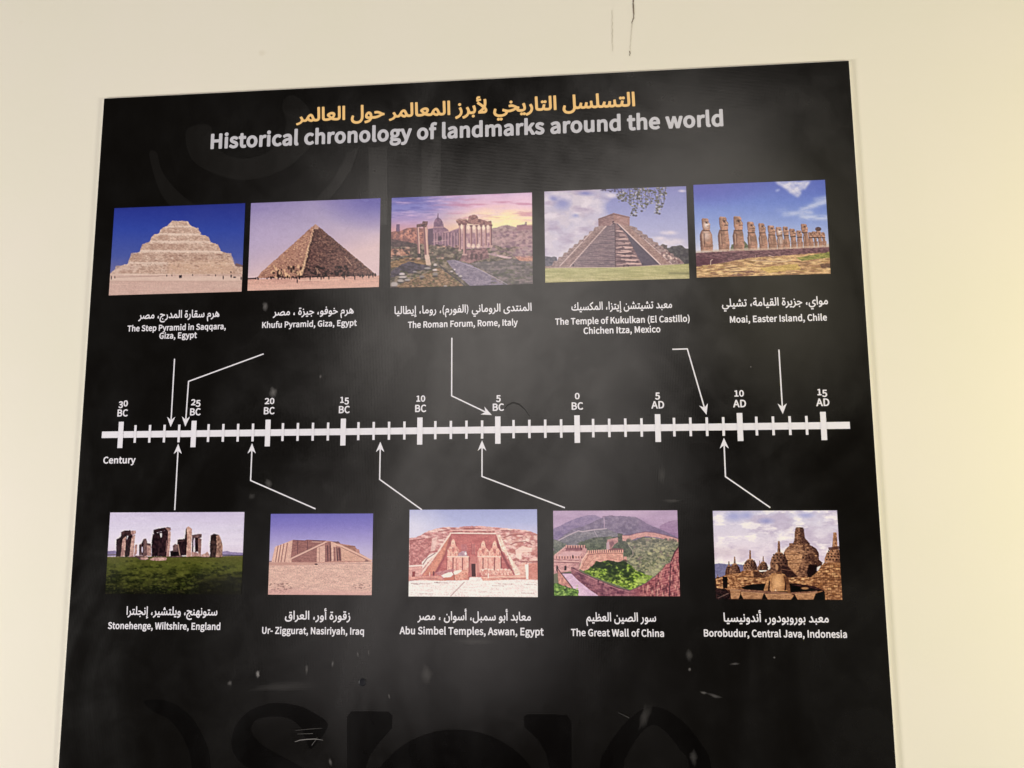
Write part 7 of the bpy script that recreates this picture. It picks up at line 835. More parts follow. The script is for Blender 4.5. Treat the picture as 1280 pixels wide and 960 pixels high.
def pic_maya_pyramid(nx, ny):
    p = Pic([(70, 106), (1200, 52), (1222, 787), (72, 832)], nx, ny, 11)
    X, Y = p.X, p.Y
    p.C[:] = p.vgrad([(60, (122, 122, 194)), (240, (142, 146, 208)), (420, (168, 170, 220)), (600, (190, 186, 222))], .05)
    cl = np.clip((p.noise(170, 120, 5) - .5) * 5 + .55, 0, 1)
    left = np.clip((620 - X) / 120, 0, 1)
    holes = np.clip(1.25 - np.hypot((X - 215) / 75, (Y - 200) / 55), 0, 1) + np.clip(1.1 - np.hypot((X - 650) / 120, (Y - 230) / 60), 0, 1) + np.clip(1.2 - np.hypot((X - 320) / 30, (Y - 295) / 18), 0, 1) + np.clip(1.2 - np.hypot((X - 140) / 40, (Y - 160) / 26), 0, 1)+ np.clip(1.2 - np.hypot((X - 400) / 90, (Y - 118) / 26), 0, 1)
    m = np.clip(left * (cl * .4 + .8) - np.clip(holes, 0, 1) * (.7 + .5 * cl), 0, 1)
    p.put(m, (206, 196, 218)); p.put(m * np.clip((p.noise(110, 60, 4) - .45) * 4, 0, 1), (226, 216, 234), .8)
    p.put(m * np.clip((p.noise(130, 50, 4) - .5) * 4, 0, 1), (168, 150, 188), .8)
    for cx, cy, rx, ry in ((1060, 500, 140, 34), (1060, 425, 70, 18), (1165, 92, 30, 12), (980, 470, 60, 18), (600, 130, 60, 26)):
        p.put(np.clip((1.3 - np.hypot((X - cx) / rx, (Y - cy) / ry)) * (p.noise(40, 20) + .5), 0, 1), (222, 212, 232), .9)
    p.put(p.poly([(880, 540), (1240, 520), (1240, 560), (880, 560)], soft=12), (214, 206, 226), .7)
    p.put(p.box(60, 680, 1260, 720), (140, 120, 120))
    # trees
    tr = p.poly([(1020, 545), (1060, 545), (1100, 530), (1160, 525), (1200, 548), (1240, 550), (1240, 680), (1020, 680)], rough=9)
    p.tex(tr, (62, 58, 70), (96, 92, 96), 20, 14, 3, 4)
    p.tex(p.poly([(60, 622), (110, 622), (170, 625), (160, 690), (60, 700)], rough=7), (74, 72, 92), (110, 106, 124), 18, 12, 3, 3)
    p.tex(p.poly([(985, 530), (1010, 515), (1045, 520), (1045, 560), (990, 565)], rough=8), (84, 72, 80), (112, 98, 100), 12, 12, 3, 3)
    # pyramid
    L = [(80, 712)]; R = []
    n = 9
    for i in range(n):
        t0 = i / n; x = 130 + (500 - 130) * t0; y = 690 - (690 - 382) * t0
        L += [(x, y), (x + 12, y - 30)]
    L += [(500, 380), (500, 320), (622, 272), (748, 300), (748, 372)]
    for i in range(n):
        t0 = i / n; x = 770 + (1140 - 770) * t0; y = 376 + (640 - 376) * t0
        L += [(x, y), (x + 36, y + 10)]
    L += [(1180, 665), (1180, 690), (630, 712), (80, 716)]
    body = p.poly(L, rough=3)
    p.tex(body, (130, 106, 112), (172, 146, 148), 16, 10, 2.8, 4)
    front = p.poly([(618, 345), (570, 375), (275, 700), (632, 705), (632, 360)])
    p.tex(front, (102, 84, 100), (146, 122, 132), 40, 7, 3.0, 4)
    shade = p.poly([(640, 350), (672, 365), (985, 676), (850, 690), (720, 440)])
    stripes = p.poly([(632, 350), (680, 380), (745, 455), (800, 560), (850, 690), (632, 705)])
    p.tex(stripes, (92, 66, 80), (150, 118, 126), 26, 12, 3, 3)
    p.tex(shade, (76, 66, 88), (96, 82, 104), 40, 20, 2, 3)
    for k in range(9):
        y = 412 + k * 33; xr = 690 + k * 17
        for j in range(2 + k // 2):
            xa = 636 + p.rng.rand() * (xr - 660); wl = 40 + 50 * p.rng.rand()
            p.put(p.line([(xa, y + p.rng.uniform(-9, 9)), (min(xa + wl, xr + 10), y + p.rng.uniform(-7, 7))], p.rng.uniform(4, 9)), (214, 176, 176), .8)
        p.put(p.line([(635, y + 16), (xr, y + 15)], 6), (72, 50, 66), .8)
        p.put(p.line([(600 - k * 30, y + 6), (630, y + 6)], 4), (76, 56, 80), .7)
        p.put(p.line([(600 - k * 28, y + 14), (630, y + 14)], 4), (150, 116, 130), .45)
    p.put(p.line([(632, 355), (632, 700)], 5), (66, 48, 64), .9)
    # stairways with pale edges
    ls = p.poly([(480, 395), (562, 372), (275, 700), (190, 700)]); p.tex(ls, (130, 104, 108), (170, 140, 142), 18, 9, 2.8, 3)
    rs = p.poly([(660, 360), (735, 372), (1075, 672), (990, 676)]); p.tex(rs, (142, 110, 110), (182, 148, 144), 16, 8, 2.6, 3)
    for a, b, w in (((562, 374), (272, 698), 7), ((440, 430), (190, 698), 6), ((662, 360), (990, 676), 9), ((855, 470), (1080, 670), 5)):
        p.put(p.line([a, b], w), (226, 198, 202), .85)
    p.put(p.line([(650, 362), (975, 680)], 5), (70, 52, 70), .7)
    for k in range(22):
        t = k / 22.
        p.put(p.line([(500 - 300 * t, 410 + 285 * t), (545 - 262 * t, 402 + 290 * t)], 2.5), (96, 66, 76), .6)
        p.put(p.line([(680 + 312 * t, 368 + 300 * t), (745 + 325 * t, 372 + 295 * t)], 2.5), (112, 76, 82), .6)
    # temple
    p.tex(p.poly([(500, 378), (500, 318), (622, 272), (622, 345), (590, 372)]), (128, 94, 102), (164, 128, 132), 16, 8, 2.6, 3)
    p.tex(p.poly([(622, 272), (748, 300), (748, 372), (690, 368), (622, 345)]), (150, 110, 112), (180, 140, 140), 16, 8, 2.6, 3)
    p.put(p.line([(500, 322), (622, 282), (748, 306)], 6), (98, 68, 80), .8); p.put(p.line([(505, 350), (620, 316)], 3), (98, 68, 80), .6)
    p.put(p.box(612, 335, 626, 362), (70, 48, 66)); p.put(p.line([(590, 372), (625, 345), (700, 372)], 4), (214, 180, 184), .6)
    p.dabs(p.poly([(750, 375), (1140, 640), (1180, 665), (1075, 672), (735, 372)]), 170, 8, 5, [(206, 170, 172), (88, 62, 76), (150, 110, 116)], (740, 370, 1180, 672), .7)
    p.dabs(p.poly([(500, 380), (130, 690), (190, 700), (480, 395)]), 80, 7, 4, [(190, 156, 164), (98, 72, 88)], (130, 380, 500, 700), .6)
    p.dabs(p.poly([(980, 580), (1060, 580), (1165, 660), (1060, 668)]), 40, 9, 7, [(230, 200, 196), (120, 84, 92)], (980, 580, 1160, 668), .9)
    # lawn
    p.C += (p.vgrad([(680, (184, 178, 128)), (740, (168, 166, 112)), (820, (190, 178, 134))], .04) - p.C) * p.poly([(40, 716), (632, 704), (1240, 668), (1240, 860), (40, 860)])[..., None]
    gm = p.poly([(40, 716), (632, 704), (1240, 668), (1240, 860), (40, 860)])
    p.tex(gm, (148, 146, 96), (206, 196, 150), 90, 7, 2.8, 4, .6)
    p.put(p.line([(80, 714), (632, 704), (1100, 676)], 6), (206, 180, 160), .7)
    p.put(p.poly([(1050, 740), (1220, 735), (1220, 755), (1060, 752)], soft=5), (112, 112, 78), .7)
    for x, y in ((735, 688), (300, 690), (850, 676), (700, 690)): p.put(p.ell(x, y, 4, 10, .5), (60, 44, 58), .8)
    # leaves hanging in from the top
    lf = p.poly([(640, 130), (680, 95), (760, 60), (1045, 40), (1050, 110), (1020, 200), (990, 280), (940, 275), (960, 190), (900, 200), (870, 255), (830, 215), (800, 300), (750, 290), (770, 240), (730, 180), (660, 185)])
    for _ in range(26):
        a = (p.rng.uniform(720, 1040), p.rng.uniform(50, 90)); b = (a[0] + p.rng.uniform(-60, 50), a[1] + p.rng.uniform(50, 170))
        p.put(p.line([a, b], 3) * lf, (74, 66, 78), .8)
    p.dabs(lf, 620, 7.5, 5.5, [(62, 60, 52), (80, 78, 64), (104, 100, 90), (190, 184, 192), (92, 86, 62)], (630, 40, 1050, 300), .85, .45)
    p.dabs(p.box(500, 60, 720, 110), 24, 7, 6, [(70, 60, 92)], (520, 80, 700, 104), .7)
    for x, y in ((780, 290), (765, 275), (965, 268), (1010, 195), (660, 150), (845, 255), (800, 292), (690, 175), (985, 275)): p.put(p.ell(x, y, 10, 7, .4), (70, 62, 76))
    return p.done(.5, con=1.0)

def pic_moai(nx, ny):
    p = Pic([(43, 110), (1092, 72), (1132, 820), (64, 850)], nx, ny, 13)
    X, Y = p.X, p.Y
    p.C[:] = p.vgrad([(80, (82, 96, 190)), (250, (104, 128, 212)), (420, (138, 158, 222)), (560, (174, 184, 224)), (640, (206, 204, 226))])
    p.put(np.clip(1.2 - np.hypot((X - 60) / 500, (Y - 120) / 160), 0, 1), (86, 84, 184), .7)
    p.put(np.clip(1.0 - np.hypot((X - 1000) / 400, (Y - 60) / 160), 0, 1), (96, 118, 206), .5)
    n = p.noise(60, 40, 4)
    cl = p.poly([(690, 88), (980, 80), (940, 140), (905, 160), (882, 212), (830, 190), (780, 150), (740, 120)], rough=10, soft=9)
    p.put(cl * np.clip(n * 1.3 + .25, 0, 1), (216, 214, 236), .95)
    p.put(p.blur(p.line([(705, 160), (725, 152)], 12), 8), (200, 206, 238), .8)
    for a, b, w, al in (((760, 345), (985, 330), 22, .55), ((900, 370), (1110, 375), 26, .6), ((900, 310), (1110, 240), 34, .5), ((1000, 235), (1100, 215), 20, .5), ((700, 310), (780, 310), 14, .3)):
        p.put(p.blur(p.line([a, b], w), 14) * np.clip(p.noise(70, 14) * 1.8 - .1, 0, 1), (206, 212, 238), al * 1.6)
    # distant green hill
    p.tex(p.poly([(330, 640), (345, 590), (370, 570), (450, 560), (480, 600), (520, 640)], rough=4), (72, 82, 66), (110, 112, 88), 16, 10, 3, 3)
    p.put(p.poly([(60, 640), (330, 620), (1120, 580), (1120, 620), (60, 650)], soft=4), (196, 178, 170), .8)
    D = (92, 62, 60); M = (158, 118, 104); Lc = (222, 188, 170)
    def moai(x0, x1, yt, yh, yb, hx0, hx1, pale=0):
        """head hx0..hx1 from yt to yh, body x0..x1 from yh to yb"""
        body = p.poly([(hx0 + 4, yh - 6), (hx1 - 2, yh - 4), (x1 - 8, yh + 34), (x1, yb - 46), (x1 - 4, yb), (x0 + 8, yb), (x0 + 4, yb - 60), (x0, yh + 44), (x0 + 6, yh + 16)], rough=2)
        w = x1 - x0
        p.tex(body, tuple(np.array(M) * .82), tuple(np.array(M) * 1.22), w * .3, 22, 2.6, 3)
        p.put(body * np.clip((x0 + w * .34 - X) / (w * .25), 0, 1) * 1.0, D, .75)
        if pale: p.put(body * np.clip(1.1 - np.hypot((X - (x0 + w * .5)) / (w * .35), (Y - (yh + 40)) / 55), 0, 1), (214, 198, 200), .7)
        p.put(p.line([(x0 + w * .2, yh + 30), (x0 + w * .26, yb - 50)], max(3, w * .08)) * body, (200, 160, 144), .7)
        p.put(p.line([(x0 + w * .34, yh + 26), (x0 + w * .36, yb - 40)], max(2, w * .06)) * body, (74, 48, 52), .6)
        p.put(p.line([(x0 + w * .3, yb - 34), (x1 - w * .1, yb - 40)], 4) * body, (104, 70, 66), .6)
        p.put(p.poly([(x0 + 6, yb - 12), (x1, yb - 12), (x1, yb), (x0 + 6, yb)]) * body, (216, 190, 176), .5)
        hw = hx1 - hx0; hh = yh - yt
        head = p.poly([(hx0, yt + hh * .12), (hx0 + hw * .1, yt), (hx0 + hw * .7, yt + hh * .02), (hx0 + hw * .88, yt + hh * .16), (hx0 + hw * .84, yt + hh * .3), (hx1 + hw * .06, yt + hh * .5), (hx1, yt + hh * .62), (hx1 + hw * .03, yt + hh * .78), (hx1 - hw * .02, yh), (hx0 + hw * .2, yh), (hx0 + hw * .06, yt + hh * .7)], rough=2)
        p.tex(head, tuple(np.array(M) * .8), tuple(np.array(M) * 1.3), hw * .3, hh * .2, 2.6, 3)
        p.put(head * np.clip((hx0 + hw * .34 - X) / (hw * .3), 0, 1), D, .7)
        if pale: p.put(head * np.clip(1.2 - np.hypot((X - (hx0 + hw * .6)) / (hw * .4), (Y - (yt + hh * .55)) / (hh * .35)), 0, 1), (232, 220, 226), .9)
        p.put(p.poly([(hx0 + hw * .4, yt + hh * .26), (hx0 + hw * .86, yt + hh * .28), (hx0 + hw * .8, yt + hh * .42), (hx0 + hw * .5, yt + hh * .44)], soft=2), (66, 40, 46), .85)
        p.put(p.line([(hx0 + hw * .74, yt + hh * .34), (hx0 + hw * .95, yt + hh * .56)], max(2, hw * .1)), Lc, .7)
        p.put(p.line([(hx0 + hw * .62, yt + hh * .64), (hx1, yt + hh * .63)], max(2, hh * .05)), (72, 44, 48), .8)
        p.put(p.line([(hx0 + hw * .6, yt + hh * .74), (hx1 - hw * .06, yt + hh * .73)], max(2, hh * .05)), (206, 164, 146), .7)
        p.put(p.line([(hx0 + hw * .12, yt + hh * .04), (hx0 + hw * .68, yt + hh * .05)], max(2, hh * .05)), (206, 170, 156), .6)
        p.put(p.line([(hx0 + hw * .2, yt + hh * .3), (hx0 + hw * .22, yt + hh * .7)], max(2, hw * .1)), (190, 150, 134), .6)
        p.put(p.line([(hx0 + hw * .2, yh + 2), (hx1 - hw * .04, yh + 2)], 6), (44, 26, 34), .9)
    items = [(92, 198, 376, 474, 640, 108, 174, 1), (236, 330, 364, 472, 635, 246, 318, 0), (354, 448, 360, 474, 632, 360, 434, 0), (470, 552, 404, 490, 628, 468, 532, 0), (560, 634, 416, 492, 628, 558, 616, 0), (632, 708, 434, 508, 624, 632, 694, 0), (704, 766, 446, 516, 622, 696, 750, 1), (758, 812, 442, 512, 620, 752, 800, 0), (812, 864, 460, 522, 618, 804, 856, 0), (862, 914, 474, 528, 614, 860, 906, 0), (912, 964, 422, 490, 612, 896, 950, 0), (956, 1000, 488, 530, 610, 954, 992, 0), (996, 1032, 482, 528, 608, 984, 1022, 0), (1030, 1070, 478, 530, 606, 1016, 1060, 0), (1064, 1100, 488, 530, 604, 1058, 1088, 0)]
    for it in items[::-1]: moai(*it)
    p.tex(p.ell(1034, 464, 24, 17, .2), (64, 44, 52), (104, 76, 74), 10, 8, 3, 2)
    p.put(p.box(30, 650, 1160, 870), (150, 112, 96))
    # platform
    wl = p.poly([(40, 652), (330, 636), (600, 628), (1130, 604), (1130, 650), (800, 672), (500, 690), (250, 735), (40, 765)], rough=4)
    p.tex(wl, (82, 50, 66), (138, 98, 108), 20, 8, 3, 4)
    p.put(p.line([(60, 652), (330, 638), (600, 630), (1120, 606)], 5), (196, 160, 150), .6)
    p.put(p.poly([(40, 700), (260, 690), (240, 735), (40, 762)], soft=8), (84, 44, 62), .6)
    gr = p.poly([(40, 765), (250, 735), (500, 692), (800, 672), (1150, 645), (1150, 880), (40, 880)], rough=6)
    p.tex(gr, (150, 110, 84), (220, 182, 134), 60, 10, 3.4, 4)
    p.dabs(gr, 300, 22, 4, [(112, 78, 66), (228, 196, 150), (236, 208, 158), (134, 104, 60)], (60, 690, 1130, 845), .65)
    p.tex(p.poly([(860, 690), (1130, 645), (1130, 690), (900, 715)], rough=5), (96, 104, 56), (168, 160, 90), 18, 6, 3, 3)
    p.tex(p.poly([(560, 770), (860, 740), (900, 780), (640, 812)], rough=9), (178, 150, 82), (220, 188, 116), 30, 7, 3, 3, .8)
    p.tex(p.poly([(1040, 745), (1130, 738), (1130, 775), (1060, 775)], rough=6), (74, 50, 50), (110, 78, 66), 18, 8, 3, 3, .9)
    p.dabs(p.poly([(330, 800), (560, 790), (500, 835), (340, 835)]), 30, 18, 5, [(110, 74, 74)], (330, 790, 560, 835), .7)
    p.put(p.line([(176, 748), (178, 716), (192, 704)], 5), (226, 200, 190), .9); p.put(p.line([(640, 672), (680, 684)], 5), (220, 190, 176), .8); p.put(p.line([(534, 690), (534, 670)], 4), (206, 176, 166), .8); p.put(p.line([(422, 705), (420, 690)], 4), (206, 176, 166), .6)
    p.put(p.line([(510, 714), (760, 722), (820, 712)], 5), (230, 206, 180), .7)
    return p.done(.5, con=1.05)

def pic_standing_stones(nx, ny):
    p = Pic([(95, 70), (1225, 68), (1200, 755), (60, 758)], nx, ny, 17)
    X, Y = p.X, p.Y
    p.C[:] = p.vgrad([(70, (200, 190, 222)), (200, (212, 205, 230)), (330, (222, 214, 234)), (420, (216, 202, 222))])
    p.tex(np.clip((p.noise(300, 18, 4) - .45) * 4, 0, 1), (196, 186, 216), (226, 220, 238), 200, 20, 2, 3, .4)
    p.tex(p.poly([(60, 400), (150, 392), (150, 440), (60, 440)]), (124, 114, 156), (150, 138, 176), 40, 10)
    p.tex(p.poly([(1040, 400), (1080, 392), (1110, 402), (1220, 408), (1220, 438), (1040, 438)]), (136, 124, 168), (160, 146, 184), 40, 10)
    p.put(p.line([(1040, 428), (1220, 432)], 9), (70, 66, 72), .8); p.put(p.line([(70, 430), (150, 428)], 10), (110, 96, 96), .8)
    g = p.poly([(40, 446), (300, 444), (700, 440), (1240, 434), (1240, 780), (40, 780)], rough=3)
    p.C += (p.vgrad([(440, (92, 92, 44)), (520, (76, 80, 34)), (620, (58, 60, 30)), (700, (34, 36, 20)), (760, (26, 23, 20))]) - p.C) * g[..., None]
    n = np.clip((p.noise(70, 26, 5) - .5) * 4 + .5, 0, 1)
    p.put(g * n * np.clip((Y - 450) / 60, 0, 1) * np.clip((770 - Y) / 180, 0, 1), (98, 102, 46), .55)
    p.put(g * (1 - n) * np.clip((Y - 500) / 100, 0, 1), (22, 28, 12), .6)
    p.put(g * np.clip((p.noise(14, 8, 3) - .5) * 4, 0, 1), (128, 126, 70), .25)
    p.dabs(g, 260, 15, 8, [(28, 34, 14), (104, 108, 52), (84, 92, 40)], (80, 480, 1200, 720), .4)
    p.put(p.poly([(840, 620), (1210, 590), (1210, 770), (840, 770)], soft=26), (24, 22, 16), .55)
    p.put(p.poly([(780, 530), (850, 560), (870, 600), (800, 590)], soft=14), (26, 34, 14), .5)
    p.put(p.line([(60, 448), (1210, 440)], 7), (118, 110, 62), .6)
    Dk = ((30, 18, 26), (66, 44, 50)); Lt = ((150, 112, 112), (206, 170, 160)); Md = ((84, 62, 68), (132, 104, 104))
    def st(pts, c, r=3): p.tex(p.poly(pts, rough=r), c[0], c[1], 16, 20, 3, 3)
    # far group left of centre
    st([(346, 345), (372, 325), (380, 296), (405, 290), (414, 330), (445, 335), (448, 438), (346, 430)], Md)
    st([(346, 345), (360, 342), (356, 430), (346, 430)], Dk); st([(366, 330), (384, 296), (382, 350), (378, 430), (366, 430)], Dk)
    p.put(p.ell(372, 385, 6, 26, .3), (196, 186, 212)); st([(410, 345), (440, 352), (446, 438), (412, 436)], Lt)
    # left trilithon
    st([(152, 300), (190, 275), (192, 250), (250, 262), (244, 300), (232, 440), (150, 445)], Dk)
    st([(205, 300), (232, 272), (240, 300), (222, 440), (190, 442)], Lt)
    st([(232, 300), (250, 262), (290, 262), (280, 440), (228, 445)], Dk)
    st([(280, 290), (296, 262), (312, 258), (304, 350), (300, 448), (262, 448)], Lt)
    st([(310, 340), (330, 342), (326, 420), (304, 440)], Lt)
    st([(190, 240), (215, 225), (268, 222), (280, 240), (285, 266), (200, 266)], ((44, 28, 34), (88, 62, 66))); st([(275, 224), (316, 226), (318, 248), (290, 264), (278, 250)], Lt)
    p.put(p.poly([(240, 268), (255, 268), (240, 305)]), (206, 198, 222))
    # centre trilithon
    st([(460, 255), (500, 242), (588, 220), (590, 440), (452, 442), (450, 320)], Dk)
    st([(588, 225), (612, 235), (604, 360), (598, 444), (574, 442), (586, 330)], Lt)
    st([(466, 218), (500, 208), (580, 196), (608, 200), (612, 222), (560, 226), (500, 240), (472, 256), (464, 240)], Dk)
    p.tex(p.poly([(560, 200), (608, 200), (612, 222), (590, 230)], rough=2), (120, 90, 92), (168, 136, 130), 10, 10)
    p.put(p.poly([(519, 248), (538, 246), (536, 276), (526, 286)]), (222, 216, 234))
    p.put(p.poly([(520, 330), (528, 250), (510, 440), (500, 440)], soft=3), (92, 66, 70), .6); p.put(p.line([(578, 310), (574, 400)], 10), (150, 112, 110), .7)
    # right group
    st([(668, 300), (728, 294), (735, 225), (742, 198), (745, 430), (610, 440), (608, 395), (640, 390), (640, 350), (668, 340)], Dk)
    st([(610, 400), (640, 392), (680, 400), (690, 440), (610, 442)], ((16, 10, 16), (44, 30, 36)), 2)
    st([(628, 350), (648, 336), (668, 345), (672, 400), (630, 400)], Md)
    p.put(p.line([(672, 340), (688, 430)], 8), (200, 164, 150), .8); p.put(p.line([(668, 318), (720, 310)], 5), (120, 90, 90), .7)
    st([(742, 200), (760, 188), (788, 212), (786, 300), (782, 440), (742, 444), (746, 320)], ((176, 134, 126), (216, 182, 168)))
    st([(728, 290), (744, 200), (748, 300), (742, 420), (726, 420)], Dk)
    st([(788, 262), (870, 250), (868, 282), (842, 290), (790, 285)], Md); st([(790, 285), (806, 280), (800, 400), (788, 404)], Dk)
    st([(812, 284), (852, 282), (842, 400), (815, 405)], Dk); st([(840, 288), (868, 296), (864, 440), (842, 440)], ((120, 88, 86), (176, 138, 130)))
    st([(785, 400), (830, 408), (860, 440), (785, 440)], Lt); p.put(p.ell(806, 330, 8, 34, .3), (190, 176, 198), .9)
    st([(865, 425), (900, 415), (918, 400), (936, 430), (930, 446), (868, 444)], Lt)
    # far right stone
    st([(945, 262), (975, 250), (1012, 262), (1000, 330), (985, 446), (940, 450), (938, 350)], ((36, 24, 28), (84, 62, 60)))
    st([(990, 270), (1014, 258), (1030, 300), (1044, 350), (1040, 446), (985, 450), (996, 350)], ((120, 88, 80), (196, 158, 142)))
    # fallen stones
    st([(300, 436), (400, 432), (430, 450), (420, 468), (360, 472), (330, 455)], Md, 4); st([(360, 446), (410, 438), (425, 458), (400, 470), (362, 466)], Lt)
    st([(470, 450), (540, 442), (578, 452), (574, 472), (500, 478), (430, 470)], Lt, 4)
    st([(600, 442), (700, 436), (712, 444), (610, 450)], Md); p.put(p.line([(180, 448), (1040, 446)], 6), (34, 28, 20), .5)
    return p.done(.55, con=1.12, mid=150)

def pic_ziggurat(nx, ny):
    p = Pic([(117, 95), (1097, 90), (1075, 872), (85, 867)], nx, ny, 19)
    p.C[:] = p.vgrad([(90, (112, 108, 196)), (200, (132, 124, 204)), (330, (164, 154, 216)), (450, (190, 180, 222)), (560, (202, 184, 212))])
    p.put(p.poly([(85, 545), (160, 540), (160, 565), (85, 565)]), (110, 88, 110), .7)
    Dk = ((136, 90, 92), (168, 116, 112)); Md = ((176, 126, 120), (204, 152, 142)); Lt = ((212, 166, 156), (230, 188, 174))
    def st(pts, c, sx=26, sy=10, r=2): p.tex(p.poly(pts, rough=r), c[0], c[1], sx, sy, 2.4, 3)
    st([(122, 556), (155, 412), (180, 402), (240, 380), (325, 345), (440, 348), (470, 344), (640, 352), (700, 358), (780, 380), (920, 402), (920, 432), (958, 434), (962, 470), (1075, 535), (1075, 560), (300, 565)], Md)
    # left flank with buttresses
    st([(122, 556), (155, 412), (325, 345), (298, 558)], Lt)
    for a, b in ((186, 160), (212, 186), (240, 212), (275, 245)): p.put(p.line([(a, 402 - (a - 186) * .3), (b, 555)], 9), (150, 102, 104), .85)
    for a, b in ((172, 145), (200, 172), (226, 200), (258, 230), (300, 272)): p.put(p.line([(a, 402 - (a - 172) * .3), (b, 555)], 8), (236, 196, 182), .6)
    # shaded front left
    st([(325, 345), (440, 350), (470, 345), (640, 354), (560, 410), (556, 556), (300, 558), (312, 470)], Dk)
    for x in (374, 466): p.put(p.line([(x, 350), (x - 4, 470)], 7), (98, 62, 74), .85)
    p.put(p.line([(330, 346), (440, 352), (460, 345), (640, 353)], 5), (110, 76, 84), .7)
    p.put(p.line([(510, 362), (600, 366)], 6), (224, 184, 172), .8)
    st([(312, 536), (560, 410), (552, 552), (312, 556)], ((144, 98, 98), (178, 126, 120)))
    p.put(p.line([(300, 528), (640, 366)], 15), (222, 180, 170)); p.put(p.line([(300, 540), (640, 378)], 4), (120, 80, 84), .6)
    st([(298, 528), (314, 528), (312, 562), (296, 562)], Lt)
    # centre stair mass
    st([(556, 420), (580, 410), (632, 396), (632, 556), (552, 556)], Lt); p.put(p.line([(580, 416), (578, 552)], 5), (160, 112, 110), .8)
    st([(632, 372), (700, 360), (700, 545), (632, 556)], Dk)
    for x in (655, 682): p.put(p.line([(x, 400), (x + 4, 545)], 10), (92, 56, 66), .85)
    st([(690, 362), (735, 372), (735, 410), (710, 545), (694, 545)], Lt)
    st([(712, 412), (790, 420), (792, 540), (716, 545)], Dk)
    for x in (748, 772): p.put(p.line([(x - 6, 420), (x + 4, 540)], 12), (88, 54, 64), .85)
    p.put(p.line([(735, 420), (738, 543)], 10), (214, 168, 156), .7)
    # right flank, ramp
    st([(782, 395), (918, 402), (960, 470), (940, 480)], ((150, 104, 96), (184, 134, 120)))
    p.put(p.line([(800, 402), (920, 405)], 5), (96, 64, 72), .7); st([(922, 432), (958, 434), (962, 475), (930, 465)], Md)
    st([(782, 412), (800, 412), (1040, 545), (790, 545)], ((206, 158, 144), (222, 178, 160)))
    p.put(p.line([(720, 384), (790, 402), (1075, 540)], 15), (226, 184, 170)); p.put(p.line([(790, 416), (1030, 536)], 5), (140, 96, 96), .7)
    p.put(p.poly([(700, 360), (760, 358), (782, 380), (740, 376)]), (116, 80, 86), .9); p.put(p.ell(1028, 545, 16, 12, .4), (130, 92, 92), .8)
    p.put(p.line([(520, 354), (580, 352)], 8), (92, 60, 72), .7)
    for y in range(400, 556, 11): p.put(p.line([(120, y), (1060, y)], 1.6) * p.poly([(122, 556), (325, 345), (780, 380), (1075, 535), (1075, 556)]), (120, 78, 80), .22)
    gr = p.poly([(60, 556), (560, 562), (1100, 552), (1100, 900), (60, 900)])
    p.tex(gr, (206, 166, 158), (228, 190, 178), 60, 14, 2.6, 4)
    p.put(p.poly([(90, 558), (540, 560), (560, 582), (90, 588)], soft=5), (190, 140, 132), .7)
    p.put(p.line([(600, 574), (1080, 566)], 5), (176, 130, 130), .7)
    p.put(p.ell(547, 576, 16, 8, .3), (92, 58, 66))
    p.dabs(gr, 300, 6, 3, [(170, 130, 124), (240, 208, 196), (182, 142, 136)], (100, 600, 1070, 850), .5)
    p.dabs(gr, 60, 9, 5, [(140, 106, 104)], (100, 750, 320, 850), .6); p.dabs(gr, 24, 8, 4, [(146, 110, 108)], (900, 760, 1060, 810), .6)
    p.put(p.poly([(80, 815), (1080, 840), (1080, 880), (80, 880)], soft=12), (212, 162, 162), .6)
    return p.done(.55, con=1.05, mid=170)

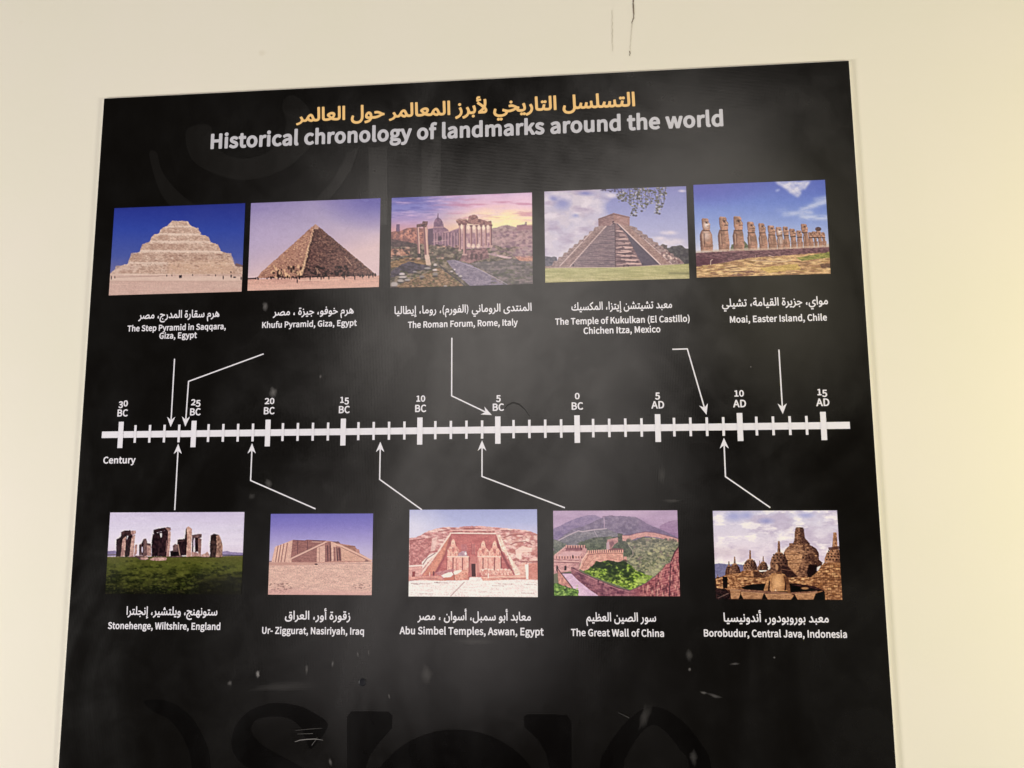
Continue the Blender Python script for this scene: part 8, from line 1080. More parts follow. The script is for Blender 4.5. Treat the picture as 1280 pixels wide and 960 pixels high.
def pic_rock_temple(nx, ny):
    p = Pic([(90, 50), (1188, 46), (1192, 802), (77, 798)], nx, ny, 23)
    X, Y = p.X, p.Y
    p.C[:] = p.vgrad([(46, (166, 172, 222)), (160, (180, 186, 230)), (280, (212, 206, 236))])
    p.put(np.clip(1.2 - np.hypot((X - 90) / 330, (Y - 200) / 180), 0, 1), (222, 220, 242), .8)
    hill = p.poly([(60, 300), (140, 290), (190, 268), (240, 240), (320, 212), (400, 198), (480, 204), (600, 192), (700, 190), (800, 200), (960, 212), (1110, 230), (1190, 262), (1220, 270), (1220, 660), (60, 660)], rough=5)
    p.tex(hill, (196, 132, 136), (240, 200, 198), 60, 18, 3.4, 5)
    p.dabs(hill, 200, 22, 5, [(180, 112, 116), (250, 224, 220), (168, 102, 106)], (90, 205, 1190, 330), .55)
    p.dabs(hill, 140, 15, 12, [(190, 118, 120), (244, 206, 200), (164, 98, 102)], (90, 300, 330, 520), .5)
    p.dabs(hill, 190, 16, 11, [(200, 134, 130), (252, 226, 218), (168, 98, 98)], (900, 260, 1190, 540), .55)
    p.tex(p.poly([(90, 310), (290, 290), (290, 390), (200, 520), (90, 530)], rough=5), (172, 104, 108), (218, 158, 158), 22, 18, 3.2, 4)
    p.put(p.poly([(285, 300), (330, 280), (310, 400), (270, 410)], rough=3), (238, 208, 204), .7)
    p.put(p.poly([(195, 500), (260, 440), (320, 415), (330, 425), (240, 510), (200, 560)], rough=3), (248, 226, 224), .9)
    p.put(p.line([(205, 520), (240, 470), (310, 425)], 7), (110, 62, 76), .7)
    for pts in ([(900, 290), (960, 270), (1060, 262)], [(960, 350), (1010, 330), (1090, 325), (1140, 350)], [(1050, 400), (1140, 400)], [(1020, 490), (1110, 500), (1190, 495)], [(340, 240), (430, 225)], [(100, 320), (220, 300)], [(880, 230), (990, 235)], [(560, 215), (700, 212)]):
        p.put(p.line(pts, 8), (150, 84, 88), .75)
    p.put(p.poly([(1000, 400), (1060, 360), (1140, 380), (1140, 410), (1060, 420), (1040, 480), (1005, 460)], rough=5), (250, 224, 216), .8)
    # the cut niche
    p.tex(p.poly([(440, 258), (830, 262), (905, 420), (995, 610), (700, 640), (600, 640), (190, 620), (340, 430)], rough=2), (184, 104, 108), (208, 132, 132), 50, 20, 2.4, 3)
    p.tex(p.poly([(440, 262), (450, 300), (405, 430), (300, 600), (200, 620), (300, 480), (370, 380)], rough=2), (196, 124, 114), (228, 160, 142), 30, 30, 2.2, 3)
    p.put(p.poly([(440, 262), (452, 300), (400, 450), (330, 590), (300, 600), (392, 430)], soft=4), (142, 74, 88), .6)
    p.put(p.line([(440, 262), (380, 345), (330, 420), (190, 600)], 13), (246, 216, 208), .9)
    p.tex(p.poly([(838, 262), (870, 270), (940, 430), (1050, 600), (1045, 616), (1000, 616), (930, 440), (880, 400)], rough=3), (232, 196, 184), (252, 232, 222), 18, 18, 3, 3)
    p.put(p.poly([(828, 266), (878, 400), (990, 606), (962, 606), (850, 380)], soft=3), (132, 66, 78), .75)
    p.put(p.line([(440, 236), (820, 240)], 16), (212, 148, 146)); p.put(p.line([(445, 228), (815, 232)], 5), (246, 216, 210), .8); p.put(p.line([(440, 252), (830, 256)], 9), (248, 220, 214), .9)
    p.dabs(p.box(440, 232, 820, 246), 60, 5, 6, [(160, 94, 100)], (440, 234, 820, 246), .6)
    p.put(p.line([(450, 264), (830, 266)], 5), (160, 88, 94), .7)
    # four seated colossi
    def colossus(cx, yt, broken=0):
        w = 52
        if not broken:
            p.put(p.poly([(cx - 14, yt + 16), (cx - 4, yt), (cx + 6, yt), (cx + 16, yt + 18), (cx + 26, yt + 60), (cx - 26, yt + 60)]), (240, 184, 172))
            p.put(p.ell(cx - 2, yt + 30, 13, 18, .3), (246, 204, 190)); p.put(p.ell(cx - 2, yt + 34, 6, 5, .5), (190, 118, 112), .7)
            p.put(p.line([(cx - 20, yt + 24), (cx - 26, yt + 62)], 6), (158, 88, 96), .7); p.put(p.line([(cx + 18, yt + 24), (cx + 27, yt + 62)], 6), (150, 80, 90), .8)
            p.tex(p.poly([(cx - 48, yt + 92), (cx - 30, yt + 62), (cx + 30, yt + 62), (cx + 50, yt + 92), (cx + 52, 450), (cx - 52, 450)], rough=2), (222, 150, 142), (250, 204, 190), 14, 14, 2.8, 3)
            p.put(p.poly([(cx - 14, yt + 70), (cx + 12, yt + 70), (cx + 8, yt + 110), (cx - 8, yt + 110)]), (172, 98, 102), .6)
            p.put(p.line([(cx - 46, yt + 94), (cx - 40, 440)], 8), (246, 206, 196), .6); p.put(p.line([(cx + 40, yt + 94), (cx + 44, 440)], 7), (150, 80, 88), .6)
            p.put(p.line([(cx - 20, yt + 118), (cx - 24, 448)], 5), (162, 92, 98), .6); p.put(p.line([(cx + 20, yt + 118), (cx + 24, 448)], 5), (162, 92, 98), .6)
        else:
            p.tex(p.poly([(cx - 46, 452), (cx - 36, 424), (cx - 10, 410), (cx + 20, 404), (cx + 34, 414), (cx + 38, 452)], rough=4), (170, 132, 150), (206, 176, 190), 16, 10, 3, 3)
            p.put(p.ell(cx + 24, 428, 8, 13, .4), (255, 246, 248)); 
        p.tex(p.poly([(cx - 50, 452), (cx + 50, 452), (cx + 52, 500), (cx + 46, 590), (cx - 56, 590), (cx - 50, 500)], rough=2), (220, 150, 144), (248, 200, 188), 14, 20, 2.8, 3)
        p.put(p.line([(cx - 50, 453), (cx + 50, 453)], 8), (252, 220, 210), .85)
        p.put(p.line([(cx - 2, 466), (cx - 4, 585)], 10), (142, 76, 84), .8); p.put(p.line([(cx + 54, 460), (cx + 56, 590)], 9), (122, 60, 72), .75)
        p.put(p.line([(cx - 34, 466), (cx - 30, 575)], 14), (244, 194, 182), .55); p.put(p.line([(cx + 26, 466), (cx + 26, 575)], 14), (244, 194, 182), .55)
        p.put(p.line([(cx - 56, 470), (cx - 58, 590)], 6), (160, 88, 94), .6)
    p.tex(p.poly([(530, 350), (580, 345), (590, 400), (540, 410)], rough=4), (182, 110, 118), (208, 146, 150), 12, 16)
    colossus(466, 304); colossus(548, 330, 1); colossus(724, 318); colossus(822, 318)
    p.put(p.poly([(500, 300), (560, 280), (700, 282), (690, 320), (520, 330)], soft=14), (206, 128, 128), .35)
    for a, b in ((628, 20), (645, 14)): p.put(p.line([(a, 346), (a, 434)], 8), (146, 80, 92), .7); p.put(p.line([(a + 6, 346), (a + 6, 430)], 4), (238, 180, 176), .7)
    p.put(p.line([(590, 372), (600, 380), (620, 372)], 4), (160, 94, 104), .7)
    p.put(p.poly([(604, 500), (622, 452), (676, 452), (690, 500), (690, 628), (604, 628)]), (206, 136, 134), .7)
    p.put(p.poly([(622, 514), (656, 514), (658, 626), (622, 626)]), (70, 36, 46), .9); p.put(p.line([(662, 512), (664, 626)], 5), (236, 180, 170), .8); p.put(p.line([(616, 512), (614, 626)], 5), (150, 86, 92), .7)
    # statue feet, ruins and terrace
    p.tex(p.poly([(310, 590), (420, 565), (480, 560), (450, 610), (330, 612)], rough=3), (176, 112, 124), (212, 156, 160), 16, 12)
    p.tex(p.poly([(700, 570), (760, 556), (820, 572), (830, 612), (705, 618)], rough=2), (214, 140, 134), (248, 208, 196), 12, 14, 3); p.tex(p.poly([(830, 570), (900, 558), (970, 574), (980, 610), (836, 614)], rough=2), (214, 140, 134), (248, 208, 196), 12, 14, 3)
    for x in (730, 760, 790, 862, 895, 925, 950): p.put(p.line([(x, 570), (x, 612)], 4), (170, 98, 98), .5)
    for x, y in ((720, 566), (745, 560), (775, 562), (800, 566), (850, 566), (880, 562), (915, 562), (945, 566)): p.put(p.ell(x, y, 13, 7, .5), (255, 232, 224), .7)
    p.tex(p.poly([(520, 566), (590, 566), (600, 650), (470, 655), (470, 600)], rough=3), (206, 130, 118), (238, 182, 166), 14, 14, 3)
    p.put(p.poly([(466, 590), (480, 574), (535, 566), (540, 578), (500, 604), (472, 610)], rough=2), (252, 230, 222)); p.put(p.poly([(360, 616), (420, 590), (450, 584), (468, 606), (440, 630), (382, 634)], rough=3), (250, 232, 226))
    p.put(p.poly([(384, 634), (442, 630), (470, 612), (474, 655), (388, 660)], rough=2), (202, 126, 112)); p.put(p.line([(470, 605), (478, 655)], 6), (122, 66, 66), .8)
    p.tex(p.poly([(60, 625), (340, 618), (380, 650), (380, 662), (180, 652), (60, 665)], rough=2), (206, 138, 134), (234, 178, 168), 30, 8); p.tex(p.poly([(700, 625), (830, 615), (1190, 610), (1200, 650), (1000, 645), (710, 664)], rough=2), (206, 136, 128), (240, 184, 172), 30, 8)
    p.put(p.line([(725, 634), (890, 626), (1130, 624)], 5), (250, 220, 208), .8); p.put(p.line([(900, 640), (1120, 640)], 5), (164, 96, 94), .6); p.put(p.line([(80, 664), (180, 640), (330, 646)], 5), (150, 84, 90), .6)
    p.put(p.ell(296, 598, 8, 20, .4), (110, 58, 74), .8); p.put(p.line([(262, 590), (262, 618)], 7), (250, 222, 214), .8); p.put(p.ell(766, 616, 5, 24, .4), (252, 234, 230), .9)
    p.tex(p.poly([(80, 545), (190, 535), (205, 560), (180, 625), (80, 628)], rough=3), (206, 146, 146), (236, 190, 184), 26, 12); p.put(p.poly([(112, 582), (138, 580), (134, 626), (110, 628)]), (150, 70, 76)); p.put(p.line([(80, 536), (195, 530)], 12), (250, 226, 222), .8)
    p.tex(p.poly([(1030, 520), (1090, 500), (1080, 630), (1040, 610)], rough=3), (214, 150, 142), (246, 206, 196), 16, 16); p.put(p.poly([(1080, 520), (1112, 520), (1110, 650), (1090, 645)], rough=2), (255, 238, 230)); p.tex(p.poly([(1112, 510), (1200, 505), (1200, 645), (1110, 640)], rough=2), (196, 124, 118), (222, 156, 146), 24, 14)
    # forecourt
    p.tex(p.poly([(60, 668), (180, 656), (400, 662), (600, 655), (604, 630), (700, 628), (720, 660), (1000, 650), (1220, 655), (1220, 830), (60, 830)], rough=2), (240, 222, 224), (255, 246, 246), 80, 10, 3, 3)
    p.put(p.line([(560, 672), (442, 792)], 6), (170, 130, 136), .8); p.put(p.line([(594, 640), (604, 626)], 12), (150, 86, 84), .6)
    for a, b, c in ((100, 262, 684), (800, 900, 702), (140, 290, 770), (850, 970, 686), (1080, 1180, 690), (120, 180, 690), (300, 420, 676), (1050, 1160, 764)): p.put(p.line([(a, c), (b, c + 4)], 4) * np.clip(p.noise(18, 10) * 2 - .3, 0, 1), (150, 114, 122), .8)
    p.put(p.ell(325, 674, 6, 3, .4), (110, 80, 90), .8)
    return p.done(.6, con=1.1, mid=190)

def pic_long_wall(nx, ny):
    p = Pic([(78, 57), (1152, 55), (1172, 795), (90, 790)], nx, ny, 29)
    X, Y = p.X, p.Y
    p.C[:] = p.vgrad([(55, (186, 160, 200)), (150, (178, 150, 190)), (300, (190, 162, 198))])
    p.tex(np.ones(X.shape), (164, 136, 176), (206, 178, 216), 160, 30, 2.4, 4, .5)
    p.put(np.clip(1.2 - np.hypot((X - 700) / 260, (Y - 70) / 50), 0, 1), (216, 188, 222), .7)
    # far ridges
    p.tex(p.poly([(80, 215), (160, 180), (240, 140), (320, 110), (400, 96), (440, 96), (520, 130), (600, 160), (640, 330), (60, 330)], rough=5), (104, 92, 138), (140, 124, 164), 36, 22, 2.8, 4)
    p.tex(p.poly([(1000, 190), (1080, 150), (1170, 136), (1170, 300), (1000, 280)], rough=4), (140, 108, 152), (166, 134, 176), 30, 20, 2.4, 3)
    p.tex(p.poly([(130, 300), (250, 215), (350, 190), (470, 135), (520, 112), (580, 100), (620, 104), (700, 108), (790, 112), (840, 140), (890, 172), (960, 200), (1040, 235), (1130, 280), (1160, 300), (1150, 420), (300, 440), (130, 330)], rough=5), (90, 82, 112), (132, 122, 148), 30, 26, 3.0, 5)
    p.put(p.poly([(820, 120), (1150, 290), (1050, 290), (830, 230)], soft=16), (118, 92, 138), .4)
    p.put(p.line([(518, 110), (524, 170), (522, 205)], 9), (184, 160, 190), .8); p.put(p.line([(510, 112), (532, 108)], 8), (120, 96, 130)); p.put(p.line([(560, 120), (590, 98), (600, 112)], 5), (110, 90, 120), .7)
    p.tex(p.poly([(110, 320), (200, 262), (300, 232), (400, 222), (540, 212), (640, 260), (640, 330), (300, 380), (150, 340)], rough=6), (96, 98, 112), (140, 138, 146), 26, 16, 3, 4)
    p.put(p.line([(130, 314), (210, 272), (300, 232), (330, 240), (430, 224), (540, 214)], 8), (204, 184, 200), .85); p.put(p.line([(436, 232), (462, 280)], 6), (200, 182, 200), .6)
    p.put(p.box(60, 400, 1200, 820), (112, 112, 96))
    # middle wooded hills
    p.tex(p.poly([(80, 300), (130, 320), (200, 345), (200, 380), (90, 430)], rough=6), (84, 92, 88), (126, 130, 122), 18, 14, 3, 4)
    m2 = p.poly([(290, 345), (360, 310), (450, 290), (560, 280), (640, 290), (680, 380), (560, 400), (370, 400)], rough=9)
    p.tex(m2, (58, 68, 62), (108, 118, 98), 24, 16, 3.4, 4)
    big = p.poly([(680, 300), (760, 330), (850, 285), (960, 295), (1060, 310), (1160, 330), (1160, 360), (1090, 520), (960, 620), (880, 680), (740, 740), (700, 560), (680, 420), (640, 330)], rough=6)
    p.tex(big, (88, 94, 80), (164, 160, 132), 16, 12, 3.4, 5)
    p.dabs(big, 360, 13, 9, [(62, 70, 60), (192, 188, 142), (96, 104, 76), (158, 152, 122), (112, 98, 98)], (640, 280, 1160, 740), .7)
    p.put(p.poly([(850, 600), (1000, 520), (1080, 500), (960, 620), (880, 680)], soft=16), (188, 186, 156), .5)
    p.tex(p.poly([(640, 255), (680, 260), (700, 330), (770, 370), (770, 430), (700, 470), (680, 400), (640, 380)], rough=8), (50, 58, 54), (96, 106, 84), 20, 18, 3.2, 4)
    p.put(p.line([(728, 350), (765, 400), (770, 440), (725, 480)], 7), (186, 166, 160), .7)
    # ridge wall on the right
    rw = p.poly([(676, 270), (740, 272), (800, 256), (880, 244), (960, 252), (1060, 276), (1160, 304), (1160, 330), (1080, 318), (980, 290), (880, 280), (800, 296), (740, 320), (680, 320)], rough=2)
    p.tex(rw, (196, 136, 134), (224, 170, 162), 20, 10, 2.4, 3); p.put(p.line([(678, 272), (740, 272), (800, 254), (880, 241), (960, 249), (1060, 273), (1160, 302)], 7), (120, 78, 98), .7)
    p.dabs(p.box(680, 280, 1160, 340), 46, 14, 11, [(70, 76, 66), (92, 98, 78), (112, 108, 90)], (700, 306, 1150, 336), .8)
    p.tex(p.poly([(548, 310), (590, 300), (640, 290), (640, 330), (610, 350), (575, 400), (540, 395)], rough=2), (176, 120, 124), (216, 164, 160), 16, 12); p.put(p.poly([(560, 330), (600, 320), (610, 345), (580, 380)], soft=3), (98, 60, 74), .7); p.put(p.poly([(540, 340), (562, 320), (570, 392), (540, 395)]), (196, 166, 184), .8)
    p.put(np.clip((430 - Y) / 330, 0, 1) * (Y > 50), (184, 164, 194), .42)
    p.put(np.clip(1.1 - np.hypot((X - 820) / 420, (Y - 380) / 170), 0, 1) * (Y > 300), (176, 166, 172), .22)
    # tower at left
    p.tex(p.poly([(86, 445), (185, 368), (205, 356), (330, 366), (372, 385), (370, 430), (310, 520), (310, 570), (90, 600)], rough=2), (176, 124, 132), (220, 172, 174), 26, 14, 2.6, 3)
    p.put(p.poly([(180, 410), (330, 410), (300, 480), (100, 460)], soft=3), (222, 180, 190), .7); p.put(p.poly([(190, 372), (330, 376), (330, 402), (190, 404)]), (120, 72, 88), .7)
    for x in range(190, 345, 22): p.put(p.box(x, 354, x + 13, 378), (204, 152, 150)); p.put(p.box(x + 13, 362, x + 22, 384), (84, 50, 66), .8)
    for x in range(92, 312, 24): p.put(p.box(x, 448, x + 15, 472), (216, 164, 162)); p.put(p.box(x + 15, 452, x + 24, 470), (110, 66, 80), .8)
    p.put(p.line([(86, 500), (305, 508)], 7), (126, 78, 90), .8); p.put(p.line([(88, 492), (305, 498)], 5), (240, 204, 200), .7)
    p.put(p.line([(86, 480), (305, 486)], 5), (150, 98, 106), .6)
    for k in range(6): p.put(p.line([(100 + k * 15, 440 - k * 12), (106 + k * 15, 432 - k * 12)], 9), (232, 190, 188), .7)
    p.put(p.ell(252, 456, 7, 16, .3), (58, 34, 48)); p.put(p.poly([(178, 572), (180, 536), (190, 530), (198, 540), (198, 572)]), (52, 32, 46)); p.put(p.poly([(108, 570), (110, 532), (120, 530), (126, 545), (124, 600)]), (60, 38, 50)); p.put(p.ell(326, 388, 8, 12, .4), (96, 58, 74), .8)
    # crenellated middle wall
    mw = p.poly([(310, 560), (330, 480), (372, 420), (400, 410), (540, 400), (680, 395), (688, 480), (650, 500), (560, 490), (470, 500), (400, 550), (370, 590)], rough=2)
    p.tex(mw, (196, 138, 132), (232, 180, 166), 22, 12, 2.6, 4); p.put(p.line([(375, 440), (470, 428), (560, 424), (680, 426)], 6), (140, 86, 92), .8)
    for k in range(17): 
        x = 378 + k * 18.5; y = 408 - min(k, 9) * .9
        p.put(p.box(x, y - 8, x + 11, y + 18), (224, 170, 160)); p.put(p.box(x + 11, y - 2, x + 18, y + 18), (88, 52, 66), .85)
    p.put(p.line([(312, 555), (334, 480), (376, 425)], 9), (240, 200, 192), .8); p.put(p.line([(330, 560), (350, 500), (390, 440)], 6), (150, 96, 100), .7); p.put(p.line([(350, 575), (380, 520), (430, 470)], 5), (170, 110, 108), .6)
    p.put(p.poly([(560, 392), (600, 380), (680, 385), (690, 396), (560, 402)]), (130, 86, 96), .8); p.put(p.poly([(690, 455), (715, 455), (718, 490), (690, 490)]), (210, 156, 150)); p.put(p.ell(700, 492, 18, 14, .4), (80, 62, 62), .8)
    # bright green bushes
    g = p.poly([(340, 585), (385, 560), (420, 530), (450, 495), (500, 495), (550, 480), (640, 500), (680, 490), (740, 520), (780, 560), (880, 610), (940, 620), (880, 670), (800, 715), (740, 740), (640, 700), (520, 660), (400, 610)], rough=9)
    p.tex(g, (58, 80, 34), (166, 190, 86), 15, 11, 3.6, 5)
    p.dabs(g, 420, 12, 8, [(40, 58, 30), (176, 206, 84), (104, 138, 44), (200, 222, 110), (66, 92, 36)], (380, 490, 940, 740), .7)
    p.dabs(g, 90, 17, 12, [(34, 46, 34), (46, 62, 36)], (420, 485, 720, 560), .8)
    p.dabs(g, 60, 16, 12, [(36, 52, 30)], (560, 560, 760, 660), .6)
    p.put(p.poly([(800, 640), (900, 620), (940, 625), (860, 680), (800, 700)], soft=12) * g, (196, 214, 120), .6)
    # walkway and parapets in front
    p.tex(p.poly([(160, 600), (240, 600), (340, 660), (480, 790), (310, 800), (240, 700)]), (206, 170, 204), (228, 198, 224), 40, 20, 2, 3)
    p.tex(p.poly([(120, 560), (150, 600), (240, 705), (240, 725), (130, 690)], rough=3), (176, 118, 118), (222, 164, 152), 18, 14, 3)
    p.put(p.line([(125, 560), (160, 608), (242, 712)], 8), (92, 58, 74), .8); p.put(p.line([(150, 596), (240, 596)], 8), (70, 50, 62), .7)
    near = p.poly([(235, 545), (260, 545), (340, 595), (440, 640), (560, 690), (650, 722), (740, 745), (800, 720), (880, 680), (960, 620), (1020, 560), (1050, 520), (1092, 505), (1098, 470), (1120, 420), (1165, 355), (1180, 360), (1180, 800), (490, 800), (400, 740), (300, 660), (240, 600)], rough=2)
    p.tex(near, (108, 62, 84), (172, 116, 128), 28, 16, 3.0, 4)
    rg = np.clip((X - 720) / 160, 0, 1) * near
    p.tex(rg, (138, 68, 82), (196, 124, 126), 22, 14, 3.0, 4, .9)
    # brick joints
    for k in range(22):
        y = 380 + k * 21
        p.put(p.line([(960, y + 66), (1180, y)], 3.5) * rg * (X > 960), (226, 176, 170), .5)
        p.put(p.line([(740, y + 120), (965, y + 60)], 3) * rg * (X < 965), (88, 44, 62), .5)
    p.dabs(rg, 260, 6, 14, [(226, 176, 166), (84, 40, 56), (206, 146, 140), (70, 36, 50)], (820, 480, 1170, 790), .55)
    p.put(p.line([(1090, 520), (1080, 790)], 10), (64, 34, 52), .7); p.put(p.line([(965, 640), (965, 790)], 8), (80, 42, 60), .6)
    p.put(p.line([(1098, 490), (1125, 420), (1170, 355)], 12), (70, 38, 56), .8)
    p.put(p.line([(240, 548), (340, 597), (440, 642), (560, 692), (650, 724), (740, 746), (805, 720), (885, 678), (962, 620), (1022, 560), (1050, 520), (1090, 508)], 6), (96, 64, 76), .6)
    p.put(p.line([(240, 556), (340, 606), (440, 652), (560, 702), (650, 735), (740, 757)], 5), (206, 156, 162), .6)
    p.dabs(near * (X < 740), 120, 6, 9, [(70, 40, 58), (190, 140, 148)], (250, 580, 740, 790), .5)
    p.tex(p.poly([(85, 680), (130, 680), (200, 720), (300, 740), (300, 800), (85, 800)], rough=9), (62, 92, 44), (130, 168, 78), 18, 14, 3.4, 4)
    p.dabs(p.box(90, 680, 300, 800), 40, 10, 7, [(44, 66, 34), (170, 200, 110)], (95, 700, 290, 790), .7)
    return p.done(.55, con=1.05, mid=140, sat=.95)

def pic_stupas(nx, ny):
    p = Pic([(78, 58), (1175, 58), (1222, 850), (100, 843)], nx, ny, 31)
    X, Y = p.X, p.Y
    p.C[:] = p.vgrad([(55, (202, 200, 226)), (250, (212, 206, 226)), (430, (224, 214, 230)), (560, (236, 226, 238))])
    n = np.clip((p.noise(170, 70, 5) - .5) * 4 + .4, 0, 1)
    p.put(n, (182, 170, 200), .6); p.put(np.clip((p.noise(140, 60, 4) - .55) * 6, 0, 1), (240, 236, 244), .7)
    for cx, cy, rx, ry in ((270, 110, 90, 50), (550, 150, 80, 30), (900, 100, 80, 30), (380, 100, 60, 40)): p.put(np.clip(1.2 - np.hypot((X - cx) / rx, (Y - cy) / ry), 0, 1), (150, 156, 212), .65)
    p.put(p.poly([(80, 380), (400, 400), (380, 470), (80, 470)], soft=30), (190, 172, 190), .5)
    p.tex(p.poly([(90, 530), (130, 522), (210, 532), (300, 530), (350, 540), (350, 680), (90, 680)], rough=3), (122, 122, 158), (140, 138, 172), 60, 16)
    p.put(p.poly([(80, 660), (300, 600), (960, 590), (1250, 600), (1250, 870), (60, 870)]), (92, 66, 58))
    br = ((120, 84, 66), (206, 160, 124)); dk = ((64, 44, 44), (118, 88, 76)); mid = ((92, 68, 62), (170, 132, 110))
    def st(pts, c, sx=16, sy=10, r=3): 
        m = p.poly(pts, rough=r); p.tex(m, c[0], c[1], sx, sy, 3.2, 4); return m
    def stupa(cx, top, bt, by, w, spire, c=mid, holes=0):
        """spire top, bell top, bell base"""
        st([(cx - spire, bt + 8), (cx - spire * .55, top), (cx + spire * .55, top), (cx + spire, bt + 8)], c, 10, 14, 1)
        p.put(p.line([(cx - spire * .3, top + 6), (cx - spire * .5, bt)], max(2, spire * .5)), (214, 176, 146), .4)
        m = st([(cx - w * .35, bt), (cx + w * .35, bt), (cx + w * .8, bt + (by - bt) * .3), (cx + w, by - (by - bt) * .3), (cx + w * 1.0, by), (cx - w, by), (cx - w, by - (by - bt) * .3), (cx - w * .8, bt + (by - bt) * .3)], c, w * .25, 9, 2)
        p.put(m * np.clip((X - cx) / w + .1, 0, 1), (54, 38, 42), .65)
        p.put(m * np.clip((cx - X) / w, 0, 1), (206, 164, 134), .25)
        p.put(p.box(cx - w * .36, bt - 4, cx + w * .36, bt + 6), (186, 146, 120), .7)
        if holes:
            rows = max(2, int((by - bt) / holes)); 
            for r in range(rows):
                y = bt + holes * (r + .7)
                hwid = w * (.5 + .45 * min(1, (r + .6) / rows * 1.6))
                k = int(2 * hwid / (holes * 1.15))
                for j in range(k + 1):
                    x = cx - hwid + (j + (.5 if r % 2 else 0)) * 2 * hwid / max(k, 1)
                    if abs(x - cx) < hwid: p.put(p.poly([(x, y - holes * .36), (x + holes * .3, y), (x, y + holes * .36), (x - holes * .3, y)]), (50, 34, 38), .9)
    # main stupa
    st([(790, 345), (800, 300), (806, 225), (815, 206), (870, 206), (882, 225), (890, 300), (935, 352), (935, 365), (750, 372), (755, 345)], mid, 14, 10)
    p.put(p.poly([(846, 210), (880, 212), (890, 300), (940, 356), (862, 350)], soft=4), (60, 42, 46), .5)
    m = st([(752, 372), (800, 356), (880, 352), (950, 368), (992, 396), (1014, 436), (1014, 492), (1048, 520), (1036, 545), (990, 560), (985, 600), (960, 660), (700, 660), (700, 500), (704, 430), (722, 398)], mid, 20, 9)
    p.put(p.poly([(704, 430), (730, 400), (800, 372), (860, 370), (880, 420), (880, 500), (720, 500)], soft=10), (196, 156, 128), .45)
    p.put(m * np.clip((X - 840) / 200, 0, 1), (62, 44, 46), .55)
    p.tex(p.poly([(700, 440), (770, 420), (860, 430), (900, 520), (840, 620), (740, 620)], rough=5, soft=6), (156, 118, 94), (216, 172, 138), 18, 10, 3, 3, .8)
    for y in (440, 490, 520): p.put(p.line([(720, y + 10), (860, y), (1010, y + 10)], 5) * m, (72, 50, 48), .6)
    p.put(p.line([(720, 430), (860, 412), (980, 430)], 6) * m, (206, 160, 134), .5)
    p.dabs(m, 170, 9, 4, [(214, 170, 136), (74, 52, 50), (186, 146, 118)], (700, 360, 1040, 650), .6)
    stupa(900, 388, 440, 505, 42, 11, mid, 22)
    st([(860, 505), (945, 505), (960, 560), (1000, 600), (960, 650), (840, 650), (830, 580)], mid, 16, 9); p.put(p.poly([(930, 530), (1000, 540), (990, 620), (920, 660), (905, 600)], rough=4, soft=4), (42, 30, 36), .9)
    # right stupa
    stupa(1155, 252, 400, 520, 92, 26, ((120, 88, 76), (190, 148, 122)), 25)
    p.put(p.poly([(1095, 385), (1190, 372), (1200, 400), (1100, 410)], rough=2), (92, 66, 62), .8)
    m = st([(1060, 520), (1250, 515), (1250, 860), (1060, 860), (1050, 800), (950, 760), (950, 640), (1000, 600), (1030, 550)], br, 22, 10, 2)
    for r in range(15):
        y = 540 + r * 22
        p.put(p.line([(960, y + 2), (1240, y)], 3) * m, (84, 58, 48), .6)
        for j in range(8): 
            x = 955 + j * 38 + (r % 2) * 19; p.put(p.line([(x, y), (x, y + 22)], 3) * m, (84, 58, 48), .6)
            if p.rng.rand() < .4: p.put(p.box(x + 2, y + 3, x + 34, y + 19) * m, [(226, 186, 142), (150, 108, 78), (110, 78, 62)][p.rng.randint(3)], .55)
    # smaller stupas at left
    stupa(218, 505, 545, 640, 34, 7, dk); stupa(270, 465, 528, 620, 50, 9, mid, 0); stupa(118, 620, 640, 660, 14, 4, dk); stupa(523, 462, 510, 585, 42, 7, mid, 18); stupa(490, 500, 540, 585, 20, 4, mid)
    stupa(407, 408, 488, 585, 62, 11, mid, 20)
    st([(200, 620), (330, 610), (345, 650), (300, 690), (200, 700), (120, 690), (130, 650)], br, 20, 9)
    st([(340, 585), (480, 585), (515, 625), (500, 660), (300, 660), (290, 640)], br, 20, 8); p.put(p.line([(300, 640), (500, 648)], 6), (70, 48, 46), .7); p.put(p.poly([(430, 590), (490, 600), (520, 640), (440, 650)], soft=4), (62, 44, 44), .7)
    base = st([(100, 660), (290, 650), (520, 655), (560, 640), (700, 640), (960, 650), (960, 760), (820, 790), (380, 770), (200, 760), (110, 740)], br, 24, 10, 2)
    p.dabs(base, 200, 14, 6, [(222, 180, 136), (112, 78, 60), (234, 196, 154), (90, 62, 52)], (100, 655, 960, 740), .6)
    # middle stupa behind the figure
    stupa(662, 328, 430, 555, 78, 15, mid, 26)
    st([(590, 545), (740, 545), (760, 590), (820, 630), (830, 648), (690, 650), (560, 640), (510, 640), (530, 600), (580, 575)], mid, 20, 8); p.put(p.poly([(680, 540), (745, 550), (830, 645), (690, 648)], soft=4), (54, 38, 42), .75)
    p.put(p.line([(680, 575), (780, 590)], 6), (150, 112, 96), .7)
    # dark corner left
    st([(160, 640), (205, 640), (205, 740), (165, 750)], ((30, 20, 28), (60, 42, 44))); st([(100, 740), (190, 750), (230, 800), (220, 850), (100, 850)], ((34, 24, 34), (84, 64, 64)), 14, 10); p.put(p.line([(120, 830), (210, 790)], 7), (150, 126, 120), .7); st([(208, 660), (290, 655), (330, 730), (230, 750)], br)
    # cut open stupa ring and stone petals
    p.put(p.poly([(320, 735), (420, 708), (600, 700), (800, 700), (980, 728), (1050, 765), (980, 780), (760, 790), (540, 785), (380, 768)]), (34, 22, 28))
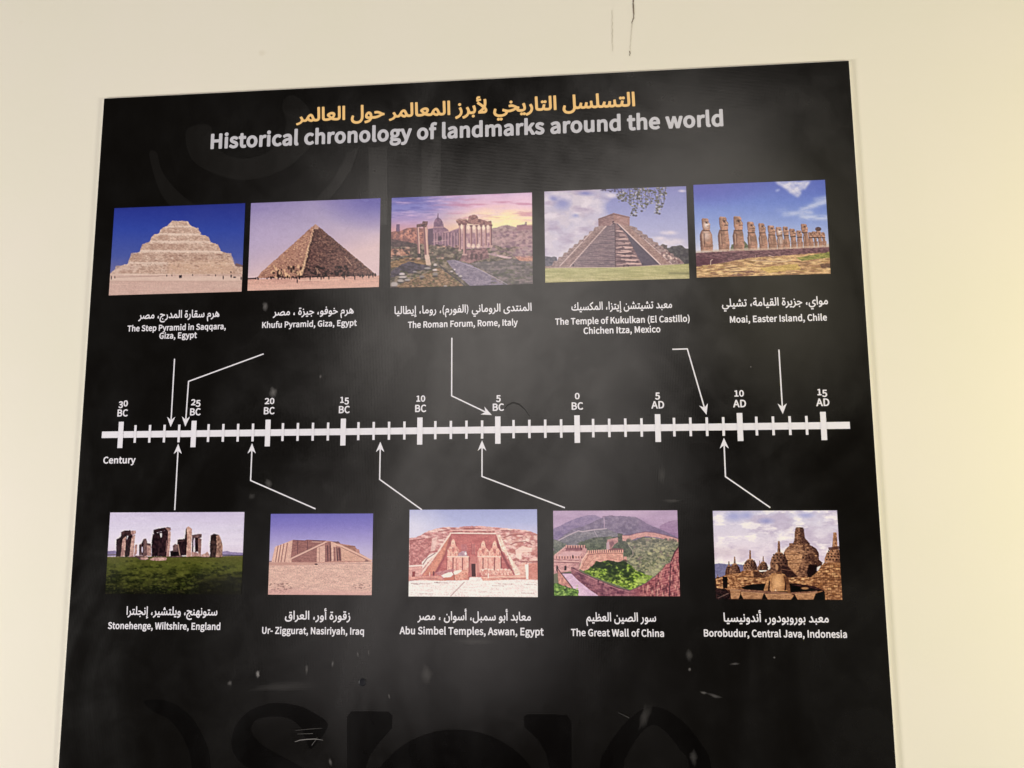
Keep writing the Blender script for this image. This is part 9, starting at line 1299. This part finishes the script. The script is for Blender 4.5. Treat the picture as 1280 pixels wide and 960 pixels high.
    p.tex(p.poly([(760, 712), (900, 712), (1000, 738), (1060, 768), (1060, 850), (980, 850), (990, 790), (1050, 770), (960, 745), (850, 728)], rough=2), (58, 40, 44), (96, 70, 68), 16, 10)
    p.put(p.ell(890, 745, 34, 10, .5), (200, 156, 120), .8)
    p.tex(p.poly([(225, 755), (330, 752), (540, 768), (760, 782), (1000, 768), (1000, 790), (760, 796), (540, 790), (320, 772), (225, 772)]), (120, 88, 78), (168, 130, 112), 20, 8)
    for pts in ([(228, 758), (320, 764), (322, 790), (300, 838), (235, 838)], [(325, 775), (525, 790), (505, 840), (345, 838), (325, 800)], [(535, 795), (770, 795), (795, 812), (765, 845), (560, 842)], [(800, 795), (985, 785), (985, 820), (960, 845), (825, 845)]):
        p.tex(p.poly(pts, rough=1), (150, 114, 92), (196, 154, 124), 30, 10, 2.4, 4); p.put(p.line([pts[0], pts[1]], 5), (222, 184, 152), .5)
    for pts in ([(320, 790), (345, 840), (300, 840)], [(528, 790), (560, 842), (508, 842)], [(795, 806), (826, 846), (766, 846)], [(985, 790), (1065, 770), (1068, 848), (962, 848)]): p.put(p.poly(pts), (32, 22, 30))
    # seated figure seen from behind
    sk = ((150, 112, 86), (206, 160, 120))
    p.tex(p.poly([(555, 660), (600, 612), (660, 606), (710, 620), (740, 660), (745, 720), (752, 770), (590, 772), (560, 740)], rough=1), sk[0], sk[1], 26, 16, 2.2, 4)
    p.tex(p.poly([(560, 650), (545, 700), (524, 765), (580, 768), (598, 720), (590, 640)], rough=1), sk[0], sk[1], 16, 16, 2.2, 3)
    p.tex(p.poly([(700, 640), (745, 650), (752, 700), (765, 790), (740, 792), (720, 720)], rough=1), (104, 74, 60), (150, 112, 88), 16, 16, 2.2, 3)
    p.put(p.poly([(572, 680), (582, 680), (578, 765), (560, 768)], soft=2), (54, 36, 36), .85); p.put(p.poly([(716, 680), (724, 700), (726, 760), (708, 768)], soft=2), (54, 36, 38), .8)
    p.put(p.ell(650, 690, 44, 66, .9), (236, 192, 150), .6); p.put(p.poly([(700, 620), (745, 650), (745, 720), (712, 690)], soft=5), (96, 68, 56), .5)
    p.put(p.poly([(640, 575), (680, 575), (684, 620), (636, 616)]), (120, 88, 72))
    p.put(p.ell(656, 565, 26, 34, .2), (84, 62, 58)); p.put(p.ell(642, 560, 13, 28, .6), (200, 158, 126), .8); p.put(p.ell(658, 525, 10, 9, .3), (92, 68, 62))
    p.put(p.line([(624, 612), (600, 640), (590, 740)], 4), (110, 80, 62), .5)
    p.put(p.line([(592, 768), (590, 735)], 8), (200, 156, 124), .9); p.put(p.ell(630, 762, 6, 7, .4), (230, 200, 176))
    return p.done(.6, con=1.26, mid=182)

PICS = [pic_step_pyramid, pic_great_pyramid, pic_forum, pic_maya_pyramid, pic_moai, pic_standing_stones, pic_ziggurat, pic_rock_temple, pic_long_wall, pic_stupas]  # colours of the central pictures include some of the board's reflected haze

# ---------------------------------------------------------------- the ten printed photographs
m_photo = material('photo_print_ink', (.5, .5, .5), .4)
at = node(m_photo, 'ShaderNodeVertexColor'); at.layer_name = 'print'
gloss_film(m_photo, *ROUGH)
link(m_photo, at.outputs['Color'], m_photo.node_tree.nodes['Principled BSDF'].inputs['Base Color'])
PRINTS = [
 ('colour print of a stepped stone pyramid under deep blue sky', .0480, .3774, -.2880, -.5056),
 ('colour print of a smooth-sided pyramid against a lilac sky', .3918, .7081, -.2884, -.5040),
 ('colour print of roman ruins with columns at sunset', .7352, 1.0668, -.2889, -.5073),
 ('colour print of a stepped temple with stairs and overhanging leaves', 1.0956, 1.4201, -.2877, -.5049),
 ('colour print of a row of stone statues under blue sky', 1.4365, 1.7287, -.2854, -.5032),
 ('colour print of standing stones on dark grass', .0858, .4061, -1.0204, -1.2031),
 ('colour print of a brick ziggurat on sandy ground', .4681, .7043, -1.0249, -1.2031),
 ('colour print of a pink rock temple with seated colossi', .7870, 1.0718, -1.0170, -1.2054),
 ('colour print of a long wall winding over green hills', 1.1071, 1.3761, -1.0204, -1.2021),
 ('colour print of stone stupas with a seated figure', 1.4516, 1.7119, -1.0219, -1.2077)]
INK = 1.02
for (lb, x0, x1, z0, z1), fn in zip(PRINTS, PICS):
    nx = 280; ny = int(round(nx * (z0 - z1) / (x1 - x0)))
    img = fn(nx, ny)
    XX, ZZ = np.meshgrid(x0 + (np.arange(nx) / (nx - 1.)) * (x1 - x0), z0 + (np.arange(ny) / (ny - 1.)) * (z1 - z0))
    co = np.stack([XX, np.full(XX.shape, Y0 - .0006), ZZ], -1).reshape(-1, 3)
    idx = np.arange(nx * ny).reshape(ny, nx)
    q = np.stack([idx[:-1, :-1], idx[1:, :-1], idx[1:, 1:], idx[:-1, 1:]], -1).reshape(-1, 4)
    me = bpy.data.meshes.new('photo_print')
    me.vertices.add(len(co)); me.vertices.foreach_set('co', co.ravel())
    me.loops.add(q.size); me.loops.foreach_set('vertex_index', q.ravel().astype(np.int32))
    me.polygons.add(len(q)); me.polygons.foreach_set('loop_start', np.arange(0, q.size, 4, dtype=np.int32))
    try: me.polygons.foreach_set('loop_total', np.full(len(q), 4, dtype=np.int32))
    except Exception: pass
    me.update(calc_edges=True)
    ca = me.color_attributes.new('print', 'FLOAT_COLOR', 'POINT')
    rgba = np.ones((nx * ny, 4)); rgba[:, :3] = np.clip(lin(img.reshape(-1, 3)) * INK, 0, .93)
    ca.data.foreach_set('color', rgba.ravel())
    part('photo_print', me, m_photo, lb)

# ---------------------------------------------------------------- fixings, scuffs and marks
def disc(cx, cz, r, h, seg=20):
    bm = bmesh.new()
    rings = [(r, 0), (r, h * .6), (r * .82, h), (r * .45, h * .8)]
    prev = None
    for rr, hh in rings:
        ring = [bm.verts.new((cx + rr * math.cos(2 * math.pi * i / seg), Y0 - hh, cz + rr * math.sin(2 * math.pi * i / seg))) for i in range(seg)]
        if prev:
            for i in range(seg): bm.faces.new((prev[i], prev[(i + 1) % seg], ring[(i + 1) % seg], ring[i]))
        prev = ring
    bm.faces.new(prev); bmesh.ops.recalc_face_normals(bm, faces=bm.faces[:])
    me = bpy.data.meshes.new('screw'); bm.to_mesh(me); bm.free(); return me
m_screw = material('black_screw', (.004, .004, .008), .5, .3)
part('screw_head', disc(.6875, -1.3881, .0082, .0022), m_screw, 'small round black screw head low on the panel')

m_scuff = material('pale_scuff', (.42, .40, .40), .8, .2)
nt = m_scuff.node_tree; pb = nt.nodes['Principled BSDF']; outn = [n for n in nt.nodes if n.type == 'OUTPUT_MATERIAL'][0]
tr = node(m_scuff, 'ShaderNodeBsdfTransparent'); mx = node(m_scuff, 'ShaderNodeMixShader')
va = node(m_scuff, 'ShaderNodeVertexColor'); va.layer_name = 'wear'
link(m_scuff, va.outputs['Color'], mx.inputs[0]); link(m_scuff, tr.outputs[0], mx.inputs[1]); link(m_scuff, pb.outputs[0], mx.inputs[2]); link(m_scuff, mx.outputs[0], outn.inputs[0])
def scuff(cx, cz, rx, rz, ang, strength, seg=14):
    V = [(cx, Y0 - .0016, cz)]; col = [strength]
    ca, sa = math.cos(ang), math.sin(ang)
    for r, s in ((.45, strength * .6), (1.0, 0)):
        for i in range(seg):
            t = 2 * math.pi * i / seg; f = r * rnd.uniform(.7, 1.2)
            x, z = math.cos(t) * rx * f, math.sin(t) * rz * f
            V.append((cx + x * ca - z * sa, Y0 - .0016, cz + x * sa + z * ca)); col.append(s)
    F = [(0, 1 + i, 1 + (i + 1) % seg) for i in range(seg)] + [(1 + i, 1 + seg + i, 1 + seg + (i + 1) % seg, 1 + (i + 1) % seg) for i in range(seg)]
    me = mesh('scuff', V, F)
    a = me.color_attributes.new('wear', 'FLOAT_COLOR', 'POINT')
    for i, c in enumerate(col): a.data[i].color = (c, c, c, 1)
    if me.polygons[0].normal.y > 0: me.flip_normals()
    part('scuff_mark', me, m_scuff, 'small pale scuff on the glossy black face')
for x, z, rx, rz, an, s in [(.452, -1.3743, .005, .009, .1, .6), (.3886, -1.3939, .006, .006, 0, .22), (.620, -1.3501, .003, .008, 0, .28), (.620, -1.5538, .004, .009, .2, .25),
        (.4603, -.9560, .009, .014, .5, .16), (.4640, -.7475, .010, .014, 0, .3), (.437, -.543, .008, .013, 0, .28), (.422, -.985, .010, .008, 0, .08),
        (.3966, -1.0618, .005, .008, 0, .1), (.562, -1.362, .004, .012, 0, .18), (1.391, -1.3228, .009, .013, 0, .11), (1.391, -1.352, .004, .004, 0, .3),
        (1.4183, -1.3989, .010, .003, -.2, .25), (1.440, -1.405, .018, .004, -.3, .16), (1.4852, -1.3397, .011, .003, .1, .18), (1.3922, -1.5274, .010, .018, 0, .09), (1.2935, -1.4494, .012, .034, -.35, .08),
        (.8289, -1.3694, .014, .022, .2, .10), (.575, -.7125, .003, .006, 0, .3), (1.546, -.7090, .002, .002, 0, .6), (1.5665, -1.3260, .0025, .0025, 0, .4), (.676, -1.329, .002, .008, .1, .25), (.747, -1.4155, .002, .007, .3, .25),
        (.700, -1.325, .0015, .008, .1, .2), (1.345, -.945, .010, .022, 0, .06), (1.366, -1.000, .020, .005, 0, .10), (.505, -1.4000, .08, .012, .05, .05), (.935, -1.300, .05, .008, 0, .07),
        (.70, -1.0, .14, .09, .2, .012), (1.2, -.74, .16, .05, .3, .02), (.98, -.70, .10, .12, .2, .014), (1.45, -.66, .12, .06, -.4, .016)]:
    scuff(x, z, rx, rz, an, s)
def scratch(pts, ws, s):
    V, F = ribbon(pts, ws, Y0 - .0017)
    me = mesh('scratch', V, F); a = me.color_attributes.new('wear', 'FLOAT_COLOR', 'POINT')
    for q in a.data: q.color = (s, s, s, 1)
    bm = bmesh.new(); bm.from_mesh(me)
    for f in bm.faces:
        if f.normal.y > 0: f.normal_flip()
    bm.to_mesh(me); bm.free()
    part('scratch', me, m_scuff, 'thin pale scratch on the glossy black face')
scratch([(.5403, -1.5142), (.552, -1.5105), (.567, -1.5087), (.585, -1.5075), (.6028, -1.5096)], [.0010, .0016, .0018, .0016, .0006], .48)
scratch([(.540, -1.491), (.575, -1.487), (.600, -1.485)], [.0005, .0009, .0005], .2)
scratch([(.545, -1.498), (.580, -1.4965)], [.0004, .0009], .3)
scratch([(.578, -1.521), (.590, -1.505)], [.0008, .0008], .35)
scratch([(1.155, -.684), (1.168, -.681), (1.173, -.678)], [.0006, .0016, .0006], .12)
scratch([(1.24, -1.442), (1.262, -1.452)], [.0006, .0010], .2)
# the dark curved scrape above the bar
m_scrape = material('dark_scrape', (.004, .0035, .003), .45, .42)
V, F = ribbon([(1.000, -.795), (1.008, -.785), (1.020, -.7795), (1.034, -.784), (1.047, -.796), (1.058, -.812)], [.001, .003, .004, .0036, .002, .001], Y0 - .0005)
me = mesh('scrape', V, F)
bm = bmesh.new(); bm.from_mesh(me)
for f in bm.faces:
    if f.normal.y > 0: f.normal_flip()
bm.to_mesh(me); bm.free()
part('scratch', me, m_scrape, 'dark curved scrape just above the timeline')
